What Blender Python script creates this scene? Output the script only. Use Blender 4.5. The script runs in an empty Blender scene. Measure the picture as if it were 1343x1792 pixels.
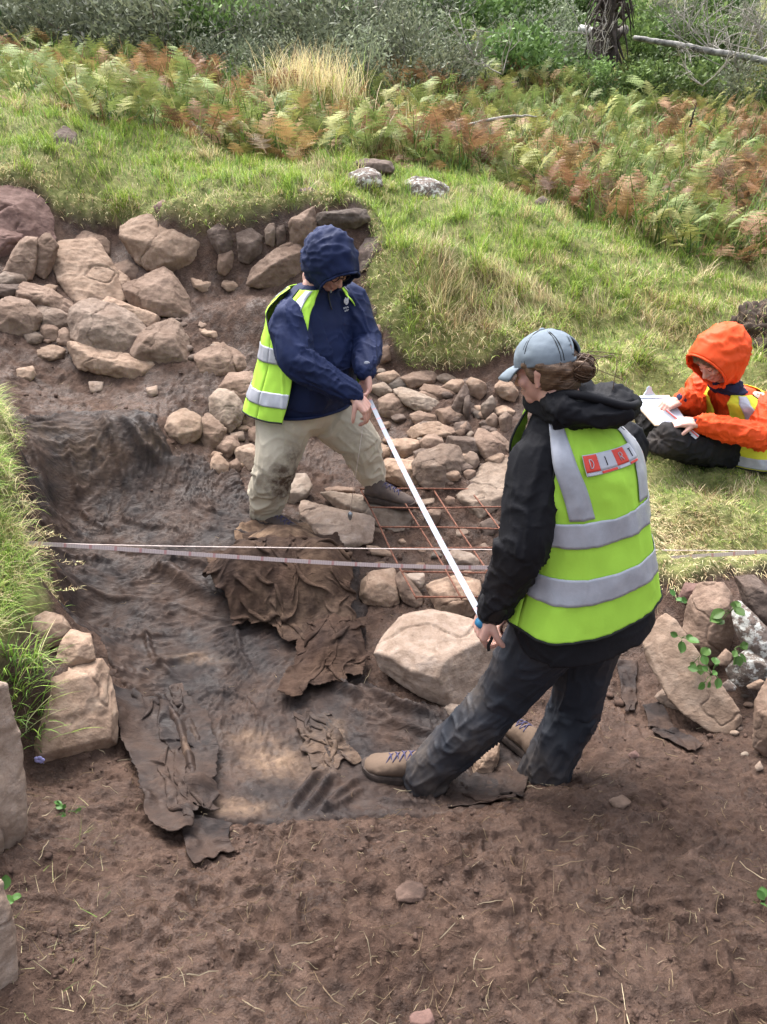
import bpy, bmesh, math, random
import numpy as np
from mathutils import Vector, Matrix
R = math.radians
rnd = random.Random(7)
S = bpy.context.scene
COL = S.collection

# ---------------------------------------------------------------- camera
CAM = np.array([0.0, 0.0, 2.0]); PITCH = R(25.0); F = 1346.0; CX, CY = 671.5, 896.0
RT = np.array([1.0, 0, 0]); UP = np.array([0, math.sin(PITCH), math.cos(PITCH)]); FW = np.array([0, math.cos(PITCH), -math.sin(PITCH)])
cd = bpy.data.cameras.new('camera'); co = bpy.data.objects.new('camera', cd); COL.objects.link(co)
co.location = CAM; co.rotation_euler = (R(90) - PITCH, 0, 0)
cd.sensor_fit = 'VERTICAL'; cd.sensor_height = 24.0; cd.lens = 24.0 * F / 1792.0
cd.clip_start = 0.05; cd.clip_end = 500
S.camera = co
# ---------------------------------------------------------------- world and sun (overcast)
SUN_EL, SUN_ROT = R(60), R(-28)
w = bpy.data.worlds.new('World'); S.world = w; w.use_nodes = True
nt = w.node_tree; bg = nt.nodes['Background']
sky = nt.nodes.new('ShaderNodeTexSky'); sky.sky_type = 'NISHITA'; sky.sun_disc = False
sky.sun_elevation = SUN_EL; sky.sun_rotation = SUN_ROT; sky.air_density = 1.0; sky.dust_density = 4.0; sky.ozone_density = 1.0
hsv = nt.nodes.new('ShaderNodeHueSaturation'); hsv.inputs['Saturation'].default_value = 0.40
nt.links.new(sky.outputs[0], hsv.inputs['Color'])
tc = nt.nodes.new('ShaderNodeTexCoord'); sx = nt.nodes.new('ShaderNodeSeparateXYZ'); nt.links.new(tc.outputs['Generated'], sx.inputs[0])
mr = nt.nodes.new('ShaderNodeMapRange'); mr.inputs['From Min'].default_value = 0.0; mr.inputs['From Max'].default_value = 0.9; mr.inputs['To Min'].default_value = 0.20; mr.inputs['To Max'].default_value = 1.35
nt.links.new(sx.outputs['Z'], mr.inputs['Value'])          # a cloud deck: brightest overhead, dim towards the horizon
mm = nt.nodes.new('ShaderNodeMix'); mm.data_type = 'RGBA'; mm.blend_type = 'MULTIPLY'; mm.inputs[0].default_value = 1.0
nt.links.new(hsv.outputs[0], mm.inputs[6]); nt.links.new(mr.outputs[0], mm.inputs[7]); nt.links.new(mm.outputs[2], bg.inputs['Color'])
bg.inputs['Strength'].default_value = 0.135
sd = bpy.data.lights.new('sun', 'SUN'); so = bpy.data.objects.new('sun', sd); COL.objects.link(so)
sd.energy = 1.25; sd.angle = R(42); sd.color = (1.0, 0.97, 0.94)
so.rotation_euler = (R(90) - SUN_EL, 0, R(180) - SUN_ROT)
S.view_settings.view_transform = 'Standard'; S.view_settings.look = 'None'
S.view_settings.exposure = 1.95; S.view_settings.gamma = 1.0
S.cycles.max_bounces = 6; S.cycles.diffuse_bounces = 3; S.cycles.glossy_bounces = 2; S.cycles.transmission_bounces = 4
S.cycles.transparent_max_bounces = 8

# ---------------------------------------------------------------- pixel helpers: a pixel of the photo at a chosen distance gives a point
def ray(px, py):
    d = FW * F + RT * (px - CX) - UP * (py - CY)
    return d / np.linalg.norm(d)
def PY(px, py, Y):
    d = ray(px, py); return CAM + d * (Y / d[1])
def PZ(px, py, z):
    d = ray(px, py); return CAM + d * ((z - CAM[2]) / d[2])
def proj(p):
    v = np.asarray(p) - CAM; dep = v @ FW
    return CX + F * (v @ RT) / dep, CY - F * (v @ UP) / dep, dep
def nrm(v):
    v = np.asarray(v, float); return v / (np.linalg.norm(v) + 1e-12)

# ---------------------------------------------------------------- noise
def _h(ix, iy, iz, seed):
    n = (ix.astype(np.uint32) * np.uint32(374761393) + iy.astype(np.uint32) * np.uint32(668265263) + iz.astype(np.uint32) * np.uint32(2147483647 - 1274126177) + np.uint32(seed * 97 + 13) * np.uint32(1103515245))
    n = (n ^ (n >> np.uint32(13))) * np.uint32(1274126177); n = n ^ (n >> np.uint32(16))
    n = n * np.uint32(2246822519); n = n ^ (n >> np.uint32(15))
    return n.astype(np.float64) / 4294967295.0
def vnoise(p, seed=0):
    p = np.asarray(p, float); i = np.floor(p).astype(np.int64); f = p - i; f = f * f * f * (f * (f * 6 - 15) + 10)
    r = 0
    with np.errstate(over='ignore'):
        for dx in (0, 1):
            for dy in (0, 1):
                for dz in (0, 1):
                    wgt = (f[:, 0] if dx else 1 - f[:, 0]) * (f[:, 1] if dy else 1 - f[:, 1]) * (f[:, 2] if dz else 1 - f[:, 2])
                    r = r + wgt * _h(i[:, 0] + dx, i[:, 1] + dy, i[:, 2] + dz, seed)
    return r * 2 - 1
def fbm(p, o=4, seed=0, g=0.5):
    a, s, r = 1.0, 0.0, 0
    p = np.asarray(p, float)
    for k in range(o):
        r = r + a * vnoise(p * 2 ** k + 17.3 * k, seed + k); s += a; a *= g
    return r / s
def ridge(p, seed=0):
    return 1 - np.abs(vnoise(p, seed)) * 2.0
def P3(x, y, z=0.0):
    x = np.asarray(x, float); return np.stack([x, np.broadcast_to(np.asarray(y, float), x.shape), np.broadcast_to(np.asarray(z, float), x.shape)], 1)
def sstep(a, b, x):
    t = np.clip((x - a) / (b - a), 0, 1); return t * t * (3 - 2 * t)

# ---------------------------------------------------------------- mesh and object helpers
def mesh_np(name, verts, faces, smooth=True):
    """faces: (n,3) or (n,4) int array, or list of index tuples"""
    me = bpy.data.meshes.new(name)
    verts = np.asarray(verts, np.float32)
    if isinstance(faces, np.ndarray):
        n, k = faces.shape
        me.vertices.add(len(verts)); me.vertices.foreach_set('co', verts.ravel())
        me.loops.add(n * k); me.loops.foreach_set('vertex_index', faces.astype(np.int32).ravel())
        me.polygons.add(n); me.polygons.foreach_set('loop_start', np.arange(0, n * k, k, dtype=np.int32))
        try: me.polygons.foreach_set('loop_total', np.full(n, k, dtype=np.int32))
        except Exception: pass
    else:
        me.from_pydata([tuple(map(float, v)) for v in verts], [], [tuple(f) for f in faces])
    me.update(calc_edges=True); me.validate()
    me.polygons.foreach_set('use_smooth', np.full(len(me.polygons), smooth))
    return me
def color_attr(me, name, vals, domain='POINT'):
    a = me.color_attributes.new(name, 'FLOAT_COLOR', domain)
    v = np.asarray(vals, np.float32)
    if v.ndim == 1: v = np.stack([v, v, v, np.ones_like(v)], 1)
    if v.shape[1] == 3: v = np.concatenate([v, np.ones((len(v), 1), np.float32)], 1)
    a.data.foreach_set('color', v.astype(np.float32).ravel())
def obj(name, me, mat=None, parent=None, loc=None):
    """links a mesh whose vertices are in world space; the origin goes to loc"""
    o = bpy.data.objects.new(name, me)
    COL.objects.link(o)
    if mat is not None:
        for m in (mat if isinstance(mat, (list, tuple)) else [mat]): me.materials.append(m)
    base = Vector((0, 0, 0))
    if loc is not None: base = Vector(loc)
    elif parent is not None: base = world_loc(parent)
    me.transform(Matrix.Translation(-base))
    if parent is not None:
        o.parent = parent; o.location = base - world_loc(parent)
    else:
        o.location = base
    return o
def world_loc(o):
    l = o.location.copy()
    while o.parent is not None: o = o.parent; l = l + o.location
    return l
def tag(o, label=None, cat=None, group=None, kind=None):
    if label: o['label'] = label
    if cat: o['category'] = cat
    if group: o['group'] = group
    if kind: o['kind'] = kind
    return o
def empty(name, loc):
    o = bpy.data.objects.new(name, None); COL.objects.link(o); o.location = Vector(loc); o.empty_display_size = 0.1
    return o
def evaluated(o):
    dg = bpy.context.evaluated_depsgraph_get(); dg.update()
    return bpy.data.meshes.new_from_object(o.evaluated_get(dg))
def get_co(me):
    a = np.empty(len(me.vertices) * 3, np.float32); me.vertices.foreach_get('co', a); return a.reshape(-1, 3).astype(float)
def get_no(me):
    a = np.empty(len(me.vertices) * 3, np.float32); me.vertices.foreach_get('normal', a); return a.reshape(-1, 3).astype(float)
def set_co(me, c):
    me.vertices.foreach_set('co', np.asarray(c, np.float32).ravel()); me.update()
def remesh(me, voxel, smooth=0, factor=0.5):
    o = bpy.data.objects.new('tmp', me); COL.objects.link(o)
    m = o.modifiers.new('r', 'REMESH'); m.mode = 'VOXEL'; m.voxel_size = voxel; m.use_smooth_shade = True
    if smooth:
        s = o.modifiers.new('s', 'SMOOTH'); s.factor = factor; s.iterations = smooth
    r = evaluated(o); bpy.data.objects.remove(o); bpy.data.meshes.remove(me)
    r.materials.clear()
    r.polygons.foreach_set('use_smooth', np.full(len(r.polygons), True))
    return r
def join_np(parts):
    vs, fs, k = [], [], 0
    for v, f in parts:
        vs.append(np.asarray(v, float)); fs += [tuple(int(i) + k for i in q) for q in f]; k += len(v)
    return np.concatenate(vs), fs
def grid_faces(nr, nc, wrap=False):
    i = np.arange(nr - 1)[:, None]; c = nc if wrap else nc - 1
    j = np.arange(c)[None, :]; j2 = (j + 1) % nc
    a = i * nc + j; b = i * nc + j2; cc = (i + 1) * nc + j2; d = (i + 1) * nc + j
    return np.stack([a, b, cc, d], -1).reshape(-1, 4)
def tube_np(pts, rad, n=8, cap=True):
    """round tube along points; rad scalar or list"""
    pts = np.asarray(pts, float); m = len(pts); rad = np.broadcast_to(np.asarray(rad, float), (m,))
    t = np.gradient(pts, axis=0); t /= np.linalg.norm(t, axis=1)[:, None] + 1e-12
    u = np.cross(t[0], [0, 0, 1.0]); 
    if np.linalg.norm(u) < 1e-3: u = np.cross(t[0], [1.0, 0, 0])
    u = nrm(u); vs = []
    for k in range(m):
        u = nrm(u - t[k] * (u @ t[k])); v = np.cross(t[k], u)
        a = np.linspace(0, 2 * math.pi, n, endpoint=False)
        vs.append(pts[k] + rad[k] * (np.cos(a)[:, None] * u + np.sin(a)[:, None] * v))
    V = np.concatenate(vs); Fq = [tuple(q) for q in grid_faces(m, n, True)]
    if cap: Fq += [tuple(range(n - 1, -1, -1)), tuple((m - 1) * n + i for i in range(n))]
    return V, Fq
def spline(pts, n):
    """Catmull-Rom through pts, any number of columns"""
    p = np.asarray(pts, float); p = np.concatenate([[2 * p[0] - p[1]], p, [2 * p[-1] - p[-2]]])
    out = []
    seg = len(p) - 3
    for t in np.linspace(0, seg - 1e-9, n):
        i = int(t); f = t - i; a, b, c, d = p[i:i + 4]
        out.append(0.5 * (2 * b + (c - a) * f + (2 * a - 5 * b + 4 * c - d) * f * f + (3 * b - a - 3 * c + d) * f ** 3))
    return np.array(out)

# ---------------------------------------------------------------- material helpers
class Mat:
    def __init__(s, name):
        s.m = bpy.data.materials.new(name); s.m.use_nodes = True; s.nt = s.m.node_tree
        s.b = s.nt.nodes['Principled BSDF']; s.b.inputs['Roughness'].default_value = 0.85
        s.b.inputs['Specular IOR Level'].default_value = 0.3
        s._tc = None
    def n(s, t, **k):
        x = s.nt.nodes.new(t)
        for a, v in k.items(): setattr(x, a, v)
        return x
    def l(s, a, b): s.nt.links.new(a, b)
    def coord(s, which='Object'):
        if s._tc is None: s._tc = s.n('ShaderNodeTexCoord')
        return s._tc.outputs[which]
    def noise(s, scale, detail=5, rough=0.55, stretch=None, off=0.0, which='Object', dist=0.0):
        v = s.coord(which)
        mp = s.n('ShaderNodeMapping'); mp.inputs['Location'].default_value = (off, off * 1.7, off * 0.6)
        if stretch: mp.inputs['Scale'].default_value = stretch
        s.l(v, mp.inputs['Vector'])
        t = s.n('ShaderNodeTexNoise'); t.inputs['Scale'].default_value = scale; t.inputs['Detail'].default_value = detail
        t.inputs['Roughness'].default_value = rough; t.inputs['Distortion'].default_value = dist
        s.l(mp.outputs[0], t.inputs['Vector']); return t.outputs['Fac']
    def ramp(s, fac, stops):
        r = s.n('ShaderNodeValToRGB'); e = r.color_ramp.elements
        while len(e) < len(stops): e.new(0.5)
        for q, (p, c) in zip(e, stops):
            q.position = p; q.color = (c[0], c[1], c[2], 1) if isinstance(c, (tuple, list)) else (c, c, c, 1)
        s.l(fac, r.inputs['Fac']); return r.outputs['Color']
    def mix(s, fac, a, b, mode='MIX'):
        x = s.n('ShaderNodeMix', data_type='RGBA', blend_type=mode)
        for i, v in ((0, fac), (6, a), (7, b)):
            if isinstance(v, (int, float)): x.inputs[i].default_value = v
            elif isinstance(v, (tuple, list)): x.inputs[i].default_value = (v[0], v[1], v[2], 1)
            else: s.l(v, x.inputs[i])
        return x.outputs[2]
    def math(s, op, a, b=0.5):
        x = s.n('ShaderNodeMath', operation=op)
        for i, v in ((0, a), (1, b)):
            if isinstance(v, (int, float)): x.inputs[i].default_value = v
            else: s.l(v, x.inputs[i])
        return x.outputs[0]
    def bump(s, h, strength=0.5, dist=0.01, prev=None):
        x = s.n('ShaderNodeBump'); x.inputs['Strength'].default_value = strength; x.inputs['Distance'].default_value = dist
        s.l(h, x.inputs['Height'])
        if prev is not None: s.l(prev, x.inputs['Normal'])
        return x.outputs['Normal']
    def attr(s, name):
        a = s.n('ShaderNodeAttribute'); a.attribute_name = name; return a
    def rand(s):
        return s.n('ShaderNodeObjectInfo').outputs['Random']
    def set(s, color=None, rough=None, normal=None, **k):
        for key, v in (('Base Color', color), ('Roughness', rough), ('Normal', normal)):
            if v is None: continue
            if isinstance(v, (int, float)): s.b.inputs[key].default_value = v
            elif isinstance(v, (tuple, list)): s.b.inputs[key].default_value = (v[0], v[1], v[2], 1)
            else: s.l(v, s.b.inputs[key])
        for key, v in k.items(): s.b.inputs[key.replace('_', ' ')].default_value = v
        return s.m
def srgb(r, g, b):
    f = lambda c: (c / 255 / 12.92) if c <= 10 else ((c / 255 + 0.055) / 1.055) ** 2.4
    return (f(r), f(g), f(b))

# ================================================================ TERRAIN
CP = []
for t in '''100,1780,.30 400,1780,.30 700,1780,.30 1000,1780,.30 1300,1780,.30 100,1650,.30 400,1650,.28 700,1650,.28 1000,1650,.27 1300,1650,.26
120,1520,.27 300,1520,.24 450,1560,.24 700,1520,.22 1000,1520,.21 1300,1520,.19 360,1500,.19 450,1475,.17 600,1455,.17 750,1443,.17 880,1422,.16 1000,1400,.15 1100,1375,.13 1200,1360,.12 1300,1355,.12
750,1425,0 600,1425,.01 860,1395,0 400,1425,.10 330,1400,.10 500,1390,.04 600,1330,0 700,1280,.0 450,1280,.03 300,1280,.06 250,1180,.08 400,1150,.06 550,1150,.06
250,1050,.13 400,1050,.13 150,1000,.20 300,950,.24 450,930,.24 250,870,.32 380,840,.36 430,760,.45 600,800,.33 640,860,.25 560,880,.24 700,920,.18 800,950,.15 860,1000,.12
700,1050,.10 650,1100,.07 900,1150,.04 750,1230,.02 1000,1250,.0 900,1330,.0 1000,1350,.02 1100,1250,.03 1150,1200,.04 1200,1290,.06 1100,1330,.07 1290,1330,.11
150,700,.64 100,650,.76 250,690,.66 350,640,.77 200,600,.90 50,600,.92 400,600,.86 160,1400,.17 70,1400,.19 40,1345,.16 60,1346,.13 130,1338,.12 205,1312,.09 100,1000,.22 90,900,.31 115,1080,.14 200,1230,.08 200,1335,.11
950,1000,.14 1000,1080,.10 1070,1080,.10 140,870,.33 200,860,.34'''.split():
    a, b, z = map(float, t.split(',')); CP.append(PZ(a, b, z))
for t in '''300,490,5.7 400,505,5.6 480,500,5.55 180,440,5.95 50,440,5.6 380,540,5.3 440,530,5.2 300,385,5.85 400,402,5.75 480,392,5.75 550,370,5.85 620,362,5.95 180,388,6.1 100,345,6.1 20,330,6.0
300,320,6.6 450,330,6.5 550,320,6.6 150,270,6.6 50,240,6.6 20,190,7.0 100,200,7.0 250,240,7.6 400,265,7.8 550,285,7.6 650,292,7.4 180,745,4.12 100,742,4.1 250,748,4.1
660,600,5.2 700,640,5.0 780,652,4.85 850,645,4.8 880,665,4.7 650,480,5.6 690,560,5.15 760,568,5.03 820,588,4.96 880,614,4.82 700,480,5.52 780,492,5.42 850,535,5.25 700,420,6.1 800,440,6.0 900,480,5.8 1000,540,5.5
750,350,6.8 850,370,6.7 950,400,6.5 1050,440,6.3 1200,480,6.1 1300,510,6.0 1320,470,6.7 1100,600,5.1 1200,620,4.9 1300,610,4.9 1100,660,4.7 1150,760,4.25 1250,810,4.0 1330,822,4.0 1200,880,3.5 1300,900,3.45
1200,960,3.15 1300,970,3.1 1180,1020,2.9 1280,1020,2.85 1340,1010,2.9 800,700,4.6 850,760,4.3 760,760,4.35 900,800,4.1 850,850,3.9 780,830,3.95 700,780,4.3 690,700,4.7 650,650,4.9
950,850,3.9 1000,800,4.05 1000,700,4.5 1100,900,3.5 1110,980,3.1 10,740,3.5 20,850,3.0 30,950,2.75 20,1050,2.4 60,1080,2.42 10,1150,2.12 60,1170,2.2 120,1170,2.2'''.split():
    a, b, y = map(float, t.split(',')); CP.append(PY(a, b, y))
for t in '''-4,9,2.5 -1.5,9,2.3 1,9,1.9 3.5,9,1.65 6,9,1.5 -5,12,3.1 -1.5,12,2.9 2,12,2.45 5,12,2.2 -6,16,4.1 0,16,3.8 5,16,3.3 9,16,3.0 -12,25,7 0,25,6.6 12,25,6.2 0,45,12 -30,45,12 30,45,12
-3.2,1,.9 -2.4,2,.85 -3.5,3,1.1 -3.5,4.5,1.3 -5,6,1.9 4,2,.4 3.5,4,.6 4.5,6,1.1 0,0,.3 -2,-3,.5 2,-3,.3 0,-8,.2 -30,0,3 30,0,0 -30,-20,1 30,-20,-1 0,-25,-1 -30,20,6 30,20,4 -1.25,1.3,.38 2.2,1.3,.35 2.6,2.3,.38'''.split():
    CP.append(np.array(list(map(float, t.split(',')))))
CP = np.array(CP)
_keep = []
for i in range(len(CP)):
    if all(np.hypot(*(CP[i, :2] - CP[j, :2])) > 0.015 for j in _keep): _keep.append(i)
CP = CP[_keep]
_c = 0.07
def _phi(a, b):
    d = a[:, None, :] - b[None, :, :]; return -np.sqrt((d ** 2).sum(-1) + _c * _c)
_n = len(CP); _A = np.zeros((_n + 1, _n + 1)); _A[:_n, :_n] = _phi(CP[:, :2], CP[:, :2]) + np.eye(_n) * 0.004; _A[:_n, _n] = 1; _A[_n, :_n] = 1
_W = np.linalg.solve(_A, np.append(CP[:, 2], 0))
def H(x, y):
    p = np.stack([np.ravel(np.asarray(x, float)), np.ravel(np.asarray(y, float))], 1)
    out = np.empty(len(p))
    for i in range(0, len(p), 40000): out[i:i + 40000] = _phi(p[i:i + 40000], CP[:, :2]) @ _W[:-1] + _W[-1]
    return out
_tt = np.concatenate([np.linspace(1.2, 8, 500), np.linspace(8.05, 40, 300)])
def hit(px, py, lift=0.0):
    d = ray(px, py); p = CAM + _tt[:, None] * d
    g = p[:, 2] - H(p[:, 0], p[:, 1]) - lift; k = np.where(g < 0)[0]
    if len(k) == 0: return PY(px, py, 16.0)
    k = max(k[0], 1); a, b = g[k - 1], g[k]; t = _tt[k - 1] + (_tt[k] - _tt[k - 1]) * a / (a - b)
    return CAM + d * t
def poly_world(pts, lift=0.0): return np.array([hit(a, b, lift)[:2] for a, b in pts])
def inside(poly, x, y):
    x = np.asarray(x); y = np.asarray(y); r = np.zeros(x.shape, bool); n = len(poly)
    for i in range(n):
        (x1, y1), (x2, y2) = poly[i], poly[(i + 1) % n]
        c = ((y1 > y) != (y2 > y)) & (x < (x2 - x1) * (y - y1) / (y2 - y1 + 1e-12) + x1); r ^= c
    return r
def seg_dist(x, y, a, b):
    d = b - a; t = np.clip(((x - a[0]) * d[0] + (y - a[1]) * d[1]) / (d @ d + 1e-12), 0, 1)
    return np.hypot(x - a[0] - t * d[0], y - a[1] - t * d[1]), t
def poly_sd(poly, x, y):
    """signed distance, positive inside"""
    d = np.full(np.shape(x), 1e9)
    for i in range(len(poly)): d = np.minimum(d, seg_dist(x, y, poly[i], poly[(i + 1) % len(poly)])[0])
    return np.where(inside(poly, x, y), d, -d)
def arr(s): return [tuple(map(float, t.split(','))) for t in s.split()]

TURF_BANK = poly_world(arr('8,715 28,760 34,830 36,890 24,925 60,960 92,1030 84,1075 50,1130 15,1200 -20,1230'))
TURF_BANK = np.concatenate([TURF_BANK, [[-1.15, 1.55], [-1.6, 1.2], [-9, -2], [-9, 3.6], [-2.4, 3.9]]])
TURF_UP = poly_world(arr('-40,335 60,340 100,380 200,388 300,378 390,400 470,388 540,366 640,372 655,430 640,500 650,560 690,615 740,640 800,645 850,632 895,615 925,650 960,700 1020,800 1090,920 1135,1015 1190,1026 1260,1012 1343,1006'))
TURF_UP = np.concatenate([TURF_UP, [[3.2, 2.7], [12, 1.5], [60, 0], [60, 70], [-60, 70], [-60, 6], [-6, 5.2]]])
def turfness(x, y):
    sd = np.maximum(poly_sd(TURF_BANK, x, y), poly_sd(TURF_UP, x, y))
    sd = sd + 0.035 * fbm(P3(x * 7, y * 7), 3, 5)
    return sd
def axis(lo, hi, fine, glo, ghi, grow):
    a = [lo]; s = fine
    mid = list(np.arange(lo, hi, fine))
    up = []; v, s = hi, fine
    while v < ghi: up.append(v); s *= grow; v += s
    dn = []; v, s = lo, fine
    while v > glo: s *= grow; v -= s; dn.append(v)
    return np.array(dn[::-1] + mid + up)
BUMPS = [(*hit(a, b)[:2], c, d) for a, b, c, d in ((700, 480, .15, .24), (790, 490, .19, .26), (880, 510, .17, .24), (980, 500, .19, .28), (1080, 600, -.10, .32), (930, 420, -.05, .18), (1040, 540, .08, .22), (850, 400, .10, .35), (1120, 490, .10, .35), (930, 560, .07, .18), (230, 330, .08, .3), (420, 350, .07, .3), (100, 300, .12, .35), (520, 300, .08, .4), (330, 270, .08, .4))]
LUMPS = [(*hit(a, b)[:2], c, d) for a, b, c, d in ((655, 1655, .034, .05), (690, 1600, -.018, .03), (640, 1545, .02, .035), (720, 1690, .022, .04), (610, 1700, -.015, .03), (900, 1700, .018, .05), (1130, 1650, -.02, .06), (250, 1600, .02, .05), (800, 1500, .016, .04))]
FOOT = []   # boot prints pressed in the foreground mud
def terrain_detail(x, y, sd):
    mud = sstep(0.01, -0.03, sd)
    p = P3(x, y)
    warp = np.stack([fbm(p * 5, 2, 91), fbm(p * 5 + 9, 2, 92), 0 * x], 1) * 0.05
    d = 0.024 * fbm((p + warp) * 7, 5, 3, 0.6) + 0.010 * np.maximum(ridge((p + warp) * 21, 8) - 0.35, 0) * sstep(-.2, .3, fbm(p * 3, 2, 12))
    d += 0.007 * fbm((p + warp) * 60, 3, 21, 0.65)
    d += 0.016 * np.maximum(fbm((p + warp) * 34, 3, 31) - 0.05, 0) + 0.022 * np.maximum(fbm(p * 19, 3, 35, .6) - .18, 0)
    d += 0.011 * np.maximum(ridge((p + warp) * 26, 55) - .2, 0) * sstep(-.15, .25, fbm(p * 4.5, 2, 56)) + 0.007 * fbm((p + warp * .6) * 40, 3, 57, .65) + .008 * np.maximum(ridge((p + warp) * 48, 58) - .3, 0) * sstep(-.1, .25, fbm(p * 6, 2, 59))
    near = sstep(2.0, 1.75, y)
    d += near * mud * (0.022 * fbm((p + warp) * 14, 4, 44, 0.65) + .026 * np.maximum(ridge((p + warp * 1.5) * 15, 46) - .1, 0) * sstep(-.1, .3, fbm(p * 2.6, 2, 47)) - 0.016 * np.maximum(ridge((p + warp * 2) * 9, 48) - 0.55, 0))
    for bx, by, hh, r_ in LUMPS: d += hh * np.exp(-(((x - bx) ** 2 + (y - by) ** 2) / r_ ** 2) ** 1.6)
    for fx, fy, ang, sc in FOOT:
        c, s = math.cos(ang), math.sin(ang); u = (x - fx) * c + (y - fy) * s; v = -(x - fx) * s + (y - fy) * c
        q = (u / (0.135 * sc)) ** 2 + (v / (0.048 * sc * (1 + 0.35 * (u / .13)))) ** 2
        d += np.where(q < 2.2, -0.011 * sstep(1.25, 0.65, q) + 0.006 * np.exp(-((q - 1.4) / 0.28) ** 2) + 0.003 * np.sign(np.sin(u * 190 + 2 * np.sin(v * 90))) * sstep(1.0, .7, q), 0)
    t = 1 - mud
    far = sstep(0, 6, y)
    g = 0.20 * fbm(p * 2.4, 3, 61) * sstep(.05, .4, sd) * sstep(14, 8, y) + 0.035 * fbm(p * 8, 2, 63)
    for bx, by, hh, r_ in BUMPS: g = g + hh * np.exp(-((x - bx) ** 2 + (y - by) ** 2) / r_ ** 2)
    lip = 0.045 * np.exp(-((sd - 0.05) / 0.07) ** 2)
    return d * mud + t * (g * 0.6 + 0.02 * fbm(p * 20, 2, 66) + lip)
for fx, fy, a, s in ((120, 1640, 1.9, 1), (330, 1600, 1.3, 1), (560, 1640, 1.7, 1), (760, 1560, 2.1, .95), (930, 1640, 1.2, 1), (1120, 1580, 1.8, 1), (1230, 1700, 1.4, 1), (440, 1720, 2.3, 1), (700, 1740, 1.2, 1), (860, 1500, 2.5, .9), (1010, 1750, 2.0, 1), (1180, 1480, 0.6, .95), (250, 1740, 1.6, 1), (400, 1600, 2.6, 1)):
    q = hit(fx, fy); FOOT.append((q[0], q[1], a, s))
AX = axis(-2.5, 2.5, 0.0078, -60, 60, 1.07); AYs = axis(0.95, 2.1, 0.0060, -30, 0.95, 1.07)
AYs = AYs[AYs < 2.1]; AYb = axis(2.1, 5.6, 0.0115, 2.1, 70, 1.05); AY = np.concatenate([AYs, AYb[AYb >= 2.1]])
gx, gy = np.meshgrid(AX, AY); gx, gy = gx.ravel(), gy.ravel()
gsd = turfness(gx, gy)
gz = H(gx, gy) + terrain_detail(gx, gy, gsd)
GZ = gz.reshape(len(AY), len(AX))
def ground(x, y):
    """height of the finished ground"""
    x = np.atleast_1d(np.asarray(x, float)); y = np.atleast_1d(np.asarray(y, float))
    i = np.clip(np.searchsorted(AX, x) - 1, 0, len(AX) - 2); j = np.clip(np.searchsorted(AY, y) - 1, 0, len(AY) - 2)
    u = np.clip((x - AX[i]) / (AX[i + 1] - AX[i]), 0, 1); v = np.clip((y - AY[j]) / (AY[j + 1] - AY[j]), 0, 1)
    return (GZ[j, i] * (1 - u) + GZ[j, i + 1] * u) * (1 - v) + (GZ[j + 1, i] * (1 - u) + GZ[j + 1, i + 1] * u) * v

def mat_ground():
    M = Mat('soil_and_turf')
    a = M.attr('zone').outputs['Fac']
    n1 = M.noise(2.2, 6); n2 = M.noise(14, 8, 0.65); n3 = M.noise(90, 5, 0.6); n4 = M.noise(5, 6, .65, off=5)
    mud = M.ramp(n2, [(.25, (.018, .009, .0058)), (.5, (.052, .029, .020)), (.75, (.102, .061, .043))])
    mud = M.mix(M.ramp(n1, [(.4, 0.0), (.62, 0.8)]), mud, M.ramp(n2, [(.3, (.049, .029, .0205)), (.75, (.132, .082, .060))]))
    mud = M.mix(M.ramp(n3, [(.55, 0.0), (.8, .55)]), mud, (.165, .108, .080))
    turf = M.ramp(n2, [(.3, (.075, .080, .030)), (.5, (.17, .18, .06)), (.75, (.32, .28, .13))])
    c = M.mix(a, mud, turf)
    rg = M.mix(a, M.ramp(n4, [(.40, .30), (.56, .88)]), (.95, .95, .95))
    nb = M.bump(M.noise(240, 4, .65), .6, .003); nb = M.bump(n3, 1.0, .010, nb); nb = M.bump(M.noise(38, 6, .7), .8, .012, nb); nb = M.bump(n2, .4, .02, nb)
    return M.set(c, rg, nb, Specular_IOR_Level=.22)
me = mesh_np('ground', np.stack([gx, gy, gz], 1), grid_faces(len(AY), len(AX)))
color_attr(me, 'zone', sstep(-0.02, 0.03, gsd))
ground_obj = tag(obj('ground', me, mat_ground()), 'muddy trench floor and grassy hillside ground', None, None, 'structure')

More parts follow.
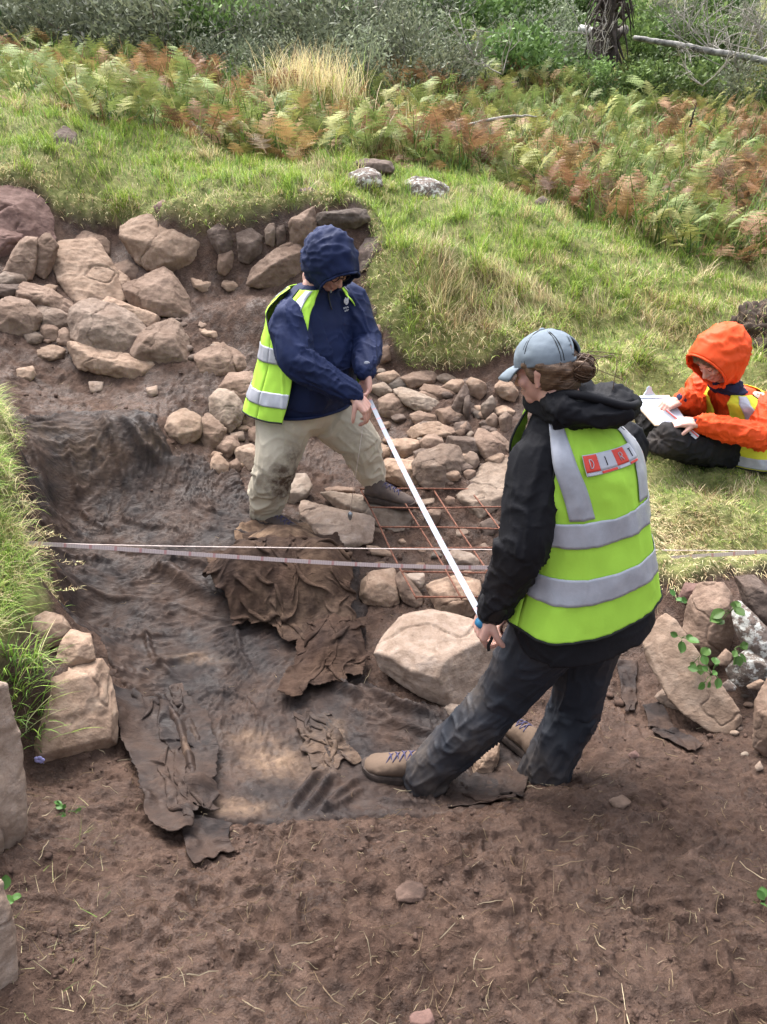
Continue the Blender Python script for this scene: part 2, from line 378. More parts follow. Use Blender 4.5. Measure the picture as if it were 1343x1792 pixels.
# ================================================================ STONES
def mat_stone(name, base, dark, light, soil=0.5, lichen=0.0):
    M = Mat(name)
    r = M.rand(); off = M.n('ShaderNodeVectorMath', operation='SCALE'); off.inputs[0].default_value = (37, 51, 23); M.l(r, off.inputs['Scale'])
    add = M.n('ShaderNodeVectorMath', operation='ADD'); M.l(M.coord('Object'), add.inputs[0]); M.l(off.outputs[0], add.inputs[1])
    def nz(scale, det=6, rough=.6, st=None):
        t = M.n('ShaderNodeTexNoise'); t.inputs['Scale'].default_value = scale; t.inputs['Detail'].default_value = det; t.inputs['Roughness'].default_value = rough
        if st:
            mp = M.n('ShaderNodeMapping'); mp.inputs['Scale'].default_value = st; M.l(add.outputs[0], mp.inputs['Vector']); M.l(mp.outputs[0], t.inputs['Vector'])
        else: M.l(add.outputs[0], t.inputs['Vector'])
        return t.outputs['Fac']
    a, b, c, d = nz(5), nz(22, 8, .65), nz(130, 4), nz(9, 6, .7)
    lay = nz(14, 4, .6, (1, 1, 4))
    col = M.ramp(b, [(.28, dark), (.5, base), (.74, light)])
    r2 = M.math('FRACT', M.math('MULTIPLY', r, 7.31), 0)
    col = M.mix(M.ramp(r2, [(0.0, .6), (.22, 0.0)]), col, M.ramp(b, [(.28, tuple(q * .9 for q in (dark[0] * .92, dark[0] * .80, dark[0] * .66))), (.74, (light[0] * .85, light[0] * .76, light[0] * .64))]))
    hue = M.n('ShaderNodeHueSaturation'); M.l(col, hue.inputs['Color'])
    M.l(M.math('ADD', M.math('MULTIPLY', r, .30), .84), hue.inputs['Value']); hue.inputs['Saturation'].default_value = .95
    col = M.mix(M.ramp(a, [(.45, 0.0), (.62, soil)]), hue.outputs[0], (base[0] * .52, base[1] * .46, base[2] * .42))
    col = M.mix(M.ramp(c, [(.62, 0.0), (.75, .5)]), col, dark)
    col = M.mix(M.ramp(d, [(.62, 0.0), (.70, .65)]), col, light)
    if lichen:
        col = M.mix(M.ramp(nz(26, 7, .7), [(.50, 0.0), (.58, lichen)]), col, (.50, .50, .46))
        col = M.mix(M.ramp(nz(16, 7, .7), [(.55, 0.0), (.63, lichen * .9)]), col, (.035, .032, .026))
    nb = M.bump(c, .5, .004); nb = M.bump(b, .5, .012, nb); nb = M.bump(lay, .25, .012, nb)
    return M.set(col, .9, nb)
SM = {
    'b': mat_stone('sandstone_brown', (0.185, 0.122, 0.087), (0.101, 0.064, 0.047), (0.253, 0.177, 0.130)),
    'o': mat_stone('sandstone_pale', (0.253, 0.169, 0.116), (0.145, 0.091, 0.061), (0.324, 0.235, 0.170), .35),
    'p': mat_stone('sandstone_cream', (0.290, 0.211, 0.159), (0.182, 0.122, 0.087), (0.371, 0.291, 0.239), .3),
    'r': mat_stone('sandstone_red', (0.145, 0.082, 0.067), (0.085, 0.048, 0.040), (0.203, 0.125, 0.105), .5),
    'd': mat_stone('sandstone_dark', (0.112, 0.078, 0.061), (0.057, 0.040, 0.032), (0.168, 0.125, 0.102), .6),
    'm': mat_stone('mud_caked_stone', (.070, .042, .031), (.032, .019, .014), (.120, .076, .057), .5),
    'g': mat_stone('lichen_stone', (0.144, 0.108, 0.089), (0.072, 0.053, 0.045), (0.238, 0.191, 0.164), .4, .85),
}
def stone(label, outline, tone='b', group=None, name='stone', f=.36, prot=.34, lean=50, thick=.5, ridge=None, Y=None, lift=0.0, seed=0, rough=1.0, cuts=6, grow=1.13):
    rg = np.random.RandomState(seed + 11)
    ol = np.array(arr(outline)); nb = len(ol); ol = ol.mean(0) + (ol - ol.mean(0)) * grow
    kb = int(np.argmax(ol[:, 1])); xb, yb = ol[:, 0].mean(), ol[kb, 1]
    base = PY(xb, yb, Y) if Y else hit(xb, yb, lift)
    hd = nrm([base[0] - CAM[0], base[1] - CAM[1], 0]); a = R(lean)
    pn = nrm(-hd * math.cos(a) + np.array([0, 0, 1]) * math.sin(a))       # leaning face, looking at the viewer and up
    def onp(px, py):
        d = ray(px, py); t = ((base - CAM) @ pn) / (d @ pn); return CAM + d * t
    # refine the outline a little so it is not a plain polygon
    W = np.array([onp(*q) for q in ol]); cen = W.mean(0)
    s = math.sqrt(max(1e-6, 0.5 * abs(sum(np.cross(W[i] - cen, W[(i + 1) % nb] - cen) @ pn for i in range(nb)))))
    pts = []
    for i in range(nb):
        d = ray(*ol[i]); pts.append(W[i] + d * s * rg.uniform(-.05, .05))
    y0, y1 = ol[:, 1].min(), ol[:, 1].max(); x0, x1 = ol[:, 0].min(), ol[:, 0].max(); c2 = ol.mean(0)
    if ridge is None:
        yr = y0 + (y1 - y0) * f
        xs = []
        for i in range(nb):
            p, q = ol[i], ol[(i + 1) % nb]
            if (p[1] - yr) * (q[1] - yr) < 0: xs.append(p[0] + (q[0] - p[0]) * (yr - p[1]) / (q[1] - p[1]))
        xl, xr = (min(xs), max(xs)) if len(xs) >= 2 else (x0, x1)
        h = (y1 - y0)
        ridge_pts = [(xl + (xr - xl) * t, yr + h * rg.uniform(-.09, .09), prot * k) for t, k in ((.1, .72), (rg.uniform(.3, .45), 1.0), (rg.uniform(.6, .72), 1.0), (.9, .72))]
        ridge_pts += [(c2[0] + (x1 - x0) * rg.uniform(-.2, .2), yr + (y1 - yr) * rg.uniform(.4, .6), prot * .85)]
    else: ridge_pts = [(q[0], q[1], q[2] if len(q) > 2 else prot) for q in ridge]
    for px, py, k in ridge_pts:
        d = ray(px, py); q = onp(px, py); pts.append(q - d * s * k)
    for i in range(nb):
        q = (cen + (W[i] - cen) * .72) + hd * s * thick * rg.uniform(.8, 1.1) - np.array([0, 0, 1]) * s * .12; pts.append(q)
    bm = bmesh.new()
    for q in pts: bm.verts.new(q)
    r = bmesh.ops.convex_hull(bm, input=bm.verts)
    bmesh.ops.delete(bm, geom=[v for v in bm.verts if not v.link_faces], context='VERTS')
    for k in range(int(cuts)):                                                     # chipped corners and split faces
        n = nrm(-hd * rg.uniform(-.1, 1.0) + np.array([0, 0, rg.uniform(-.2, 1.0)]) + np.array([rg.uniform(-.9, .9), 0, 0]))
        e = [n @ np.array(v.co) for v in bm.verts]; hi, lo_ = max(e), min(e)
        q = n * (hi - (hi - lo_) * rg.uniform(.03, .11))
        r = bmesh.ops.bisect_plane(bm, geom=bm.verts[:] + bm.edges[:] + bm.faces[:], plane_co=q, plane_no=n, clear_outer=True)
        ed = [g for g in r['geom_cut'] if isinstance(g, bmesh.types.BMEdge)]
        if len(ed) > 2: bmesh.ops.edgenet_fill(bm, edges=ed)
    bmesh.ops.recalc_face_normals(bm, faces=bm.faces[:])
    me = bpy.data.meshes.new(name); bm.to_mesh(me); bm.free()
    dep = (base - CAM) @ FW
    vox = max(s / 60, dep * 0.0014)
    me = remesh(me, vox, 0, .22)
    c = get_co(me); no = get_no(me); p = c - base + rg.uniform(-20, 20, 3)
    e = 1 / s
    d = s * rough * (.020 * fbm(p * e * 2.2, 4, seed, .6) + .022 * np.minimum(ridge_n(p * e * np.array([2.0, 2.0, 4.2]), seed + 5), .2) + .016 * fbm(p * e * 8, 4, seed + 9, .65) + .014 * np.maximum(ridge_n(p * e * 5, seed + 13) - .2, 0))
    crack = np.maximum(ridge_n(p * e * 1.3 + .3 * fbm(p * e * 3, 2, seed)[:, None], seed + 21) - .91, 0) * s * .30
    c = c + no * (d - crack)[:, None]
    set_co(me, c)
    me.polygons.foreach_set('use_smooth', np.full(len(me.polygons), True))
    lo = c[:, 2].min()
    o = obj(name, me, SM[tone], None, (base[0], base[1], lo))
    tag(o, label, 'stone', group)
    return o
def ridge_n(p, seed): return ridge(p, seed)
G_TL, G_BW, G_MID, G_RP, G_FR, G_RW, G_LF, G_TF, G_MUD = ('tumbled stones on the left slope', 'stones of the back wall under the turf', 'stones beside the person in navy', 'stone pile below the grassy mound', 'stones under the rusty grid', 'stones of the right hand bank wall', 'stones by the left grass bank', 'stones lying in the turf', 'stones half buried in the front mud')
STONES = []
def G(group, text):
    for ln in text.strip().split('\n'):
        p = [q.strip() for q in ln.split('|')]
        kw = dict(group=group)
        if len(p) > 2 and p[2]:
            for it in p[2].split(';'):
                k, v = it.split('=')
                k = k.strip()
                if k in ('f', 'prot', 'lean', 'thick', 'Y', 'lift', 'rough', 'cuts', 'grow'): v = float(v)
                elif k == 'ridge': v = arr(v)
                kw[k] = v
        STONES.append((p[0], p[1], kw))
G(G_TL, '''
large dull red boulder at the far left below the turf, highest of its heap | -20,333 20,332 48,337 75,352 90,380 96,415 82,428 30,445 -20,440 | tone=r;f=.2
dark pointed stone cut off by the left edge, leaning on the big red boulder | -20,390 10,391 46,417 32,436 5,456 -20,462 | tone=r
upright ribbed slab left of the narrow standing stone in the left heap | 45,414 65,418 64,450 56,487 35,488 8,476 25,440 | lean=35;f=.2
narrow standing stone between the ribbed slab and the big tilted slab | 72,409 88,410 101,432 90,470 80,485 61,475 66,440 68,420 | lean=30;f=.2
biggest tilted flat slab in the middle of the left heap, broad face up | 95,450 103,427 128,428 165,423 186,450 202,478 212,505 221,522 175,536 135,533 112,500 98,470 | f=.12;lean=55;prot=.1;tone=o
knobbly stone directly behind the top of the biggest tilted slab | 130,415 145,404 157,409 180,414 200,436 198,453 180,457 160,442 135,434 |
rounded stone between the tilted slab and the wide cracked wall boulder | 200,462 225,455 240,462 249,486 225,492 204,480 |
thin slab wedged right of the biggest tilted slab | 206,472 225,487 234,502 216,522 205,503 | tone=o
roof-shaped block with a pale top, right of the biggest tilted slab | 220,502 255,487 286,473 301,481 336,535 339,556 300,551 250,546 230,531 | ridge=225,517,.18 255,506,.25 288,490,.3 300,496,.26 325,535,.2 270,528,.24
big square brown block in the centre of the left heap | 121,562 134,536 165,527 200,535 232,550 256,570 257,584 238,610 219,621 165,607 127,590 | ridge=130,560,.2 150,543,.28 200,560,.3 235,578,.25 225,600,.2 170,575,.3
flat stone lying along the back of the big square brown block | 176,526 186,518 220,532 268,549 286,558 262,573 230,556 190,541 | tone=o
angular grey-brown block with a light sloping top beside the big square block | 234,612 252,580 300,561 311,569 332,592 329,636 300,641 238,633 | ridge=244,606,.2 262,590,.26 300,594,.3 326,600,.2 300,620,.26
long low slab at the front of the left heap, under the square block | 114,598 150,605 215,626 269,632 268,664 245,668 200,657 142,645 127,625 | ridge=125,608,.15 165,622,.28 215,637,.3 262,648,.2 200,646,.2;tone=o
long brown stone behind the left cluster of rounded stones | 30,502 50,496 90,508 125,530 131,546 110,554 60,537 32,526 |
large rounded stone cut by the left edge of the photo | -20,532 20,522 50,529 68,550 71,573 40,586 0,584 -20,574 | f=.3
smooth stone between the rounded edge stone and the square block | 62,546 70,532 90,534 118,552 123,571 100,579 72,571 |
small blocky stone under the smooth stone in the left cluster | 71,569 85,562 102,575 98,596 78,599 70,586 |
little flat stone at the foot of the rounded edge stone | 40,586 60,580 76,590 72,601 45,602 |
small wedge stone tucked against the left foot of the square block | 99,580 115,574 129,590 125,606 101,602 |
flat oblong stone lying on the mud below the left cluster | 56,613 95,603 116,610 112,626 85,632 62,626 | f=.55;tone=o
small lumpy stone at the left edge above the rounded stone | -6,486 10,476 40,480 46,492 30,501 0,499 |
dark stone at the left edge beneath the small lumpy one | -20,498 10,496 38,498 35,509 15,521 -20,520 | tone=d
small square pinkish stone alone on the mud at far left | 27,646 57,641 63,655 55,666 28,661 | tone=o
small pale cube of stone on mud below the long low slab | 155,668 182,668 178,684 160,687 | tone=p;prot=.3
little pale pebble near the right end of the long low slab | 254,680 275,675 276,690 262,698 | tone=p;prot=.3
thin flat flake lying on bare mud right of the light topped block | 334,564 350,564 391,580 385,590 365,592 345,581 | tone=o;f=.6;lean=70
chunky stone with a dark top hollow on the mud slope | 337,626 360,612 391,602 413,625 414,650 385,656 350,651 | ridge=350,630,.2 385,618,.3 405,632,.25 380,640,.2
small stone leaning on the chunky stone from its right | 392,606 410,610 430,625 437,645 418,651 410,632 |
''')
G(G_BW, '''
wide cracked boulder bedded in the back wall under the turf edge | 215,398 228,380 255,377 310,387 350,404 385,430 389,447 370,478 350,482 300,471 262,468 226,440 | ridge=225,405,.12 262,400,.2 315,415,.26 350,425,.26 375,445,.18 320,450,.25 260,440,.2;tone=o;lean=35
rounded wall stone right of the wide cracked boulder | 364,402 385,388 405,395 413,420 406,450 385,446 370,422 | lean=25;tone=d
small wall stone under the rounded one beside the cracked boulder | 385,441 412,436 413,465 395,481 380,475 | lean=20
squarish dark wall stone left of the two narrow uprights | 416,410 440,400 461,410 459,440 436,459 420,455 | tone=d;lean=25
broad slanted wall slab beside the navy hood | 437,496 445,470 490,430 537,424 542,470 502,501 455,502 | lean=30;f=.15
left one of two narrow upright wall stones | 463,396 480,390 484,410 479,431 466,426 | lean=15
right one of two narrow upright wall stones | 483,400 498,394 501,425 486,431 | lean=15;tone=d
blocky wall stone directly left of the navy hood | 502,400 511,384 549,364 554,400 546,426 511,429 | lean=20
dark flat wall stone behind the top of the navy hood | 553,374 600,376 640,364 647,385 620,399 560,396 | lean=20;tone=d
low stone on the mud under the wide cracked boulder | 332,487 355,485 377,488 375,505 355,511 338,501 | tone=o;f=.5
low stone on the mud left of the broad slanted slab | 389,490 415,485 430,495 428,508 400,509 390,501 | tone=o;f=.5
''')
G(G_TF, '''
grey pyramid stone poking from the turf above the cracked boulder | 210,352 240,332 258,344 263,361 235,366 212,363 |
small reddish stone in turf just right of the pyramid stone | 270,361 285,350 300,359 303,371 275,372 | tone=r
flat pale stone at the turf lip above the rounded wall stone | 330,371 345,366 362,378 355,389 335,386 | tone=o
weathered boulder sticking out of the far left grass bank | 92,238 112,222 132,234 139,275 120,280 95,255 | tone=d
rounded grey stone on the crest of the turf left of the lichen stone | 611,305 645,292 665,304 669,326 630,331 612,321 | tone=g
dark low stone behind the rounded grey crest stone | 598,294 640,278 686,284 691,302 650,302 |tone=d
white lichen covered stone on the grassy crest | 711,318 730,310 756,314 783,327 786,347 750,343 714,347 | tone=g
small dark stone in turf between hood and crest | 524,331 545,327 554,342 530,346 | tone=d
little dark stone on the far edge of the grassy mound | 936,350 950,343 962,352 955,364 938,362 | tone=d
reddish slab set in the mound right of the navy hood | 623,442 640,420 660,417 678,430 677,442 650,452 626,478 | tone=r;lean=40
''')
G(G_MID, '''
pale cube-like stone standing alone left of the leaning pair | 291,750 300,725 325,717 350,731 349,766 325,779 295,764 | tone=o;f=.5
tall rounded stone in front of the bigger brown stone by the vest | 369,697 385,683 410,687 427,714 421,745 395,756 370,731 | tone=o;f=.25
bigger brown stone partly behind the yellow vest hem | 384,684 404,658 440,655 455,690 458,736 440,751 424,741 420,707 | f=.2
dark split stone between the pale cube and the small heap | 350,737 365,724 396,752 390,776 365,786 352,771 |
flat topped stone in the small heap by the beige trousers | 377,781 395,765 416,762 421,780 400,801 380,796 |
largest round stone at the right of the small heap | 412,786 440,778 459,790 456,816 435,823 418,811 | tone=o
wedge stone at the lower left of the small heap | 369,801 380,793 401,812 398,826 385,833 370,821 | tone=o
smallest stone at the bottom of the small heap | 402,810 415,803 426,820 415,827 403,823 |
rounded stone touching the beige trouser thigh | 434,751 455,745 463,765 455,779 437,771 |
little stone wedged at the top of the small heap | 402,759 425,755 431,770 412,774 |
pale block just right of the bent beige knee | 499,852 515,832 536,831 546,850 536,869 515,881 500,876 | tone=p;f=.55
stone seen between the beige trouser legs, upper one | 538,737 550,729 575,733 583,755 560,766 540,757 | tone=o
pale stone seen between the beige trouser legs, lower one | 581,772 590,755 613,764 618,780 600,783 | tone=o
broad bent slab with a notch, beneath the plumb bob | 531,879 565,893 612,912 640,904 650,911 653,926 645,946 605,958 575,957 540,927 525,919 523,905 | tone=p;ridge=528,912,.1 560,945,.16 600,952,.16 645,925,.12 590,925,.10;lean=62;thick=.3
long flat topped slab under the front corner of the rusty grid | 567,866 585,864 640,873 717,888 718,926 690,931 655,917 610,902 590,890 | ridge=590,880,.15 620,889,.2 660,893,.2 710,894,.16 680,905,.2;tone=o;lean=60
thin dirty ledge of stone just behind the long flat slab | 566,856 590,852 626,855 626,867 575,863 |
''')
G(G_RP, '''
long flat stone at the top of the pile under the grass lip | 704,661 725,652 762,648 769,662 755,673 720,679 | f=.5
flat dark stone on the pile, right of the yellowish slab | 737,681 745,673 791,680 796,692 770,699 745,691 |f=.5
yellowish dished slab lying across the upper pile | 691,683 705,679 750,694 781,712 776,721 730,719 708,706 | tone=o;f=.5
round stone left of the yellowish dished slab | 663,701 680,690 705,692 713,715 701,731 668,729 |
flat stone beside the navy sleeve cuff | 657,656 690,648 701,660 685,673 665,669 | tone=o
small stone under the flat stone near the navy cuff | 680,673 700,660 715,668 710,681 685,684 |tone=d
dull block low in the pile under the yellowish slab | 719,726 735,720 763,728 763,743 735,747 722,739 |
dull wedge at the right end of the yellowish slab | 761,719 790,712 801,725 795,741 770,743 |
leaning thin slab standing on edge in the pile | 791,711 805,685 815,671 821,690 808,723 798,727 | lean=25;tone=d
narrow dark splinter beside the leaning thin slab | 814,696 822,690 824,720 818,736 811,721 | lean=20;tone=d
pale curved flat stone in the middle of the pile | 711,757 735,742 765,739 791,752 796,763 760,771 725,769 | tone=o;f=.6
flat fronted block left of the knobbly stone in the pile | 682,771 710,768 736,772 743,786 726,801 700,801 685,787 | tone=o
knobbly stone on top of the round boulder | 732,773 750,760 772,763 777,781 755,791 738,786 |
dark long stone right of the knobbly stone | 779,781 785,765 830,767 849,778 846,793 815,798 785,791 |tone=d;f=.3
largest round boulder of the pile | 726,812 735,795 775,781 801,785 813,815 808,841 780,857 745,852 728,832 | f=.35;prot=.3
small rounded stone touching the round boulder on its right | 811,801 822,790 835,794 839,812 826,824 812,816 |
square block just behind the walking boot toe | 668,826 675,805 725,808 736,816 739,851 725,859 690,847 670,837 | tone=o;f=.3
big pale slanting slab next to the black sleeve | 798,863 815,845 850,815 897,803 905,860 882,881 835,906 800,891 | ridge=805,875,.12 840,885,.2 880,868,.18 860,840,.1;tone=o;lean=60
split angular rock above the big pale slab | 829,776 838,752 855,755 881,775 884,801 855,809 845,791 |
second split rock right beside the black jacket collar | 852,761 870,754 891,775 895,791 878,792 858,772 |
squarish flat face stone high in the pile below the cap peak | 817,669 825,660 851,672 854,686 840,698 825,691 | tone=o;lean=30
tall angular stone below the squarish face stone | 842,711 862,690 869,712 851,733 845,727 | lean=30
flat angular stone just under the cap peak | 864,681 875,665 897,670 910,686 899,703 880,696 |tone=o;lean=30
small chip stone below the tall angular stone | 849,736 865,722 873,735 869,751 855,746 |lean=30
upright chip stone left of the hidden collar | 874,731 885,721 897,730 894,758 878,756 | lean=25
small triangular stone in the middle right of the pile | 796,756 810,742 817,737 818,755 808,766 |
tiny stone between the triangular and the long dark stone | 816,761 825,753 831,760 822,769 |
little stone on the upper edge of the big pale slab | 856,806 870,792 889,805 880,813 860,813 |tone=o
little round stone under the small rounded stone | 811,826 820,819 833,825 828,839 815,839 |
small stone between trouser knee and flat fronted block | 667,786 680,783 685,798 672,803 |tone=o
little flat stone beside the trouser knee | 667,741 680,737 689,745 675,753 |
brown stone of the mound edge beside the navy elbow | 640,537 660,529 669,555 650,563 | lean=25;tone=d
middle stone of the mound edge beside the navy sleeve | 645,571 665,569 673,600 650,606 | lean=25
lower stone of the mound edge above the navy cuff | 654,616 680,604 684,630 660,641 | lean=30
''')
G(G_FR, '''
thin flat flake inside the far row of the rusty grid | 721,884 735,875 763,871 767,878 740,887 | tone=o;f=.6
thin upright chip behind the white measuring staff | 744,896 765,889 773,895 769,916 755,922 747,913 | lean=30
small stone left of the big pale slab under the far grid bar | 777,876 785,868 796,872 795,885 780,883 |
brown stone in shade beneath the big pale slab | 841,916 860,907 878,918 873,936 850,937 |tone=d
smooth pale hump of stone under the white tape and grid | 781,971 795,964 825,971 843,985 839,992 800,994 785,986 | tone=p;f=.5
squared block left of the front grid corner | 631,1022 650,1003 690,998 697,1056 680,1061 640,1056 631,1046 | tone=o;f=.42
split dirty stone at the front corner of the rusty grid | 692,1011 705,1000 716,1030 741,1045 746,1056 725,1063 705,1052 |
pale greenish flat chip on the split dirty stone | 707,1006 742,1004 743,1022 735,1031 715,1019 | tone=p;lift=.03
broad block under the near grid bar beside the black cuff | 751,1026 780,1018 800,1011 836,1020 843,1046 840,1080 800,1084 770,1072 | tone=o;f=.4
dirty sliver of stone half buried inside the grid | 640,955 660,957 686,968 691,976 650,971 | tone=o;f=.5
huge pale smooth boulder in front of the standing dark trousers | 662,1157 672,1125 700,1090 745,1079 820,1091 885,1118 888,1150 855,1200 832,1226 790,1231 720,1206 675,1182 | tone=p;ridge=670,1150,.12 705,1135,.2 770,1155,.27 850,1165,.24 800,1125,.16 730,1105,.08 790,1195,.25 720,1175,.22;rough=.6
little pale stone under the huge pale boulder | 776,1241 790,1232 809,1238 807,1259 785,1261 | tone=p
yellowish block between the two dark trouser legs | 824,1336 850,1300 872,1297 870,1351 850,1360 828,1354 | tone=o
''')
G(G_RW, '''
long smooth slab leaning down the right bank beside the dark trousers | 1123,1117 1140,1085 1160,1062 1180,1080 1188,1110 1230,1170 1255,1205 1296,1245 1299,1263 1280,1287 1240,1281 1200,1236 1165,1196 1130,1152 | tone=o;f=.5;prot=.10;lean=40;thick=.25;grow=1.0;cuts=3;rough=.6
oval reddish brown face stone behind the long smooth slab | 1196,1092 1208,1055 1225,1027 1262,1027 1276,1040 1283,1100 1269,1140 1245,1162 1225,1147 1201,1126 | f=.3;lean=30;Y=2.50
small pinkish stone tucked left of the oval face stone | 1188,1046 1200,1021 1226,1024 1215,1046 1200,1061 | tone=r;Y=2.66
black and white lichen stone at the right edge | 1284,1071 1295,1054 1316,1085 1350,1110 1355,1152 1330,1152 1300,1127 1288,1102 | tone=g;Y=2.38;lean=30
dark stone under the turf lip at the right edge | 1284,1014 1320,1009 1350,1040 1355,1092 1325,1087 1300,1052 | tone=d;Y=2.56;lean=30
grey layered stone below the black and white lichen stone | 1274,1171 1305,1139 1350,1155 1352,1187 1295,1199 1280,1192 | tone=g;Y=2.32;lean=35
small grey stone between oval and layered stones | 1256,1151 1270,1137 1284,1148 1278,1164 1260,1164 |Y=2.38
grey chip under the layered stone | 1261,1201 1275,1190 1291,1205 1285,1210 1268,1210 | tone=g;Y=2.28
tall brown stone cut off by the right edge | 1320,1302 1324,1230 1345,1188 1375,1200 1375,1325 1340,1318 | lean=25;tone=b
knobbly pale stone on the mud below the long smooth slab | 1146,1221 1165,1204 1181,1218 1207,1238 1180,1244 1160,1232 | tone=p
flat chip beside the tall brown edge stone | 1306,1201 1330,1189 1340,1195 1328,1207 1310,1205 | tone=o;Y=2.26
''')
G(G_LF, '''
large square faced block at the foot of the left grass bank | 51,1292 58,1218 75,1175 100,1165 182,1155 200,1183 207,1222 203,1301 150,1327 64,1345 | ridge=62,1225,.1 95,1196,.2 150,1182,.22 198,1190,.14 195,1290,.2 110,1310,.24 70,1320,.18;tone=o;lean=35;Y=2.02;cuts=2;grow=1.04;rough=.7
rounded pale stone under the overhanging grass on the left | 48,1092 80,1073 110,1081 122,1100 113,1127 75,1133 | tone=o;Y=2.33
pale knob of stone on the back of the large square block | 111,1121 125,1106 156,1111 165,1155 120,1164 100,1152 | tone=o;Y=2.22
tall pale slab edge running down the left border | -190,1260 -110,1225 12,1214 25,1280 39,1320 36,1450 15,1533 -150,1548 | tone=p;lean=15;f=.1;Y=1.42;prot=.1
lowest pale slab edge in the bottom left corner | -200,1600 -120,1570 4,1560 18,1650 23,1760 0,1830 -160,1830 | tone=p;lean=15;f=.1;Y=1.02;prot=.1
''')
G(G_MUD, '''
white flecked stone half sunk in the mud in front | 692,1562 710,1549 738,1550 748,1572 720,1582 696,1577 | tone=m;f=.7;lean=80;prot=.12
brick red chip at the bottom edge of the mud | 719,1779 755,1776 763,1795 720,1800 | tone=r;f=.6
flat grey stone pressed into the mud at the right | 1067,1400 1090,1395 1105,1405 1090,1416 1069,1411 | f=.7;lean=75
small pinkish stone on mud below the grey plastic strip | 1099,1321 1112,1314 1121,1325 1106,1331 | tone=r
pointed pale pebble near the tall brown edge stone | 1321,1342 1330,1332 1337,1346 1325,1351 | tone=p
''')
for _i, (lb, ol, kw) in enumerate(STONES): stone(lb, ol, seed=_i * 3, **kw)

# small fragments packed between the bigger stones
def chips(n, poly, lo, hi, tone, label, group, seed):
    rg = np.random.RandomState(seed); pl = np.array(arr(poly)); k = 0
    while k < n:
        px, py = rg.uniform(pl[:, 0].min(), pl[:, 0].max()), rg.uniform(pl[:, 1].min(), pl[:, 1].max())
        if not inside(pl, np.array([px]), np.array([py]))[0]: continue
        r_ = rg.uniform(lo, hi); m = rg.randint(5, 8); a = np.sort(rg.uniform(0, 6.28, m)) ; a = np.linspace(0, 6.28, m + 1)[:-1] + rg.uniform(-.35, .35, m)
        ol = ' '.join('%.1f,%.1f' % (px + r_ * rg.uniform(1.0, 1.7) * math.cos(t), py + r_ * rg.uniform(.6, .95) * math.sin(t)) for t in a)
        stone(label, ol, rg.choice(list(tone)), group, seed=seed + k, f=rg.uniform(.3, .6), lean=rg.uniform(30, 65)); k += 1
chips(62, '660,650 800,650 880,700 900,800 800,870 720,860 660,800', 6, 16, 'bod', 'small broken fragment packed between the bigger stones of the right hand pile', 'fragments in the right hand pile', 901)
chips(38, '0,470 90,500 130,560 330,640 420,650 430,600 340,560 230,560 120,600 20,600', 5, 11, 'bod', 'small broken fragment lying among the tumbled stones on the left slope', 'fragments on the left slope', 941)
chips(12, '390,690 460,700 470,830 400,850 340,790', 5, 10, 'bo', 'small broken fragment beside the heap left of the beige trousers', 'fragments by the beige trousers', 971)
chips(14, '640,900 860,880 850,1060 720,1075 640,1060', 5, 10, 'bdo', 'small broken fragment on the mud under the rusty grid', 'fragments under the rusty grid', 991)
chips(10, '1170,1200 1310,1200 1330,1340 1240,1330', 5, 9, 'bdo', 'small broken fragment on the mud at the foot of the right bank', 'fragments below the right bank', 1011)

# ================================================================ GEOTEXTILE: flat membrane on the trench floor
def mat_sheet(name, wet=True, tone=1.0):
    M = Mat(name)
    st = M.attr('stain').outputs['Fac']
    n1 = M.noise(4.5, 6, .6); n2 = M.noise(26, 6, .65); n3 = M.noise(160, 3, .6); n4 = M.noise(9, 6, .7, off=3)
    k = tone
    cloth = M.ramp(n2, [(.3, (.020 * k, .016 * k, .017 * k)), (.7, (.050 * k, .038 * k, .036 * k))])
    mud = M.ramp(n2, [(.3, (.062 * k, .036 * k, .026 * k)), (.7, (.124 * k, .076 * k, .055 * k))])
    f = M.ramp(n1, [(.40, .10), (.60, .85)]) if wet else M.ramp(n1, [(.30, .2), (.62, .95)])
    c = M.mix(f, cloth, mud)
    c = M.mix(M.math('MULTIPLY', st, M.ramp(n4, [(.36, 0.1), (.56, 1.0)])), c, M.ramp(n2, [(.3, (.10, .062, .042)), (.7, (.22, .150, .100))]))
    rg = M.ramp(n4, [(.35, .50 if wet else .85), (.65, .90 if wet else .97)])
    nb = M.bump(n3, .4, .002); nb = M.bump(M.noise(12, 6, .6, (1, 4, 1), dist=1.5), .55, .012, nb); nb = M.bump(n2, .45, .008, nb)
    return M.set(c, rg, nb, Specular_IOR_Level=.22 if wet else .08)
SHEET = poly_world(arr('42,742 60,728 150,722 275,730 300,800 352,800 420,830 452,880 500,905 560,930 625,985 640,1060 632,1180 660,1212 760,1240 830,1262 872,1320 905,1345 890,1385 862,1412 800,1428 700,1434 640,1432 560,1442 470,1448 400,1448 330,1440 300,1440 262,1390 236,1330 214,1262 205,1180 170,1120 118,1085 100,1000 84,930 80,880 48,860 40,800'))
FOLDS = []
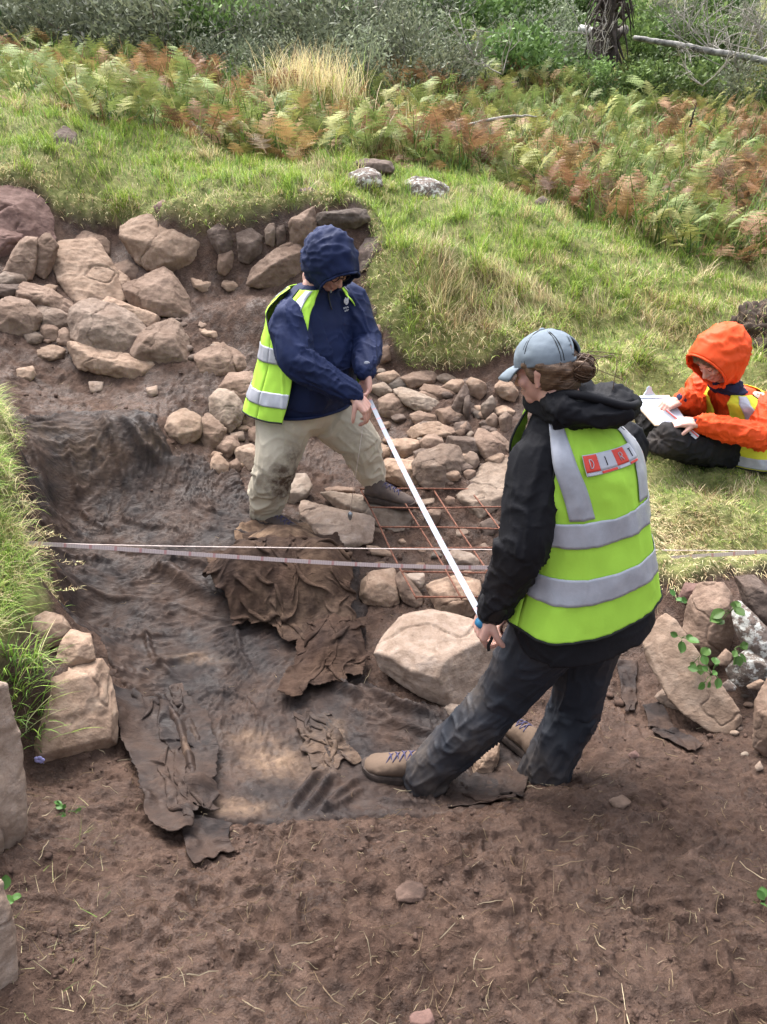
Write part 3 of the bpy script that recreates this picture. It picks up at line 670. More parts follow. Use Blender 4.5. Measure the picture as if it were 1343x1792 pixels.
for pts, hgt, wid in (
    ('140,895 165,922 215,946', .018, .014), ('348,862 362,890 378,906', .016, .012), ('255,1000 300,1010 335,1036 402,1062', .035, .03), ('285,985 330,990 372,1000', .02, .012),
    ('62,790 80,850 88,900', .03, .02), ('180,745 212,820 226,872', .025, .022), ('206,742 250,800 288,818', .028, .02), ('120,775 132,840 142,892', .022, .02), ('236,742 262,775 300,800', .02, .015),
    ('270,1215 318,1290 348,1398', .045, .022), ('300,1222 340,1290 360,1340', .03, .02), ('240,1180 300,1165 360,1150', .012, .012), ('500,1432 528,1395 562,1352', .03, .018), ('522,1434 560,1392 588,1362', .024, .016), ('548,1436 590,1398 640,1360', .02, .014),
    ('630,1212 700,1246 765,1262', .03, .016), ('640,1240 700,1280 780,1300', .018, .012), ('560,1180 600,1215 640,1232', .03, .02), ('150,1030 190,1050 250,1052', .014, .012), ('170,1100 220,1120 300,1118', .012, .01), ('390,930 440,945 500,950', .014, .012),
    ('320,880 360,900 420,905', .012, .01), ('200,905 260,930 330,935', .015, .012), ('90,950 150,985 210,990', .018, .014), ('650,1400 700,1415 760,1412', .016, .012), ('410,1080 420,1150 450,1200', .014, .012), ('250,1100 270,1160 320,1200', .014, .012),
    ('640,1380 600,1410 560,1430', .014, .012), ('300,1060 360,1085 420,1100', .012, .01), ('180,960 230,975 300,965', .014, .01), ('360,1210 430,1230 470,1290', .012, .01), ('230,1080 280,1090 320,1070', .010, .009)):
    FOLDS.append((poly_world(arr(pts)), hgt, wid))
def sheet_relief(x, y, bottom):
    p = P3(x, y)
    wv = np.stack([fbm(p * 2.2, 3, 201), fbm(p * 2.2, 3, 202), 0 * x], 1)
    # crease direction wanders with the flow of the cloth
    ang = 1.15 + 1.3 * fbm(p * 1.3, 2, 205)
    u = x * np.cos(ang) + y * np.sin(ang); v = -x * np.sin(ang) + y * np.cos(ang)
    q = np.stack([u * 3.0, v * 15, 0 * x], 1) + wv * 1.2
    m = sstep(-.15, .35, fbm(p * 2.6, 2, 207))
    w_ = .014 * np.maximum(ridge_n(q, 210) - .45, 0) * 1.6 * m + .010 * np.maximum(ridge_n(q * 2.1 + 7, 211) - .55, 0) * 1.8 * sstep(-.2, .3, fbm(p * 4, 2, 209))
    q3 = np.stack([u * 7, v * 34, 0 * x], 1) + wv * 3
    w_ += .0075 * np.maximum(ridge_n(q3, 224) - .5, 0) * 2 * sstep(-.05, .25, fbm(p * 5, 2, 227)) + .006 * np.maximum(ridge_n(q3[:, [1, 0, 2]] * .8, 225) - .55, 0) * 2 * sstep(-.05, .25, fbm(p * 5 + 3, 2, 228))
    q2 = np.stack([u * 11, v * 4, 0 * x], 1) + wv * 2
    w_ += .008 * np.maximum(ridge_n(q2, 214) - .6, 0) * 2 * sstep(0, .3, fbm(p * 3.1, 2, 217))
    w_ += .010 * fbm(p * 6, 2, 219) + .003 * fbm(p * 45, 2, 220)
    for pl, hh, ww in FOLDS:
        best = np.full(x.shape, 1e9); tt = np.zeros(x.shape)
        if True:
            lo = pl.min(0) - .15; hi = pl.max(0) + .15
            k = np.where((x > lo[0]) & (x < hi[0]) & (y > lo[1]) & (y < hi[1]))[0]
            if len(k) == 0: continue
            xs, ys = x[k] + .012 * wv[k, 0], y[k] + .012 * wv[k, 1]
            n = len(pl) - 1; b = np.full(len(k), 1e9); t = np.zeros(len(k))
            for i in range(n):
                d, s_ = seg_dist(xs, ys, pl[i], pl[i + 1]); c = d < b; b[c] = d[c]; t[c] = (i + s_[c]) / n
            w_[k] += hh * np.exp(-(b / ww) ** 2) * np.clip(np.sin(math.pi * np.clip(t, .04, .96)) * 1.6, 0, 1)
    return w_ * 1.5
def build_sheet():
    lo, hi = SHEET.min(0), SHEET.max(0); st = .0068
    ax, ay = np.arange(lo[0], hi[0] + st, st), np.arange(lo[1], hi[1] + st, st)
    X, Yv = np.meshgrid(ax, ay); sh = X.shape; X, Yv = X.ravel(), Yv.ravel()
    sd = poly_sd(SHEET, X, Yv) + .040 * fbm(P3(X * 8, Yv * 8), 4, 230, .6)
    base = H(X, Yv) + .012
    for bx, by, hgt, r in ((100, 770, .05, .13), (185, 765, .05, .14), (255, 770, .06, .10), (70, 800, .04, .08)):
        c = hit(bx, by); base += hgt * np.exp(-((X - c[0]) ** 2 + (Yv - c[1]) ** 2) / r ** 2)
    Z = np.maximum(base + sheet_relief(X, Yv, base), ground(X, Yv) + .005)
    Z -= .03 * sstep(.02, -.012, sd)
    ok = (sd > -.012).reshape(sh)
    Fq = grid_faces(*sh); keep = ok.ravel()[Fq].all(1); Fq = Fq[keep]
    used = np.unique(Fq); mp = -np.ones(len(X), int); mp[used] = np.arange(len(used)); Fq = mp[Fq]
    V = np.stack([X, Yv, Z], 1)[used]
    stn = np.zeros(len(V))
    for sx, sy, rx, ry, a in ((480, 1335, .10, .09, 1.0), (440, 1300, .12, .05, .6), (350, 1160, .09, .03, .8), (590, 1290, .03, .06, .8), (540, 1300, .03, .06, .9), (150, 800, .2, .12, .35), (420, 1420, .12, .05, .7), (560, 1345, .05, .04, .7), (330, 1330, .02, .10, .5), (100, 780, .12, .06, .4), (260, 780, .08, .06, .35)):
        c = hit(sx, sy); stn = np.maximum(stn, a * np.exp(-((V[:, 0] - c[0]) / rx) ** 2 - ((V[:, 1] - c[1]) / ry) ** 2))
    me = mesh_np('ground_membrane', V, Fq); color_attr(me, 'stain', stn)
    o = obj('ground_membrane', me, mat_sheet('wet_membrane', True, .52), None, V.mean(0))
    tag(o, 'wet dark wrinkled membrane sheet covering the trench floor and left hump', 'ground sheet')
    return V
build_sheet()

# crumpled cloth: a small cloth simulation on the ground
def drape(corners, nu, nv, su, sv, floor_bumps, seed, steps=110, h0=.06, lift=.016, mask=None, iters=5):
    A, B, C, D = [hit(*q) for q in corners]
    u, v = np.meshgrid(np.linspace(0, 1, nu), np.linspace(0, 1, nv)); u3, v3 = u[..., None], v[..., None]
    X = A * (1 - u3) * (1 - v3) + B * u3 * (1 - v3) + C * u3 * v3 + D * (1 - u3) * v3
    p = np.stack([u.ravel() * 5, v.ravel() * 5, 0 * u.ravel()], 1)
    def floor(x, y):
        z = np.maximum(H(x, y), ground(x, y)) + lift
        for bx, by, rx, ry, hh, rot in BMP:
            c, s = math.cos(rot), math.sin(rot); a = ((x - bx) * c + (y - by) * s) / rx; b = (-(x - bx) * s + (y - by) * c) / ry
            r2 = a * a + b * b; z = z + hh * np.clip(1 - r2, 0, 1) ** 1.15
        return z
    BMP = [(*hit(bx, by)[:2], rx, ry, hh, rot) for bx, by, rx, ry, hh, rot in floor_bumps]
    fx = axis_grid = None
    gxs = np.linspace(X[..., 0].min() - .25, X[..., 0].max() + .25, 140); gys = np.linspace(X[..., 1].min() - .25, X[..., 1].max() + .25, 140)
    mx, my = np.meshgrid(gxs, gys); fz = floor(mx.ravel(), my.ravel()).reshape(mx.shape)
    def fl(x, y):
        a = np.clip((x - gxs[0]) / (gxs[1] - gxs[0]), 0, 138.999); b = np.clip((y - gys[0]) / (gys[1] - gys[0]), 0, 138.999)
        i, j = a.astype(int), b.astype(int); a, b = a - i, b - j
        return (fz[j, i] * (1 - a) + fz[j, i + 1] * a) * (1 - b) + (fz[j + 1, i] * (1 - a) + fz[j + 1, i + 1] * a) * b
    rest = lambda P, ax_, st: np.linalg.norm(np.diff(P, axis=ax_) if st == 1 else (P[2:] - P[:-2] if ax_ == 0 else P[:, 2:] - P[:, :-2]), axis=-1)
    r_u = rest(X, 1, 1) * su; r_v = rest(X, 0, 1) * sv; r_u2 = rest(X, 1, 2) * su; r_v2 = rest(X, 0, 2) * sv
    r_u4 = np.linalg.norm(X[:, 5:] - X[:, :-5], axis=-1) * su; r_v4 = np.linalg.norm(X[5:] - X[:-5], axis=-1) * sv
    r_d = np.sqrt(r_u[:-1] ** 2 + r_v[:, :-1] ** 2); 
    X = X.copy(); X[..., 2] = fl(X[..., 0], X[..., 1]) + h0 * (.6 + .8 * (fbm(p * .9, 4, seed).reshape(nv, nu) + .4)) 
    X[..., 0] += .02 * fbm(p * 2, 3, seed + 5).reshape(nv, nu); X[..., 1] += .02 * fbm(p * 2, 3, seed + 6).reshape(nv, nu)
    V = np.zeros_like(X)
    def con(a, b, r, k):
        d = X[b] - X[a]; L = np.linalg.norm(d, axis=-1); c = (d * ((L - r) / (L + 1e-9))[..., None]) * (.5 * k)
        X[a] += c; X[b] -= c
    S_ = slice
    for st in range(steps):
        V *= .90; V[..., 2] -= .0016; old = X.copy(); X += V
        for it in range(iters):
            for o in (0, 1):
                n = (nu - o) // 2 * 2
                con((S_(None), S_(o, o + n - 1, 2)), (S_(None), S_(o + 1, o + n, 2)), r_u[:, o:o + n - 1:2], .9)
                n = (nv - o) // 2 * 2
                con((S_(o, o + n - 1, 2), S_(None)), (S_(o + 1, o + n, 2), S_(None)), r_v[o:o + n - 1:2], .9)
            con((S_(0, -1), S_(0, -1)), (S_(1, None), S_(1, None)), r_d, .35); con((S_(0, -1), S_(1, None)), (S_(1, None), S_(0, -1)), r_d, .35)
            con((S_(None), S_(0, -2)), (S_(None), S_(2, None)), r_u2, .16); con((S_(0, -2), S_(None)), (S_(2, None), S_(None)), r_v2, .16)
            con((S_(None), S_(0, -5)), (S_(None), S_(5, None)), r_u4, .10); con((S_(0, -5), S_(None)), (S_(5, None), S_(None)), r_v4, .10)
            f = fl(X[..., 0], X[..., 1]); hitm = X[..., 2] < f
            X[..., 2] = np.where(hitm, f, X[..., 2])
            fr = hitm[..., None] * .45; X[..., :2] -= (X[..., :2] - old[..., :2]) * fr
        V = np.clip(X - old, -.02, .02)
    Fq = grid_faces(nv, nu)
    if mask is not None:
        ok = mask(u, v).ravel(); Fq = Fq[ok[Fq].all(1)]
        used = np.unique(Fq); mp = -np.ones(nu * nv, int); mp[used] = np.arange(len(used)); return X.reshape(-1, 3)[used], mp[Fq]
    return X.reshape(-1, 3), Fq
def cloth(name, label, cat, mat, corners, nu, nv, su, sv, bumps, seed, stain=0.0, th=.0028, **k):
    V, Fq = drape(corners, nu, nv, su, sv, bumps, seed, **k)
    me = mesh_np(name, V, Fq)
    p = P3(V[:, 0], V[:, 1], V[:, 2]); color_attr(me, 'stain', np.clip(stain * (1 + 2 * fbm(p * 6, 3, seed)), 0, 1))
    o = obj(name, me, None, None, V.mean(0))
    m = o.modifiers.new('s', 'SUBSURF'); m.levels = 1; m.render_levels = 1
    m = o.modifiers.new('t', 'SOLIDIFY'); m.thickness = th; m.offset = 1
    o.data = evaluated(o); o.modifiers.clear(); o.data.materials.clear(); o.data.materials.append(mat)
    o.data.polygons.foreach_set('use_smooth', np.full(len(o.data.polygons), True))
    return tag(o, label, cat)
M_DRY = mat_sheet('muddy_cloth', False, .54); M_WET2 = mat_sheet('wet_cloth_strip', True, .5)
wob = lambda s: (lambda u, v: (u > .03 + .05 * np.sin(v * 9 + s)) & (u < .97 - .05 * np.sin(v * 7 + s * 2)) & (v > .03 + .05 * np.sin(u * 8 + s)) & (v < .97 - .06 * np.sin(u * 6 + s)))
cloth('crumpled_cloth', 'large heap of muddy brown crumpled geotextile under the measuring tape', 'ground cloth', M_DRY, [(345, 985), (600, 940), (640, 1150), (410, 1130)], 120, 120, 1.42, 1.34,
      [(500, 1040, .40, .28, .19, 0.1), (585, 1070, .15, .28, .10, .2), (420, 1060, .18, .16, .08, 0)], 301, stain=.16, h0=.20, steps=90, mask=wob(1), lift=.06)
cloth('cloth_lump', 'stiff tan cloth lump stretched over a stone by the left walking boot', 'ground cloth', M_DRY, [(418, 925), (598, 915), (640, 1000), (400, 1010)], 76, 46, 1.06, 1.06, [(508, 990, .27, .22, .15, 0.05)], 317, stain=.85, h0=.14, steps=110, mask=wob(2), lift=.03)
cloth('cloth_tail', 'twisted tail of brown cloth trailing from the heap towards the front', 'ground cloth', M_DRY, [(540, 1110), (640, 1100), (622, 1215), (500, 1240)], 70, 72, 1.75, 1.15, [(590, 1140, .14, .18, .07, 0)], 323, stain=.08, h0=.12, steps=80, mask=wob(3), lift=.06)
cloth('membrane_flap', 'folded strips of wet membrane hanging over the lower left mud edge', 'ground sheet', M_WET2, [(206, 1225), (330, 1215), (392, 1450), (296, 1480)], 72, 96, 2.2, 1.06, [(350, 1395, .07, .05, .05, 0)], 331, stain=.02, h0=.12, steps=80, mask=wob(4), lift=.05)
cloth('membrane_flap', 'small dark torn end of membrane lying on mud at the lower left', 'ground sheet', M_WET2, [(330, 1440), (392, 1450), (395, 1495), (345, 1512)], 26, 30, 1.45, 1.15, [], 337, h0=.04, steps=70)
cloth('cloth_scrap', 'crumpled scrap of membrane with pale clay between heap and grey boot', 'ground cloth', M_WET2, [(522, 1262), (570, 1262), (618, 1338), (556, 1345)], 44, 56, 2.0, 1.35, [(590, 1300, .03, .05, .035, 0)], 341, stain=.25, h0=.10, steps=70, lift=.02)
cloth('membrane_flap', 'dark twisted membrane strip just right of the front boot heel', 'ground sheet', M_WET2, [(790, 1370), (850, 1365), (868, 1412), (800, 1418)], 34, 34, 1.7, 1.2, [], 347, h0=.06, steps=80)
cloth('membrane_flap', 'vertical rumpled membrane strip between the two dark trouser legs', 'ground sheet', M_WET2, [(868, 1270), (905, 1270), (905, 1400), (868, 1405)], 30, 60, 2.0, 1.1, [], 353, h0=.05, steps=80)
cloth('plastic_strip', 'short grey plastic strip bent on the mud below the right bank', 'plastic strip', M_WET2, [(1128, 1240), (1152, 1235), (1178, 1285), (1140, 1275)], 22, 30, 1.25, 1.1, [], 359, h0=.03, steps=50)
cloth('plastic_strip', 'long grey plastic strip curling on the mud toward the right edge', 'plastic strip', M_WET2, [(1140, 1285), (1180, 1285), (1225, 1308), (1215, 1322)], 26, 40, 1.3, 1.1, [], 367, h0=.03, steps=50)
cloth('plastic_strip', 'muddy upright plastic strip behind the right trouser leg', 'plastic strip', M_WET2, [(1085, 1165), (1112, 1165), (1108, 1245), (1095, 1250)], 22, 40, 1.4, 1.1, [], 373, h0=.04, steps=50)

# ================================================================ SURVEY GEAR
def mat_flat(name, col, rough=.6, nz=.12, scale=40, bump=.0, spec=.35, metal=0.0):
    M = Mat(name); n = M.noise(scale, 5, .6)
    c = M.mix(M.ramp(n, [(.35, 0.0), (.7, 1.0)]), tuple(q * (1 - nz) for q in col), tuple(min(1, q * (1 + nz)) for q in col))
    nb = M.bump(n, bump, .004) if bump else None
    return M.set(c, rough, nb, Specular_IOR_Level=spec, Metallic=metal)
M_RUST = mat_flat('rusty_steel', (.17, .068, .042), .8, .45, 90, .4)
M_STAFF = mat_flat('white_tape', (.36, .39, .45), .45, .05, 12)
M_STRING = mat_flat('string', (.62, .52, .48), .8, .15, 60)
M_BLACK = mat_flat('black_plastic', (.012, .012, .014), .45, .2)
M_BLUE = mat_flat('blue_plastic', (.03, .16, .30), .4, .1)
M_STEEL = mat_flat('grey_metal', (.30, .31, .32), .35, .15, 30, 0, .5, .8)
def mat_tape(base=(.50, .41, .40), tick=(.30, .2, .2), k1=.45):
    M = Mat('measuring_tape_face'); uv = M.attr('along').outputs['Fac']
    t1 = M.math('LESS_THAN', M.math('FRACT', M.math('MULTIPLY', uv, 100.0), 0), .22)
    t2 = M.math('LESS_THAN', M.math('FRACT', M.math('MULTIPLY', uv, 10.0), 0), .10)
    c = M.mix(M.math('MULTIPLY', t1, k1), base, tick); c = M.mix(M.math('MULTIPLY', t2, .6), c, (.40, .12, .12))
    return M.set(c, .5)
M_TAPE = mat_tape()
def ribbon(pts, width, th, face, along=None):
    """flat band with thickness; face = direction the broad side looks to"""
    pts = np.asarray(pts, float); t = np.gradient(pts, axis=0); t /= np.linalg.norm(t, axis=1)[:, None]
    f = np.array([nrm(np.asarray(face) - q * (np.asarray(face) @ q)) for q in t]); s = np.cross(t, f)
    V = np.concatenate([pts + s * width / 2 + f * th / 2, pts - s * width / 2 + f * th / 2, pts - s * width / 2 - f * th / 2, pts + s * width / 2 - f * th / 2])
    n = len(pts); Fq = []
    for i in range(n - 1):
        for a in range(4):
            b = (a + 1) % 4; Fq.append((a * n + i, b * n + i, b * n + i + 1, a * n + i + 1))
    Fq += [(0, 3 * n, 2 * n, n), (n - 1, 2 * n - 1, 3 * n - 1, 4 * n - 1)]
    L = np.concatenate([[0], np.cumsum(np.linalg.norm(np.diff(pts, axis=0), axis=1))])
    return V, Fq, np.tile(L, 4)
# rusty planning frame
fr = empty('planning_frame', PZ(632, 858, .33)); tag(fr, 'rusty steel drawing grid frame lying over the stones in the trench', 'survey grid')
o0, ey, ex = PZ(632, 858, .33), PZ(729, 1047, .21), PZ(888, 859, .33)
EX = (ex - o0) / 4.0; EY = (ey - o0) / 5.0
wb = lambda k: .006 * math.sin(k * 2.3) 
for i in range(6):
    a, b = o0 + EX * i - EY * .02, o0 + EX * i + EY * 5.02
    pts = spline([a, a * .67 + b * .33 + [wb(i), 0, wb(i + 1)], a * .33 + b * .67 + [wb(i + 2), 0, wb(i)], b], 16)
    V, Fq = tube_np(pts, .0045, 7); obj('bar', mesh_np('bar', V, Fq), M_RUST, fr)
    a, b = o0 + EY * i - EX * .02, o0 + EY * i + EX * 5.02
    pts = spline([a, a * .67 + b * .33 + [0, wb(i) * 1.5, wb(i + 1)], a * .33 + b * .67 + [0, wb(i + 3), wb(i)], b], 16) + [0, 0, .007]
    V, Fq = tube_np(pts, .0045, 7); obj('bar', mesh_np('bar', V, Fq), M_RUST, fr)
# sagging measuring tape and string line across the trench
def lineY(x): return 2.78 + .30 * (x - 28) / 1400
pts = spline([PY(a, b, lineY(a)) for a, b in arr('22,949 160,957 300,967 560,984 720,991 860,993 1000,988 1150,978 1343,965 1440,957')], 160)
V, Fq, L = ribbon(pts, .017, .0012, nrm([0, -1, .35])); me = mesh_np('measuring_tape', V, Fq, False); color_attr(me, 'along', L)
tag(obj('measuring_tape', me, M_TAPE, None, pts[0]), 'long pale measuring tape sagging across the whole trench', 'tape measure')
pts = spline([PY(a, b, lineY(a) + .05) for a, b in arr('26,948 200,954 450,958 870,962 1150,963 1343,964 1440,964')], 60)
V, Fq = tube_np(pts, .0022, 6); tag(obj('string_line', mesh_np('string_line', V, Fq), M_STRING, None, pts[0]), 'thin string line stretched taut just above the sagging tape', 'string')
pk = PY(22, 955, 2.79); V, Fq = tube_np(np.array([pk + [-.01, 0, -.16], pk, pk + [.004, 0, .02]]), [.004, .0045, .0045], 8)
tag(obj('survey_peg', mesh_np('survey_peg', V, Fq), M_STEEL, None, pk), 'thin metal peg in the left grass bank holding tape and string', 'peg')
# white tape held between the two people
HA, HB = PY(649, 703, 3.50), PY(842, 1078, 1.93)
pts = np.array([HA * (1 - t) + HB * t + np.array([0, 0, -.02 * math.sin(math.pi * t)]) for t in np.linspace(-.015, 1.0, 60)])
V, Fq, L = ribbon(pts, .0195, .003, nrm([-.1, -.75, .75]))
me = mesh_np('levelling_tape', V, Fq, False); color_attr(me, 'along', L); sf = obj('levelling_tape', me, mat_tape((.20, .22, .26), (.10, .10, .12), .35), None, pts[0]); tag(sf, 'broad white tape held taut between the navy and the black jacket', 'tape measure')
V, Fq = tube_np(np.array([pts[-1] + [-.008, .0, -.014], pts[-1] + [.008, 0, -.026], pts[-1] + [.03, -.01, -.042]]), [.016, .021, .012], 10); obj('tape_case', mesh_np('tape_case', V, Fq), M_BLUE, sf)
q = PY(862, 1102, 1.9); V, Fq, L = ribbon(spline([q, q + [.002, 0, -.025], q + [-.008, 0, -.055], q + [-.006, 0, -.075]], 12), .009, .003, (0, -1, .2)); obj('wrist_strap', mesh_np('wrist_strap', V, Fq), M_BLACK, sf)
# plumb line
ta, tb = PY(640, 716, 3.5), PY(613, 897, 3.62)
pl = obj('plumb_line', mesh_np('plumb_line', *tube_np(np.array([ta, (ta + tb) / 2, tb]), .0014, 5)), M_STRING, None, tb); tag(pl, 'plumb line string ending in a metal bob above the notched slab', 'plumb line')
V, Fq = tube_np(np.array([tb + [0, 0, .006], tb, tb - [0, 0, .006], tb - [0, 0, .022], tb - [0, 0, .036], tb - [0, 0, .046]]), [.004, .009, .013, .013, .008, .0015], 12); obj('bob', mesh_np('bob', V, Fq), M_STEEL, pl)

# ================================================================ PEOPLE
def ellipsoid(c, r, ax=None, n=16):
    """ax: 3x3 rows = local axes"""
    ax = np.eye(3) if ax is None else np.asarray(ax)
    th = np.linspace(0, math.pi, n)[1:-1]; ph = np.linspace(0, 2 * math.pi, 2 * n, endpoint=False)
    T, Pp = np.meshgrid(th, ph, indexing='ij')
    L = np.stack([np.sin(T) * np.cos(Pp), np.sin(T) * np.sin(Pp), np.cos(T)], -1).reshape(-1, 3) * np.asarray(r)
    L = np.concatenate([L, [[0, 0, r[2]], [0, 0, -r[2]]]])
    V = np.asarray(c) + L @ ax; m = 2 * n; k = len(th)
    Fq = [tuple(q) for q in grid_faces(k, m, True)]
    a, b = k * m, k * m + 1
    Fq += [(a, (j + 1) % m, j) for j in range(m)] + [(b, (k - 1) * m + j, (k - 1) * m + (j + 1) % m) for j in range(m)]
    return V, Fq
def limb(pts, rad, n=18, res=28):
    """tapered round limb with rounded ends"""
    pr = np.concatenate([np.asarray(pts, float), np.asarray(rad, float)[:, None]], 1)
    s = spline(pr, res) if len(pts) > 2 else np.array([pr[0] * (1 - t) + pr[-1] * t for t in np.linspace(0, 1, res)])
    P, r = s[:, :3], s[:, 3]
    t0, t1 = nrm(P[0] - P[1]), nrm(P[-1] - P[-2])
    a = np.linspace(0, math.pi / 2, 5)[1:]
    Pp = np.concatenate([[P[0] + t0 * r[0] * math.sin(q) for q in a[::-1]], P, [P[-1] + t1 * r[-1] * math.sin(q) for q in a]])
    rr = np.concatenate([[max(1e-4, r[0] * math.cos(q)) for q in a[::-1]], r, [max(1e-4, r[-1] * math.cos(q)) for q in a]])
    return tube_np(Pp, rr, n)
class Torso:
    """elliptical rings: (centre, right axis, front axis, rx, ry_front, ry_back)"""
    def __init__(s, rings):
        s.A = np.array([np.concatenate([c, rt, fr, [rx, rf, rb]]) for c, rt, fr, rx, rf, rb in rings]); s.n = len(rings)
        s.S = spline(s.A, 121)
    def at(s, v, u, off=0.0):
        """v 0..1 bottom to top, u radians: 0 front, +90 right, 180 back"""
        v = np.clip(np.asarray(v, float), 0, 1) * 120; i = np.minimum(v.astype(int), 119); f = (v - i)[..., None]
        q = s.S[i] * (1 - f) + s.S[i + 1] * f
        c, rt, fr = q[..., 0:3], q[..., 3:6], q[..., 6:9]
        cu, su = np.cos(u), np.sin(u); e = 0.85
        cx = np.sign(su) * np.abs(su) ** e; cy = np.sign(cu) * np.abs(cu) ** e
        ry = np.where(cu > 0, q[..., 10], q[..., 11])
        return c + rt * ((q[..., 9] + off) * cx)[..., None] + fr * ((ry + off) * cy)[..., None]
    def mesh(s, n=40, m=40, scale_off=0.0):
        v, u = np.meshgrid(np.linspace(0, 1, m), np.linspace(0, 2 * math.pi, n, endpoint=False), indexing='ij')
        V = s.at(v, u, scale_off).reshape(-1, 3); Fq = [tuple(q) for q in grid_faces(m, n, True)]
        return V, Fq + [tuple(range(n - 1, -1, -1)), tuple((m - 1) * n + i for i in range(n))]
    def patch(s, v0, v1, uL, uR, off, nu=40, nv=60, wr=None):
        """open grid; uL, uR, off are numbers or functions of v"""
        vs = np.linspace(v0, v1, nv); fn = lambda q: (np.array([q(t) for t in vs]) if callable(q) else np.full(nv, float(q)))
        a, b, o = fn(uL), fn(uR), fn(off)
        t = np.linspace(0, 1, nu)[None, :]; U = a[:, None] * (1 - t) + b[:, None] * t; Vv = np.broadcast_to(vs[:, None], U.shape)
        oo = np.broadcast_to(o[:, None], U.shape)
        if wr is not None: oo = oo + wr(U, Vv)
        return s.at(Vv, U, oo).reshape(-1, 3), [tuple(q) for q in grid_faces(nv, nu)]
def fuse(name, parts, voxel, smooth=4):
    V, Fq = join_np(parts); me = mesh_np(name, V, Fq); return remesh(me, voxel, smooth, .5)
def creases(me, bones, seed, amp=1.0):
    """bones: (a, b, amplitude, rings per metre); cloth creases that run round the limb and cross diagonally"""
    c = get_co(me); no = get_no(me); best = np.full(len(c), 1e9); D = np.zeros(len(c))
    for k, (a, b, am, fq) in enumerate(bones):
        a, b = np.asarray(a), np.asarray(b); d = b - a; L = np.linalg.norm(d); d = d / L
        t = (c - a) @ d; tc = np.clip(t, 0, L); r = c - a - tc[:, None] * d; dist = np.linalg.norm(r, axis=1)
        u = nrm(np.cross(d, [.3, .2, 1])); w = np.cross(d, u); cu, cw = (r @ u) / (dist + 1e-6), (r @ w) / (dist + 1e-6)
        p = np.stack([t * fq, cu * 1.0 + t * 2, cw * 1.0], 1); p = p + .5 * np.stack([fbm(p * .8, 2, seed + k), fbm(p * .8 + 5, 2, seed + k + 1), 0 * t], 1)
        sh = lambda q, sd, pw: ((ridge_n(q, sd) + 1) / 2) ** pw
        val = am * (1.05 * sh(p, seed + 3 * k, 4) + .75 * sh(p * 1.9 + 3, seed + 3 * k + 1, 5) + .40 * sh(p * np.array([3.1, 2.2, 2.2]) + 11, seed + 3 * k + 4, 5) - .40 * np.maximum(ridge_n(p * .8 + 9, seed + 3 * k + 2) - .55, 0) + .25 * fbm(p * .7, 2, seed + 40 + k) - .35)
        m = dist < best; best = np.where(m, dist, best); D = np.where(m, val, D)
    # soften where two limbs meet
    set_co(me, c + no * (D * amp)[:, None])
def cut(me, planes):
    """keep the side the normal points away from"""
    bm = bmesh.new(); bm.from_mesh(me)
    for p, n in planes: bmesh.ops.bisect_plane(bm, geom=bm.verts[:] + bm.edges[:] + bm.faces[:], plane_co=p, plane_no=n, clear_outer=True)
    bm.to_mesh(me); bm.free(); me.update(); return me
def solid(o, th, off=1.0, sub=0):
    if sub: m = o.modifiers.new('u', 'SUBSURF'); m.levels = sub; m.render_levels = sub
    m = o.modifiers.new('t', 'SOLIDIFY'); m.thickness = th; m.offset = off
    mats = list(o.data.materials); o.data = evaluated(o); o.modifiers.clear(); o.data.materials.clear()
    for q in mats: o.data.materials.append(q)
    o.data.polygons.foreach_set('use_smooth', np.full(len(o.data.polygons), True))
def hand_parts(wrist, fdir, pnorm, side, curl=(35, 45, 30), spread=4, thumb=(35, 20), size=1.0, tcurl=25):
    """fdir along the hand, pnorm out of the palm side, side +1 thumb towards fdir x pnorm"""
    f = nrm(fdir); p = nrm(np.asarray(pnorm) - f * (np.asarray(pnorm) @ f)); s = np.cross(f, p) * side
    out = [limb([wrist - f * .03, wrist, wrist + f * .02 * size], [.024 * size, .024 * size, .026 * size])]
    for k in range(4):
        o = (k - 1.5) * .0195 * size; a = wrist + s * o * -.8; b = wrist + f * (.088 - .004 * abs(k - 1.2)) * size - s * o
        out.append(limb([a, (a + b) / 2 - p * .003, b], [.016 * size, .0165 * size, .0135 * size], 12, 12))
        dirv = nrm(f - s * math.tan(R(spread)) * (k - 1.5)); q = b.copy(); pts = [q.copy()]; ang = 0
        ln = np.array([.043, .028, .022]) * (1.0, 1.08, 1.0, .80)[k] * size
        for j in range(3):
            cj = curl[j] if not isinstance(curl[0], (tuple, list)) else curl[k][j]
            ang += R(cj); q = q + (dirv * math.cos(ang) + p * math.sin(ang)) * ln[j]; pts.append(q.copy())
        out.append(limb(pts, np.array([.0098, .0092, .0084, .0072]) * size, 10, 16))
    b = wrist + f * .022 * size + s * .024 * size; td = nrm(f * math.cos(R(thumb[0])) + s * math.sin(R(thumb[0])) + p * math.sin(R(thumb[1])))
    m = b + td * .042 * size; t2 = nrm(td + (p * .6 - s * .5) * math.sin(R(tcurl))); e = m + t2 * .034 * size; t3 = nrm(t2 + (p * .5 - s * .4) * math.sin(R(tcurl))); g = e + t3 * .024 * size
    out.append(limb([wrist + s * .012 * size, b, m, e, g], np.array([.016, .0155, .012, .0105, .008]) * size, 12, 22))
    return out
def frame(fwd, up=(0, 0, 1)):
    f = nrm(fwd); r = nrm(np.cross(f, up)); u = np.cross(r, f); return r, f, u
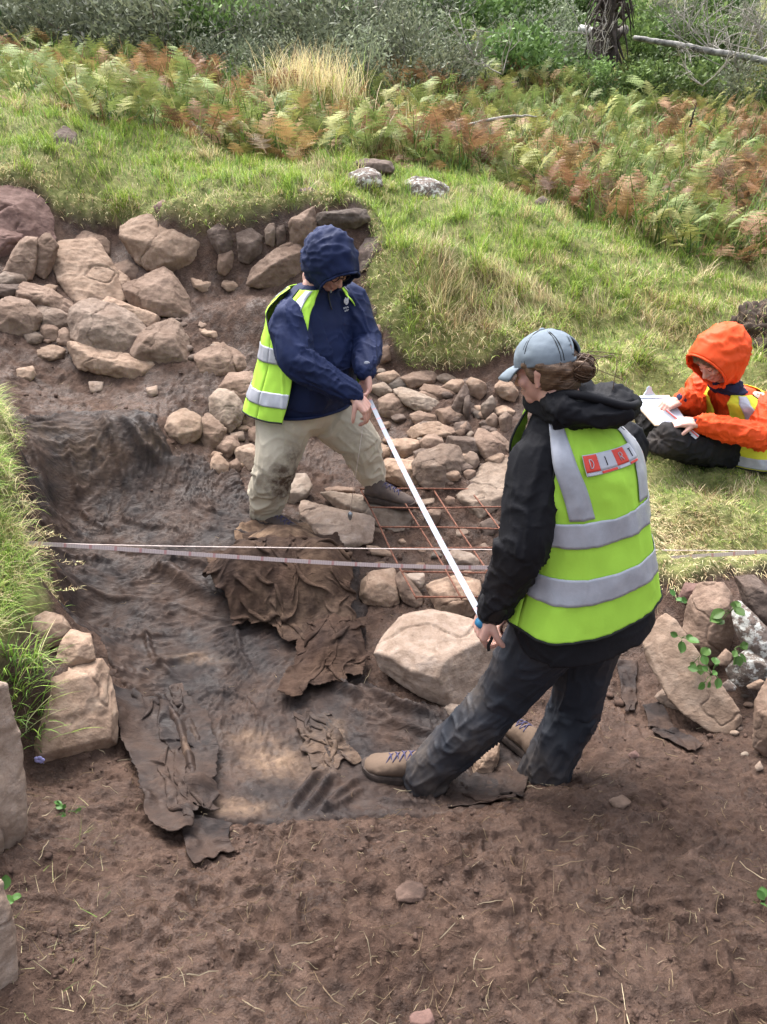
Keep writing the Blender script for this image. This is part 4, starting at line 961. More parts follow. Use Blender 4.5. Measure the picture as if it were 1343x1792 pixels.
def head_parts(c, fwd, up=(0, 0, 1), k=1.0):
    r, f, u = frame(fwd, up); ax = np.array([r, f, u]); L = lambda x, y, z: c + (r * x + f * y + u * z) * k
    E = lambda x, y, z, a, b, d: ellipsoid(L(x, y, z), (a * k, b * k, d * k), ax)
    out = [E(0, -.012, .032, .074, .093, .083), E(0, .018, -.030, .060, .070, .078), E(0, .046, -.082, .036, .040, .028), E(0, .060, .028, .055, .030, .026)]
    out += [E(s * .036, .058, -.022, .026, .026, .024) for s in (-1, 1)] + [E(s * .031, .069, .008, .018, .016, .011) for s in (-1, 1)]
    out += [limb([L(0, .083, .012), L(0, .094, -.012), L(0, .104, -.030)], np.array([.008, .0105, .014]) * k, 10, 10), E(-.012, .092, -.034, .010, .011, .008), E(.012, .092, -.034, .010, .011, .008)]
    out += [E(0, .083, -.058, .024, .014, .0075), E(0, .081, -.068, .020, .013, .0080)]
    for s in (-1, 1):
        out += [E(s * .076, -.006, -.006, .009, .018, .031), E(s * .081, -.014, .008, .008, .014, .018), E(s * .077, .000, -.034, .007, .010, .010)]
    out += [limb([L(0, -.028, -.05), L(0, -.035, -.105), L(0, -.040, -.13)], np.array([.056, .052, .058]) * k, 16, 12)]
    return out, L, ax
def eyes(person, L, ax, k=1.0):
    for s in (-1, 1):
        V, Fq = ellipsoid(L(s * .031, .072, .0055), (.0135 * k, .0125 * k, .0105 * k), ax, 10); o = obj('eyelid', mesh_np('eyelid', V, Fq), M_LID, person)
        V, Fq = tube_np(spline([L(s * .020, .083, .0015), L(s * .031, .0865, -.001), L(s * .043, .080, .002)], 8), .0016 * k, 6); obj('eyelash', mesh_np('eyelash', V, Fq), M_HAIR, o)
        V, Fq = tube_np(spline([L(s * .016, .086, .026), L(s * .032, .086, .031), L(s * .048, .074, .026)], 8), [.002, .003, .0035, .0035, .0032, .003, .0025, .0015], 6); obj('eyebrow', mesh_np('eyebrow', V, Fq), M_HAIR, person)
# materials
def mat_cloth(name, col, dark=.7, rough=.8, scale=60, bump=.25, mud=None, sheen=.0, spec=.2):
    M = Mat(name); n = M.noise(6, 6, .6); n2 = M.noise(scale, 3, .6); n3 = M.noise(420, 2, .5)
    c = M.mix(M.ramp(n, [(.35, 0.0), (.68, 1.0)]), tuple(q * dark for q in col), col)
    if mud is not None:
        st = M.attr('stain').outputs['Fac']; f = M.math('MULTIPLY', st, M.ramp(M.noise(24, 8, .7), [(.32, .25), (.58, 1.0)])); c = M.mix(f, c, mud)
    nb = M.bump(n3, bump * .5, .001); nb = M.bump(n2, bump, .003, nb)
    return M.set(c, rough, nb, Specular_IOR_Level=spec, Sheen_Weight=sheen)
def mat_skin():
    M = Mat('skin'); n = M.noise(28, 4, .6); n2 = M.noise(9, 4)
    c = M.mix(M.ramp(n2, [(.35, 0.0), (.65, 1.0)]), (.50, .27, .215), (.60, .36, .29)); c = M.mix(M.ramp(n, [(.5, 0.0), (.75, .5)]), c, (.52, .24, .20))
    return M.set(c, .5, M.bump(M.noise(300, 2), .12, .001), Subsurface_Weight=.12, Subsurface_Radius=(.6, .25, .12), Subsurface_Scale=.012)
M_SKIN = mat_skin(); M_LID = mat_flat('eyelid', (.46, .25, .20), .5, .05)
def mat_hair():
    M = Mat('brown_hair'); n = M.noise(30, 4, .6, (1, 1, 9)); n2 = M.noise(140, 2, .5, (4, 1, 1))
    c = M.ramp(n, [(.3, (.040, .021, .013)), (.55, (.115, .066, .038)), (.75, (.25, .155, .092))])
    return M.set(c, .5, M.bump(n2, .6, .003), Specular_IOR_Level=.4)
M_HAIR = mat_hair()
MUDC = (.105, .075, .056)
M_NAVY = mat_cloth('navy_fabric', (.008, .017, .068), .65, .78, 60, .2, spec=.3)
M_BLACKJ = mat_cloth('black_softshell', (.0105, .0105, .014), .6, .75, 90, .3, mud=(.05, .037, .03), spec=.2)
M_ORANGE = mat_cloth('orange_shell', (.78, .085, .018), .78, .6, 60, .2)
M_LIME = mat_cloth('lime_hi_vis', (.42, .72, .075), .9, .75, 160, .2)
M_YELLOW = mat_cloth('yellow_hi_vis', (.66, .66, .05), .85, .75, 160, .2)
def mat_reflect():
    M = Mat('reflective_band'); n = M.noise(18, 4, .6); c = M.ramp(n, [(.3, (.34, .35, .39)), (.7, (.45, .46, .51))])
    return M.set(c, .42, M.bump(M.noise(160, 3), .3, .002), Metallic=.15)
M_REFL = mat_reflect()
M_BEIGE = mat_cloth('beige_cotton', (.56, .495, .385), .85, .85, 90, .25, mud=(.075, .048, .034))
M_DARKT = mat_cloth('dark_waterproof', (.015, .020, .031), .55, .6, 40, .25, mud=(.075, .060, .050), spec=.35)
M_BLACKT = mat_cloth('black_trousers', (.014, .014, .017), .6, .8, 60, .25, mud=(.06, .048, .04))
M_PIPE = mat_cloth('dark_edging', (.02, .022, .02), .8)
M_BOOT = mat_cloth('tan_suede_boot', (.165, .115, .082), .6, .9, 40, .4, mud=(.08, .055, .042))
M_BOOTD = mat_cloth('dark_walking_boot', (.075, .060, .058), .55, .9, 40, .4, mud=(.14, .10, .075))
M_SOLE = mat_flat('muddy_sole', (.055, .040, .033), .9, .35, 40, .5)
M_LACE = mat_flat('boot_lace', (.05, .045, .10), .8)
M_CAP = mat_cloth('washed_blue_cap', (.205, .245, .285), .72, .9, 50, .25)
M_PAPER = mat_flat('white_paper', (.46, .48, .54), .8, .03)
M_BOARD = mat_flat('clipboard_board', (.42, .31, .21), .7, .1)
M_KNIT = mat_cloth('navy_knit', (.030, .034, .075), .6, .95, 200, .6)
M_RED = mat_flat('label_red', (.68, .075, .055), .7, .05); M_LWHITE = mat_flat('label_white', (.48, .49, .54), .7, .04)
M_PINK = mat_flat('pink_cord', (.42, .09, .25), .7)
def stain(me, spots, base=0.0):
    """spots: (point, radius, strength)"""
    c = get_co(me); v = np.full(len(c), base)
    for q, r, a in spots: v = np.maximum(v, a * np.exp(-((c - q) ** 2).sum(1) / r ** 2))
    color_attr(me, 'stain', np.clip(v + .0, 0, 1))
def boot(person, heel, d, mat, label, L=.285, pitch=0, shaft_to=None, sp=.4):
    d = nrm(d); r, f, u = frame(d); c = np.asarray(heel) + f * .06
    rings = [(-.065, .030, .070, .02), (-.045, .038, .090, .0), (.0, .041, .105, 0), (.05, .043, .098, 0), (.10, .049, .078, 0), (.15, .049, .060, 0), (.19, .040, .050, 0), (.212, .020, .035, .004)]
    T = spline(np.array(rings), 30); P = np.array([c + f * a + u * (h / 2 + .014) for a, w_, h, z in T]); Vs = []
    for (a, w_, h, z), q in zip(T, P):
        t = np.linspace(0, 2 * math.pi, 22, endpoint=False); Vs.append(q + np.cos(t)[:, None] * r * w_ + np.sin(t)[:, None] * u * h / 2)
    V = np.concatenate(Vs); Fq = [tuple(q) for q in grid_faces(30, 22, True)] + [tuple(range(21, -1, -1)), tuple(29 * 22 + i for i in range(22))]
    top = shaft_to if shaft_to is not None else c + u * .19
    sh = limb([c + u * .07, (c + u * .1 + top) / 2, top], [.048, .047, .050])
    me = fuse('boot', [(V, Fq), sh], .006, 3); cc = get_co(me); no = get_no(me); set_co(me, cc + no * (.003 * fbm(cc * 40, 3, 3))[:, None])
    stain(me, [(c + f * .1, .10, sp), (c - f * .04, .08, sp * 1.4), (c + f * .19 - u * .01, .06, sp * 1.6)], .4)
    o = obj('boot', me, mat, person); 
    if label: o['label'] = label
    # sole
    out = [(-.07, .0), (-.062, .026), (-.03, .040), (.03, .040), (.09, .048), (.15, .053), (.19, .045), (.215, .025), (.224, 0)]
    sp_ = spline(np.array(out), 30); ring = np.concatenate([sp_, (sp_ * [1, -1])[-2:0:-1]]); m = len(ring)
    lv = [(-.004, .92), (.004, 1.0), (.022, 1.02), (.030, .97)]
    V = np.concatenate([[c + f * a + r * w_ * k + u * (z + .014 * max(0, (a - .15) / .07) ** 2) for a, w_ in ring] for z, k in lv])
    Fq = [tuple(q) for q in grid_faces(4, m, True)] + [tuple(range(m - 1, -1, -1)), tuple(3 * m + i for i in range(m))]
    obj('sole', mesh_np('sole', V, Fq, False), M_SOLE, o)
    vs = []
    for k in range(4):
        a = .035 + .024 * k; h = np.interp(a, [q[0] for q in rings], [q[2] for q in rings]) + .014; w_ = .026
        for s in (-1, 1):
            vs.append(tube_np(spline([c + f * a + r * w_ * s + u * (h - .012), c + f * (a + .01) + u * (h + .002), c + f * (a + .022) - r * w_ * s + u * (h - .016)], 7), .0026, 5))
    obj('laces', mesh_np('laces', *join_np(vs)), M_LACE, o)
    return o
def hood_up(name, person, c, face, up, rad, mat, open_=52, seed=1, chin=1.0, amp=.006, drop=0.0, th=.004):
    """hood as a shell round the head; rad = (side, front-back, up)"""
    r, f, u = frame(face, up); na, nb = 46, 72
    al = R(open_) + (math.pi - R(open_)) * np.linspace(0, 1, na) ** .85; be = np.linspace(0, 2 * math.pi, nb, endpoint=False)
    A, B = np.meshgrid(al, be, indexing='ij')
    dr, du, df = np.sin(A) * np.sin(B), np.sin(A) * np.cos(B), np.cos(A)
    dz = (dr[..., None] * r + du[..., None] * u + df[..., None] * f)
    rr = 1 / np.sqrt((dr / rad[0]) ** 2 + (du / rad[2]) ** 2 + (df / rad[1]) ** 2)
    V = c + dz * rr[..., None]
    low = np.clip(-dz[..., 2], 0, 1); V[..., 2] -= drop * low ** 2 * sstep(.45, -.25, df)                      # falls onto the shoulders
    V += (f * .018)[None, None] * np.exp(-((A - R(open_)) / .18) ** 2)[..., None]
    p = np.stack([B * 1.9, A * 2.6 + .6 * np.sin(B * 2 + seed), A * 0], -1).reshape(-1, 3)
    q = dz.reshape(-1, 3)
    w_ = amp * (1.2 * ((ridge_n(q * np.array([2.2, 2.2, 4.5]) + .5 * fbm(q * 3, 2, seed)[:, None], seed) + 1) / 2) ** 4 + .9 * fbm(q * 2.6, 3, seed + 4) + .6 * np.maximum(ridge_n(q * 7 + 4, seed + 9) - .5, 0))
    V = V + dz * w_.reshape(na, nb)[..., None]
    Fq = [tuple(q) for q in grid_faces(na - 1, nb, True)]; V = V.reshape(-1, 3)[:(na - 1) * nb + 1]
    e = (na - 1) * nb; Fq += [(e, (na - 2) * nb + j, (na - 2) * nb + (j + 1) % nb) for j in range(nb)]
    o = obj(name, mesh_np(name, V, Fq), mat, person); solid(o, th, 1, 0)
    rim = V[:nb]; Vt, Ft = tube_np(np.concatenate([rim, rim[:2]]), .0055, 7, False); h = obj('hood_hem', mesh_np('hood_hem', Vt, Ft), mat, o)
    return o
def vest(person, T, mat, v0, v1, va, front, label=None, off=.016, back_in=40, front_in=34, bands=(), braces=(), amp=.004, seed=5, front_open=None, brace_w=.13, flare=.012):
    """hi-vis vest on torso T. va: height of the armhole bottom; front(v): angle of the front edges"""
    def arm(v, deg): t = np.clip((v - va) / (1 - va), 0, 1); return R(deg) * math.sin(min(1, t * 2.6) * math.pi / 2) * (1 if t < .75 else 1 - .5 * (t - .75) / .25)
    rnf = lambda U, Vv: (amp * (1.4 * fbm(np.stack([np.cos(U) * 2.2, np.sin(U) * 2.2, Vv * 4.0], -1).reshape(-1, 3), 3, seed) + .7 * np.maximum(ridge_n(np.stack([np.cos(U) * 5 + Vv * 5, np.sin(U) * 6, Vv * 3 + np.cos(U) * 2], -1).reshape(-1, 3), seed + 7) - .5, 0) + .8 * np.maximum(ridge_n(np.stack([np.cos(U) * 3 + Vv * 2, np.sin(U) * 3, Vv * 3], -1).reshape(-1, 3), seed + 3) - .45, 0))).reshape(U.shape)
    of = lambda v: off + flare * (1 - v) ** 2
    def panels(a, b, extra, nv):
        H_ = math.pi / 2; P_ = []
        P_.append(T.patch(a, b, lambda v: H_ + arm(v, back_in), lambda v: 3 * H_ - arm(v, back_in), lambda v: of(v) + extra, 56, nv, rnf))
        P_.append(T.patch(a, b, lambda v: front(v), lambda v: H_ - arm(v, front_in), lambda v: of(v) + extra, 24, nv, rnf))
        P_.append(T.patch(a, b, lambda v: 3 * H_ + arm(v, front_in), lambda v: 4 * H_ - front(v), lambda v: of(v) + extra, 24, nv, rnf))
        return P_
    o = obj('vest', mesh_np('vest', *join_np(panels(v0, v1, 0, 70))), mat, person); solid(o, .003, 1)
    if label: o['label'] = label
    for a, b in bands:
        q = obj('reflective_band', mesh_np('reflective_band', *join_np(panels(a, b, .0045, 10))), M_REFL, o); solid(q, .001, 1)
    for a, b, uf, w_ in braces:
        q = obj('reflective_band', mesh_np('reflective_band', *T.patch(a, b, lambda v: uf(v) - w_ / 2, lambda v: uf(v) + w_ / 2, lambda v: of(v) + .0052, 8, 40, rnf)), M_REFL, o); solid(q, .001, 1)
    # dark binding along the hem
    U = np.linspace(front(v0), 2 * math.pi - front(v0), 120); Vv = np.full_like(U, v0)
    pts = T.at(Vv, U, of(v0) + rnf(U, Vv)); Vt, Ft = tube_np(pts, .0042, 6); obj('hem_binding', mesh_np('hem_binding', Vt, Ft), M_PIPE, o)
    H_ = math.pi / 2; av = np.linspace(va, v1, 40)
    for sgn in (0, 1):
        for deg, base in ((back_in, 1), (front_in, -1)):
            U = np.array([H_ + base * arm(v, deg) for v in av]); U = U if sgn == 0 else 2 * math.pi - U
            Vt, Ft = tube_np(T.at(av, U, np.array([of(v) for v in av]) + rnf(U, av)), .0036, 6); obj('arm_binding', mesh_np('arm_binding', Vt, Ft), M_PIPE, o)
    return o

# ---------------------------------------------------------------- person in the navy jacket
def gz1(p): return float(ground(p[0], p[1])[0])
def person_navy():
    f = nrm([.75, -.66, 0]); r = np.array([f[1], -f[0], 0]); U3 = np.array([0, 0, 1.0])
    pe = empty('person', PY(560, 890, 3.78)); tag(pe, 'person in navy hooded anorak and glasses, stooping to hold the white tape', 'person')
    hip, neck = PY(535, 705, 3.78), PY(553, 505, 3.80)
    ax = lambda t: hip * (1 - t) + neck * t
    R_ = lambda t, rx, rf, rb, sh=0.0: (ax(t) + f * sh, r, f, rx, rf, rb)
    T = Torso([R_(-.02, .235, .20, .19, -.01), R_(.14, .240, .215, .185), R_(.34, .225, .205, .165), R_(.55, .215, .175, .150), R_(.74, .215, .140, .135), R_(.86, .205, .115, .12, -.01), R_(.95, .155, .090, .095, -.01), R_(1.04, .085, .075, .075)])
    sR, eR, wR = PY(508, 562, 3.62), PY(522, 632, 3.52), PY(618, 690, 3.47)
    sL, eL, wL = PY(607, 527, 3.93), PY(641, 600, 3.84), PY(639, 650, 3.60)
    jk = fuse('jacket', [T.mesh(), limb([sR + r * -.05 + U3 * .015, sR, (sR + eR) / 2 - f * .01, eR, (eR + wR) / 2, wR - nrm(wR - eR) * .01], [.070, .088, .092, .086, .071, .050]),
                         limb([sL + r * .03, sL, (sL + eL) / 2, eL, (eL + wL) / 2, wL], [.09, .098, .088, .080, .066, .048])], .007, 4)
    creases(jk, [(sR, eR, .011, 5), (eR, wR, .012, 7), (sL, eL, .010, 5), (eL, wL, .010, 7), (hip, ax(.5), .009, 6), (ax(.5), neck, .006, 6)], 61)
    jo = obj('jacket', jk, M_NAVY, pe)
    V, Fq = tube_np(spline([T.at(.0, u, .006) for u in np.linspace(0, 2 * math.pi, 60)], 90), .008, 8, False); obj('hem', mesh_np('hem', V, Fq), M_NAVY, jo)
    for w_, e in ((wR, eR), (wL, eL)):
        d = nrm(w_ - e); V, Fq = limb([w_ - d * .03, w_ + d * .012], [.047, .040]); q = obj('cuff', mesh_np('cuff', V, Fq), M_NAVY, jo)
    V, Fq = ellipsoid(wL + U3 * .045 + np.array([.01, -.02, 0]), (.014, .003, .010), None, 8); obj('cuff_badge', mesh_np('cuff_badge', V, Fq), M_LWHITE, jo)
    # seam across the chest, zip and emblem
    V, Fq = tube_np(spline([T.at(.30, u, .014) for u in np.linspace(-.9, .9, 14)], 40), .0028, 5); obj('seam', mesh_np('seam', V, Fq), M_NAVY, jo)
    zp = [T.at(v, 0.0, .012) for v in np.linspace(.70, .98, 10)]; V, Fq = tube_np(zp, .004, 6); z = obj('zip', mesh_np('zip', V, Fq), M_BLACK, jo)
    V, Fq = limb([zp[-2] + f * .012, zp[-3] + f * .014], [.005, .004], 8, 6); obj('zip_pull', mesh_np('zip_pull', V, Fq), M_STEEL, z)
    parts = []
    up0 = -R(20); C0 = T.at(.70, up0, .026); tx = nrm(T.at(.78, up0 - .1, .02) - T.at(.78, up0 + .1, .02)) ; ty = U3; tn = nrm(np.cross(tx, ty)); tn = tn if tn @ f > 0 else -tn
    if (tx @ RT) < 0: tx = -tx
    def lump(x, y, a, b): V, Fq = ellipsoid(C0 + tx * x + ty * y, (a, .002, b), np.array([tx, tn, ty]), 7); parts.append((V, Fq))
    for x, y, a, b in ((-.012, .030, .009, .012), (.0, .034, .010, .007), (.010, .026, .010, .013), (.002, .018, .012, .008), (-.006, .042, .006, .005), (.016, .038, .006, .008)): lump(x, y, a, b)
    for row, xs in ((-.002, (-.022, -.013, -.004, .006, .015)), (-.016, (-.012, -.004, .005, .014))):
        for i, x in enumerate(xs):
            lump(x - .002, row, .0014, .0048); lump(x + .0022, row + (.003 if i % 2 else -.003), .0022, .0014)
    obj('chest_emblem', mesh_np('chest_emblem', *join_np(parts)), M_LWHITE, jo)
    vest(pe, T, M_LIME, -.02, .97, .52, lambda v: R(np.interp(v, [0, .3, .55, .8, 1], [62, 60, 40, 28, 28])), None, .034, 22, 14, bands=((.115, .205), (.36, .45)), braces=((.56, .965, lambda v: R(np.interp(v, [.5, .8, 1], [66, 54, 52])), .30), (.56, .965, lambda v: 2 * math.pi - R(np.interp(v, [.5, .8, 1], [66, 54, 52])), .30), (.45, .965, lambda v: R(146), .3), (.45, .965, lambda v: R(214), .3)), amp=.010, seed=71, flare=.034)
    # trousers
    hR, kR, aR = PY(503, 722, 3.71), PY(482, 815, 3.60), PY(466, 893, 3.66)
    hL, kL, aL = PY(569, 715, 3.86), PY(627, 772, 3.80), PY(651, 832, 3.86)
    tr = fuse('trousers', [ellipsoid(PY(535, 712, 3.78), (.205, .165, .15), np.array([r, f, U3])), limb([hR, hR * .5 + kR * .5, kR, kR * .45 + aR * .55, aR], [.148, .130, .106, .098, .078]), limb([hL, hL * .5 + kL * .5, kL, kL * .5 + aL * .5, aL], [.145, .130, .108, .096, .076])], .007, 4)
    creases(tr, [(hR, kR, .007, 5), (kR, aR, .013, 7.5), (hL, kL, .008, 5), (kL, aL, .011, 7)], 83)
    stain(tr, [(kR + (aR - kR) * .22 + f * .08, .11, 1.5), (kR + f * .10 + r * .04, .08, 1.0), (hR + (kR - hR) * .75 + f * .13, .09, .8), (hL + (kL - hL) * .75 + f * .06, .14, .5), (aR, .09, .35), (kL + r * -.08, .09, .4)])
    to = obj('trousers', tr, M_BEIGE, pe)
    # boots
    bR = boot(pe, aR + np.array([-.02, -.0, -.115]), [.85, -.52, 0], M_BOOTD, None, shaft_to=aR + U3 * .02)
    hl = PY(640, 858, 3.84); hl[2] = aL[2] - .125
    bL = boot(pe, hl, [.95, -.30, -.10], M_BOOTD, 'muddy walking boot planted among the stones', shaft_to=aL + U3 * .02, sp=.8)
    # head
    hc = PY(579, 462, 3.745); hf = nrm(f * .80 + np.array([.06, -.10, -.80])); up = nrm(U3 + f * .6)
    hp, L, axh = head_parts(hc, hf, up, 1.0)
    fR, fL = nrm(np.array([.62, -.25, -.62])), nrm(np.array([.12, -.42, -.95]))
    body = hp + [limb([neck + f * .0, neck * .5 + hc * .5, L(0, -.03, -.07)], [.07, .056, .054]), limb([hip, ax(.4), ax(.8), neck], [.10, .10, .075, .05])]
    for s, e, w_ in ((sR, eR, wR), (sL, eL, wL)): body.append(limb([ax(.8), s, e, w_], [.06, .05, .042, .027]))
    for h, k_, a in ((hR, kR, aR), (hL, kL, aL)): body.append(limb([hip, h, k_, a, a - U3 * .08], [.09, .09, .062, .042, .04]))
    body += hand_parts(wR + fR * .012, fR, nrm([-.35, .35, -.65]), -1, ((38, 45, 25), (42, 48, 28), (48, 52, 30), (52, 55, 32)), 3, (42, 32), .98, 28)
    body += hand_parts(wL + fL * .012, fL, nrm([-.62, -.30, .0]), 1, ((22, 38, 22), (28, 42, 25), (36, 46, 28), (44, 50, 30)), 4, (40, 34), .98, 28)
    bm_ = fuse('body', body, .0042, 2); obj('body', bm_, M_SKIN, pe); eyes(pe, L, axh)
    V, Fq = ellipsoid(L(0, .087, -.063), (.019, .008, .0065), axh, 8); obj('lips', mesh_np('lips', V, Fq), mat_flat('lips', (.42, .15, .14), .45), pe)
    gl = []
    for s in (-1, 1):
        gl.append(tube_np(spline([L(s * .033 + .023 * math.cos(t), .092 - .004 * abs(math.cos(t)), .002 + .018 * math.sin(t)) for t in np.linspace(0, 2 * math.pi, 14)], 40), .0024, 6, False))
        gl.append(tube_np([L(s * .056, .088, .008), L(s * .078, .04, .008), L(s * .082, -.01, .004)], .0026, 6))
    gl.append(tube_np([L(-.010, .096, .006), L(0, .099, .008), L(.010, .096, .006)], .0026, 6))
    obj('glasses', mesh_np('glasses', *join_np(gl)), M_BLACK, pe)
    V, Fq = join_np([limb([L(s * .05, .045, .06), L(s * .068, .035, .01), L(s * .066, .02, -.04)], [.018, .014, .008]) for s in (-1, 1)]); obj('hair', mesh_np('hair', V, Fq), M_HAIR, pe)
    hood_up('hood', pe, hc + U3 * .012 - hf * .012, nrm(hf + np.array([0, 0, -.50])), nrm(U3 + f * .6), (.116, .140, .142), M_NAVY, 45, 77, amp=.010, drop=.05)
    return pe
person_navy()

# ---------------------------------------------------------------- person in the black jacket and cap, seen from behind
def person_black():
    f = nrm([-.50, .866, 0]); r = np.array([f[1], -f[0], 0]); U3 = np.array([0, 0, 1.0])
    pe = empty('person', (PY(880, 1380, 2.05)[0], 2.05, .0)); tag(pe, 'person in grey cap and black jacket standing with their back to the viewer', 'person')
    P = lambda x, y: PY(x, y, 2.02)
    R_ = lambda x, y, rx, rf, rb, sh=0.0, tilt=0.0: (P(x, y) + f * sh, nrm(r + U3 * tilt), f, rx, rf, rb)
    T = Torso([R_(1016, 1050, .222, .160, .170, 0, .12), R_(1018, 1010, .205, .15, .160, 0, .12), R_(1020, 960, .188, .145, .148, 0, .11), R_(1019, 910, .178, .14, .138, 0, .10), R_(1014, 860, .174, .135, .134, 0, .08), R_(1009, 815, .174, .125, .130, 0, .06), R_(1002, 778, .164, .105, .115, 0, .03), R_(995, 748, .128, .085, .095), R_(986, 722, .086, .070, .076), R_(980, 700, .066, .06, .06)])
    sL, eL, wL = PY(945, 803, 1.95), PY(917, 955, 1.88), PY(864, 1064, 1.93)
    sR, eR, wR = PY(1085, 785, 2.16), PY(1065, 920, 2.28), PY(925, 1062, 2.14)
    skirt = Torso([R_(1018, 1092, .232, .170, .180, 0, .12), R_(1018, 1068, .228, .165, .175, 0, .12), R_(1020, 1010, .20, .15, .155, 0, .12), R_(1022, 950, .17, .13, .13, 0, .1)])
    jk = fuse('jacket', [T.mesh(), skirt.mesh(), limb([sL + r * .03, sL, (sL + eL) / 2, eL, (eL + wL) / 2, wL], [.068, .074, .077, .070, .058, .046]), limb([sR, (sR + eR) / 2, eR, (eR + wR) / 2, wR], [.082, .078, .07, .06, .046])], .0065, 4)
    creases(jk, [(sL, eL, .008, 6), (eL, wL, .010, 9), (sR, eR, .008, 8), (eR, wR, .01, 10), (P(1020, 1110), P(1020, 860), .005, 6), (P(1015, 900), P(990, 700), .006, 6)], 91)
    stain(jk, [(wL + (eL - wL) * .55, .10, .25), (P(1020, 1145) - f * .17, .12, .25)])
    jo = obj('jacket', jk, M_BLACKJ, pe)
    d = nrm(wL - eL); V, Fq = limb([wL - d * .02, wL + d * .014], [.049, .045]); obj('cuff', mesh_np('cuff', V, Fq), M_BLACK, jo)
    # stand collar and hood lying on the back
    nk = P(984, 702)
    hp = [Torso([(nk + U3 * -.03 + f * .0, r, f, .098, .100, .090), (nk + U3 * .02 + f * .005, r, f, .088, .098, .080), (nk + U3 * .055 + f * .02, r, f, .080, .096, .066)]).mesh()]
    E = lambda x, y, z, a, b, c, ax=None: ellipsoid(nk + r * x * .92 - f * y * .95 + U3 * z, (a * .88, b * .92, c * .9), np.array([r, -f, U3]) if ax is None else ax, 16)
    hp += [E(.02, .105, .000, .125, .065, .045), E(.05, .135, -.008, .105, .052, .042), E(-.075, .075, .01, .052, .07, .045), E(.105, .085, .01, .055, .075, .05), E(.125, .115, .0, .05, .05, .045)]
    hd = fuse('hood', hp, .0075, 6); creases(hd, [(nk + r * -.12 - f * .1, nk + r * .16 - f * .12 - U3 * .02, .010, 9)], 97); stain(hd, [])
    ho = obj('hood', hd, M_BLACKJ, jo)
    V, Fq = tube_np(spline([nk + r * a - f * b + U3 * c for a, b, c in ((-.085, .035, .035), (-.06, .095, .052), (.0, .135, .040), (.06, .165, .022), (.12, .150, .012), (.165, .09, .01))], 40), [.012] * 40, 8); obj('hood_hem', mesh_np('hood_hem', V, Fq), M_BLACKJ, ho)
    V, Fq = tube_np(spline([nk + r * a - f * b + U3 * c for a, b, c in ((-.105, .05, .02), (-.108, .068, .005), (-.098, .088, -.010), (-.080, .094, -.008), (-.09, .08, .006), (-.10, .06, .020))], 24), .0022, 6); obj('drawcord', mesh_np('drawcord', V, Fq), M_PINK, ho)
    br = lambda a, b: (lambda v: R(np.interp(v, [0.45, .7, 1], [a, a + (b - a) * .35, b])))
    vo = vest(pe, T, M_LIME, .015, .90, .46, lambda v: R(np.interp(v, [0, .6, 1], [14, 16, 40])), None, .016, 40, 34, bands=((.155, .24), (.345, .43)), braces=((.44, .89, br(212, 236), .42), (.44, .89, br(146, 124), .42)), amp=.008, seed=101, flare=.010)
    # printed panel on the back: four squares, D I R T
    def sheet_at(v0, v1, u0, u1, off, nm, mat, par, n=8): 
        q = obj(nm, mesh_np(nm, *T.patch(v0, v1, u0, u1, .016 + .010 * .12 + off, n, n)), mat, par); solid(q, .0008, 1); return q
    pa = None; u_a, u_b, va_, vb_ = R(201), R(152), .635, .715
    us = np.linspace(u_a, u_b, 5); pa = sheet_at(va_ - .018, vb_ + .003, u_a + .012, u_b - .012, .0105, 'back_label', M_LWHITE, vo, 24)
    glyph = {'D': [[(.3, .15), (.3, .85)], [(.3, .85), (.55, .82), (.70, .6), (.70, .4), (.55, .18), (.3, .15)]], 'I': [[(.5, .15), (.5, .85)]], 'R': [[(.3, .15), (.3, .85), (.55, .85), (.68, .72), (.66, .58), (.52, .5), (.3, .5)], [(.48, .5), (.70, .15)]], 'T': [[(.5, .15), (.5, .82)], [(.28, .85), (.72, .85)]]}
    for k, ch in enumerate('DIRT'):
        a, b = us[k], us[k + 1]; red = k % 2 == 0
        sq = sheet_at(va_, vb_, a + .002, b - .002, .0122, 'label_square', M_RED if red else M_LWHITE, pa)
        st = []
        for pl_ in glyph[ch]:
            pts = [T.at(va_ + (vb_ - va_) * (.12 + .76 * y), a + (b - a) * (.5 + (x - .5) * .62), .016 + .001 + .0148) for x, y in pl_]
            st.append(tube_np(pts, .0012, 5))
        obj('letter', mesh_np('letter', *join_np(st)), M_LWHITE if red else M_PIPE, pa)
        sheet_at(va_ - .015, va_ - .004, a - .012, b + .012, .0122, 'label_strip', M_LWHITE if red else M_RED, pa)
    # trousers
    hp_ = P(1005, 1075)
    hL, kL, aL = PY(960, 1100, 1.99), PY(876, 1225, 2.03), PY(757, 1343, 2.05)
    hR, kR, aR = PY(1032, 1100, 2.09), PY(1008, 1235, 2.10), PY(955, 1345, 2.06)
    tr = fuse('trousers', [ellipsoid(hp_, (.185, .15, .12), np.array([r, f, U3])), limb([hL, hL * .5 + kL * .5, kL, kL * .5 + aL * .5, aL, aL + np.array([-.015, 0, -.03])], [.120, .098, .083, .078, .077, .079]), limb([hR, hR * .5 + kR * .5, kR, kR * .5 + aR * .5, aR, aR + np.array([-.005, 0, -.04])], [.118, .096, .084, .079, .078, .080])], .0065, 4)
    creases(tr, [(hL, kL, .007, 4.5), (kL, aL, .011, 5.5), (hR, kR, .007, 4.5), (kR, aR, .011, 5.5)], 111)
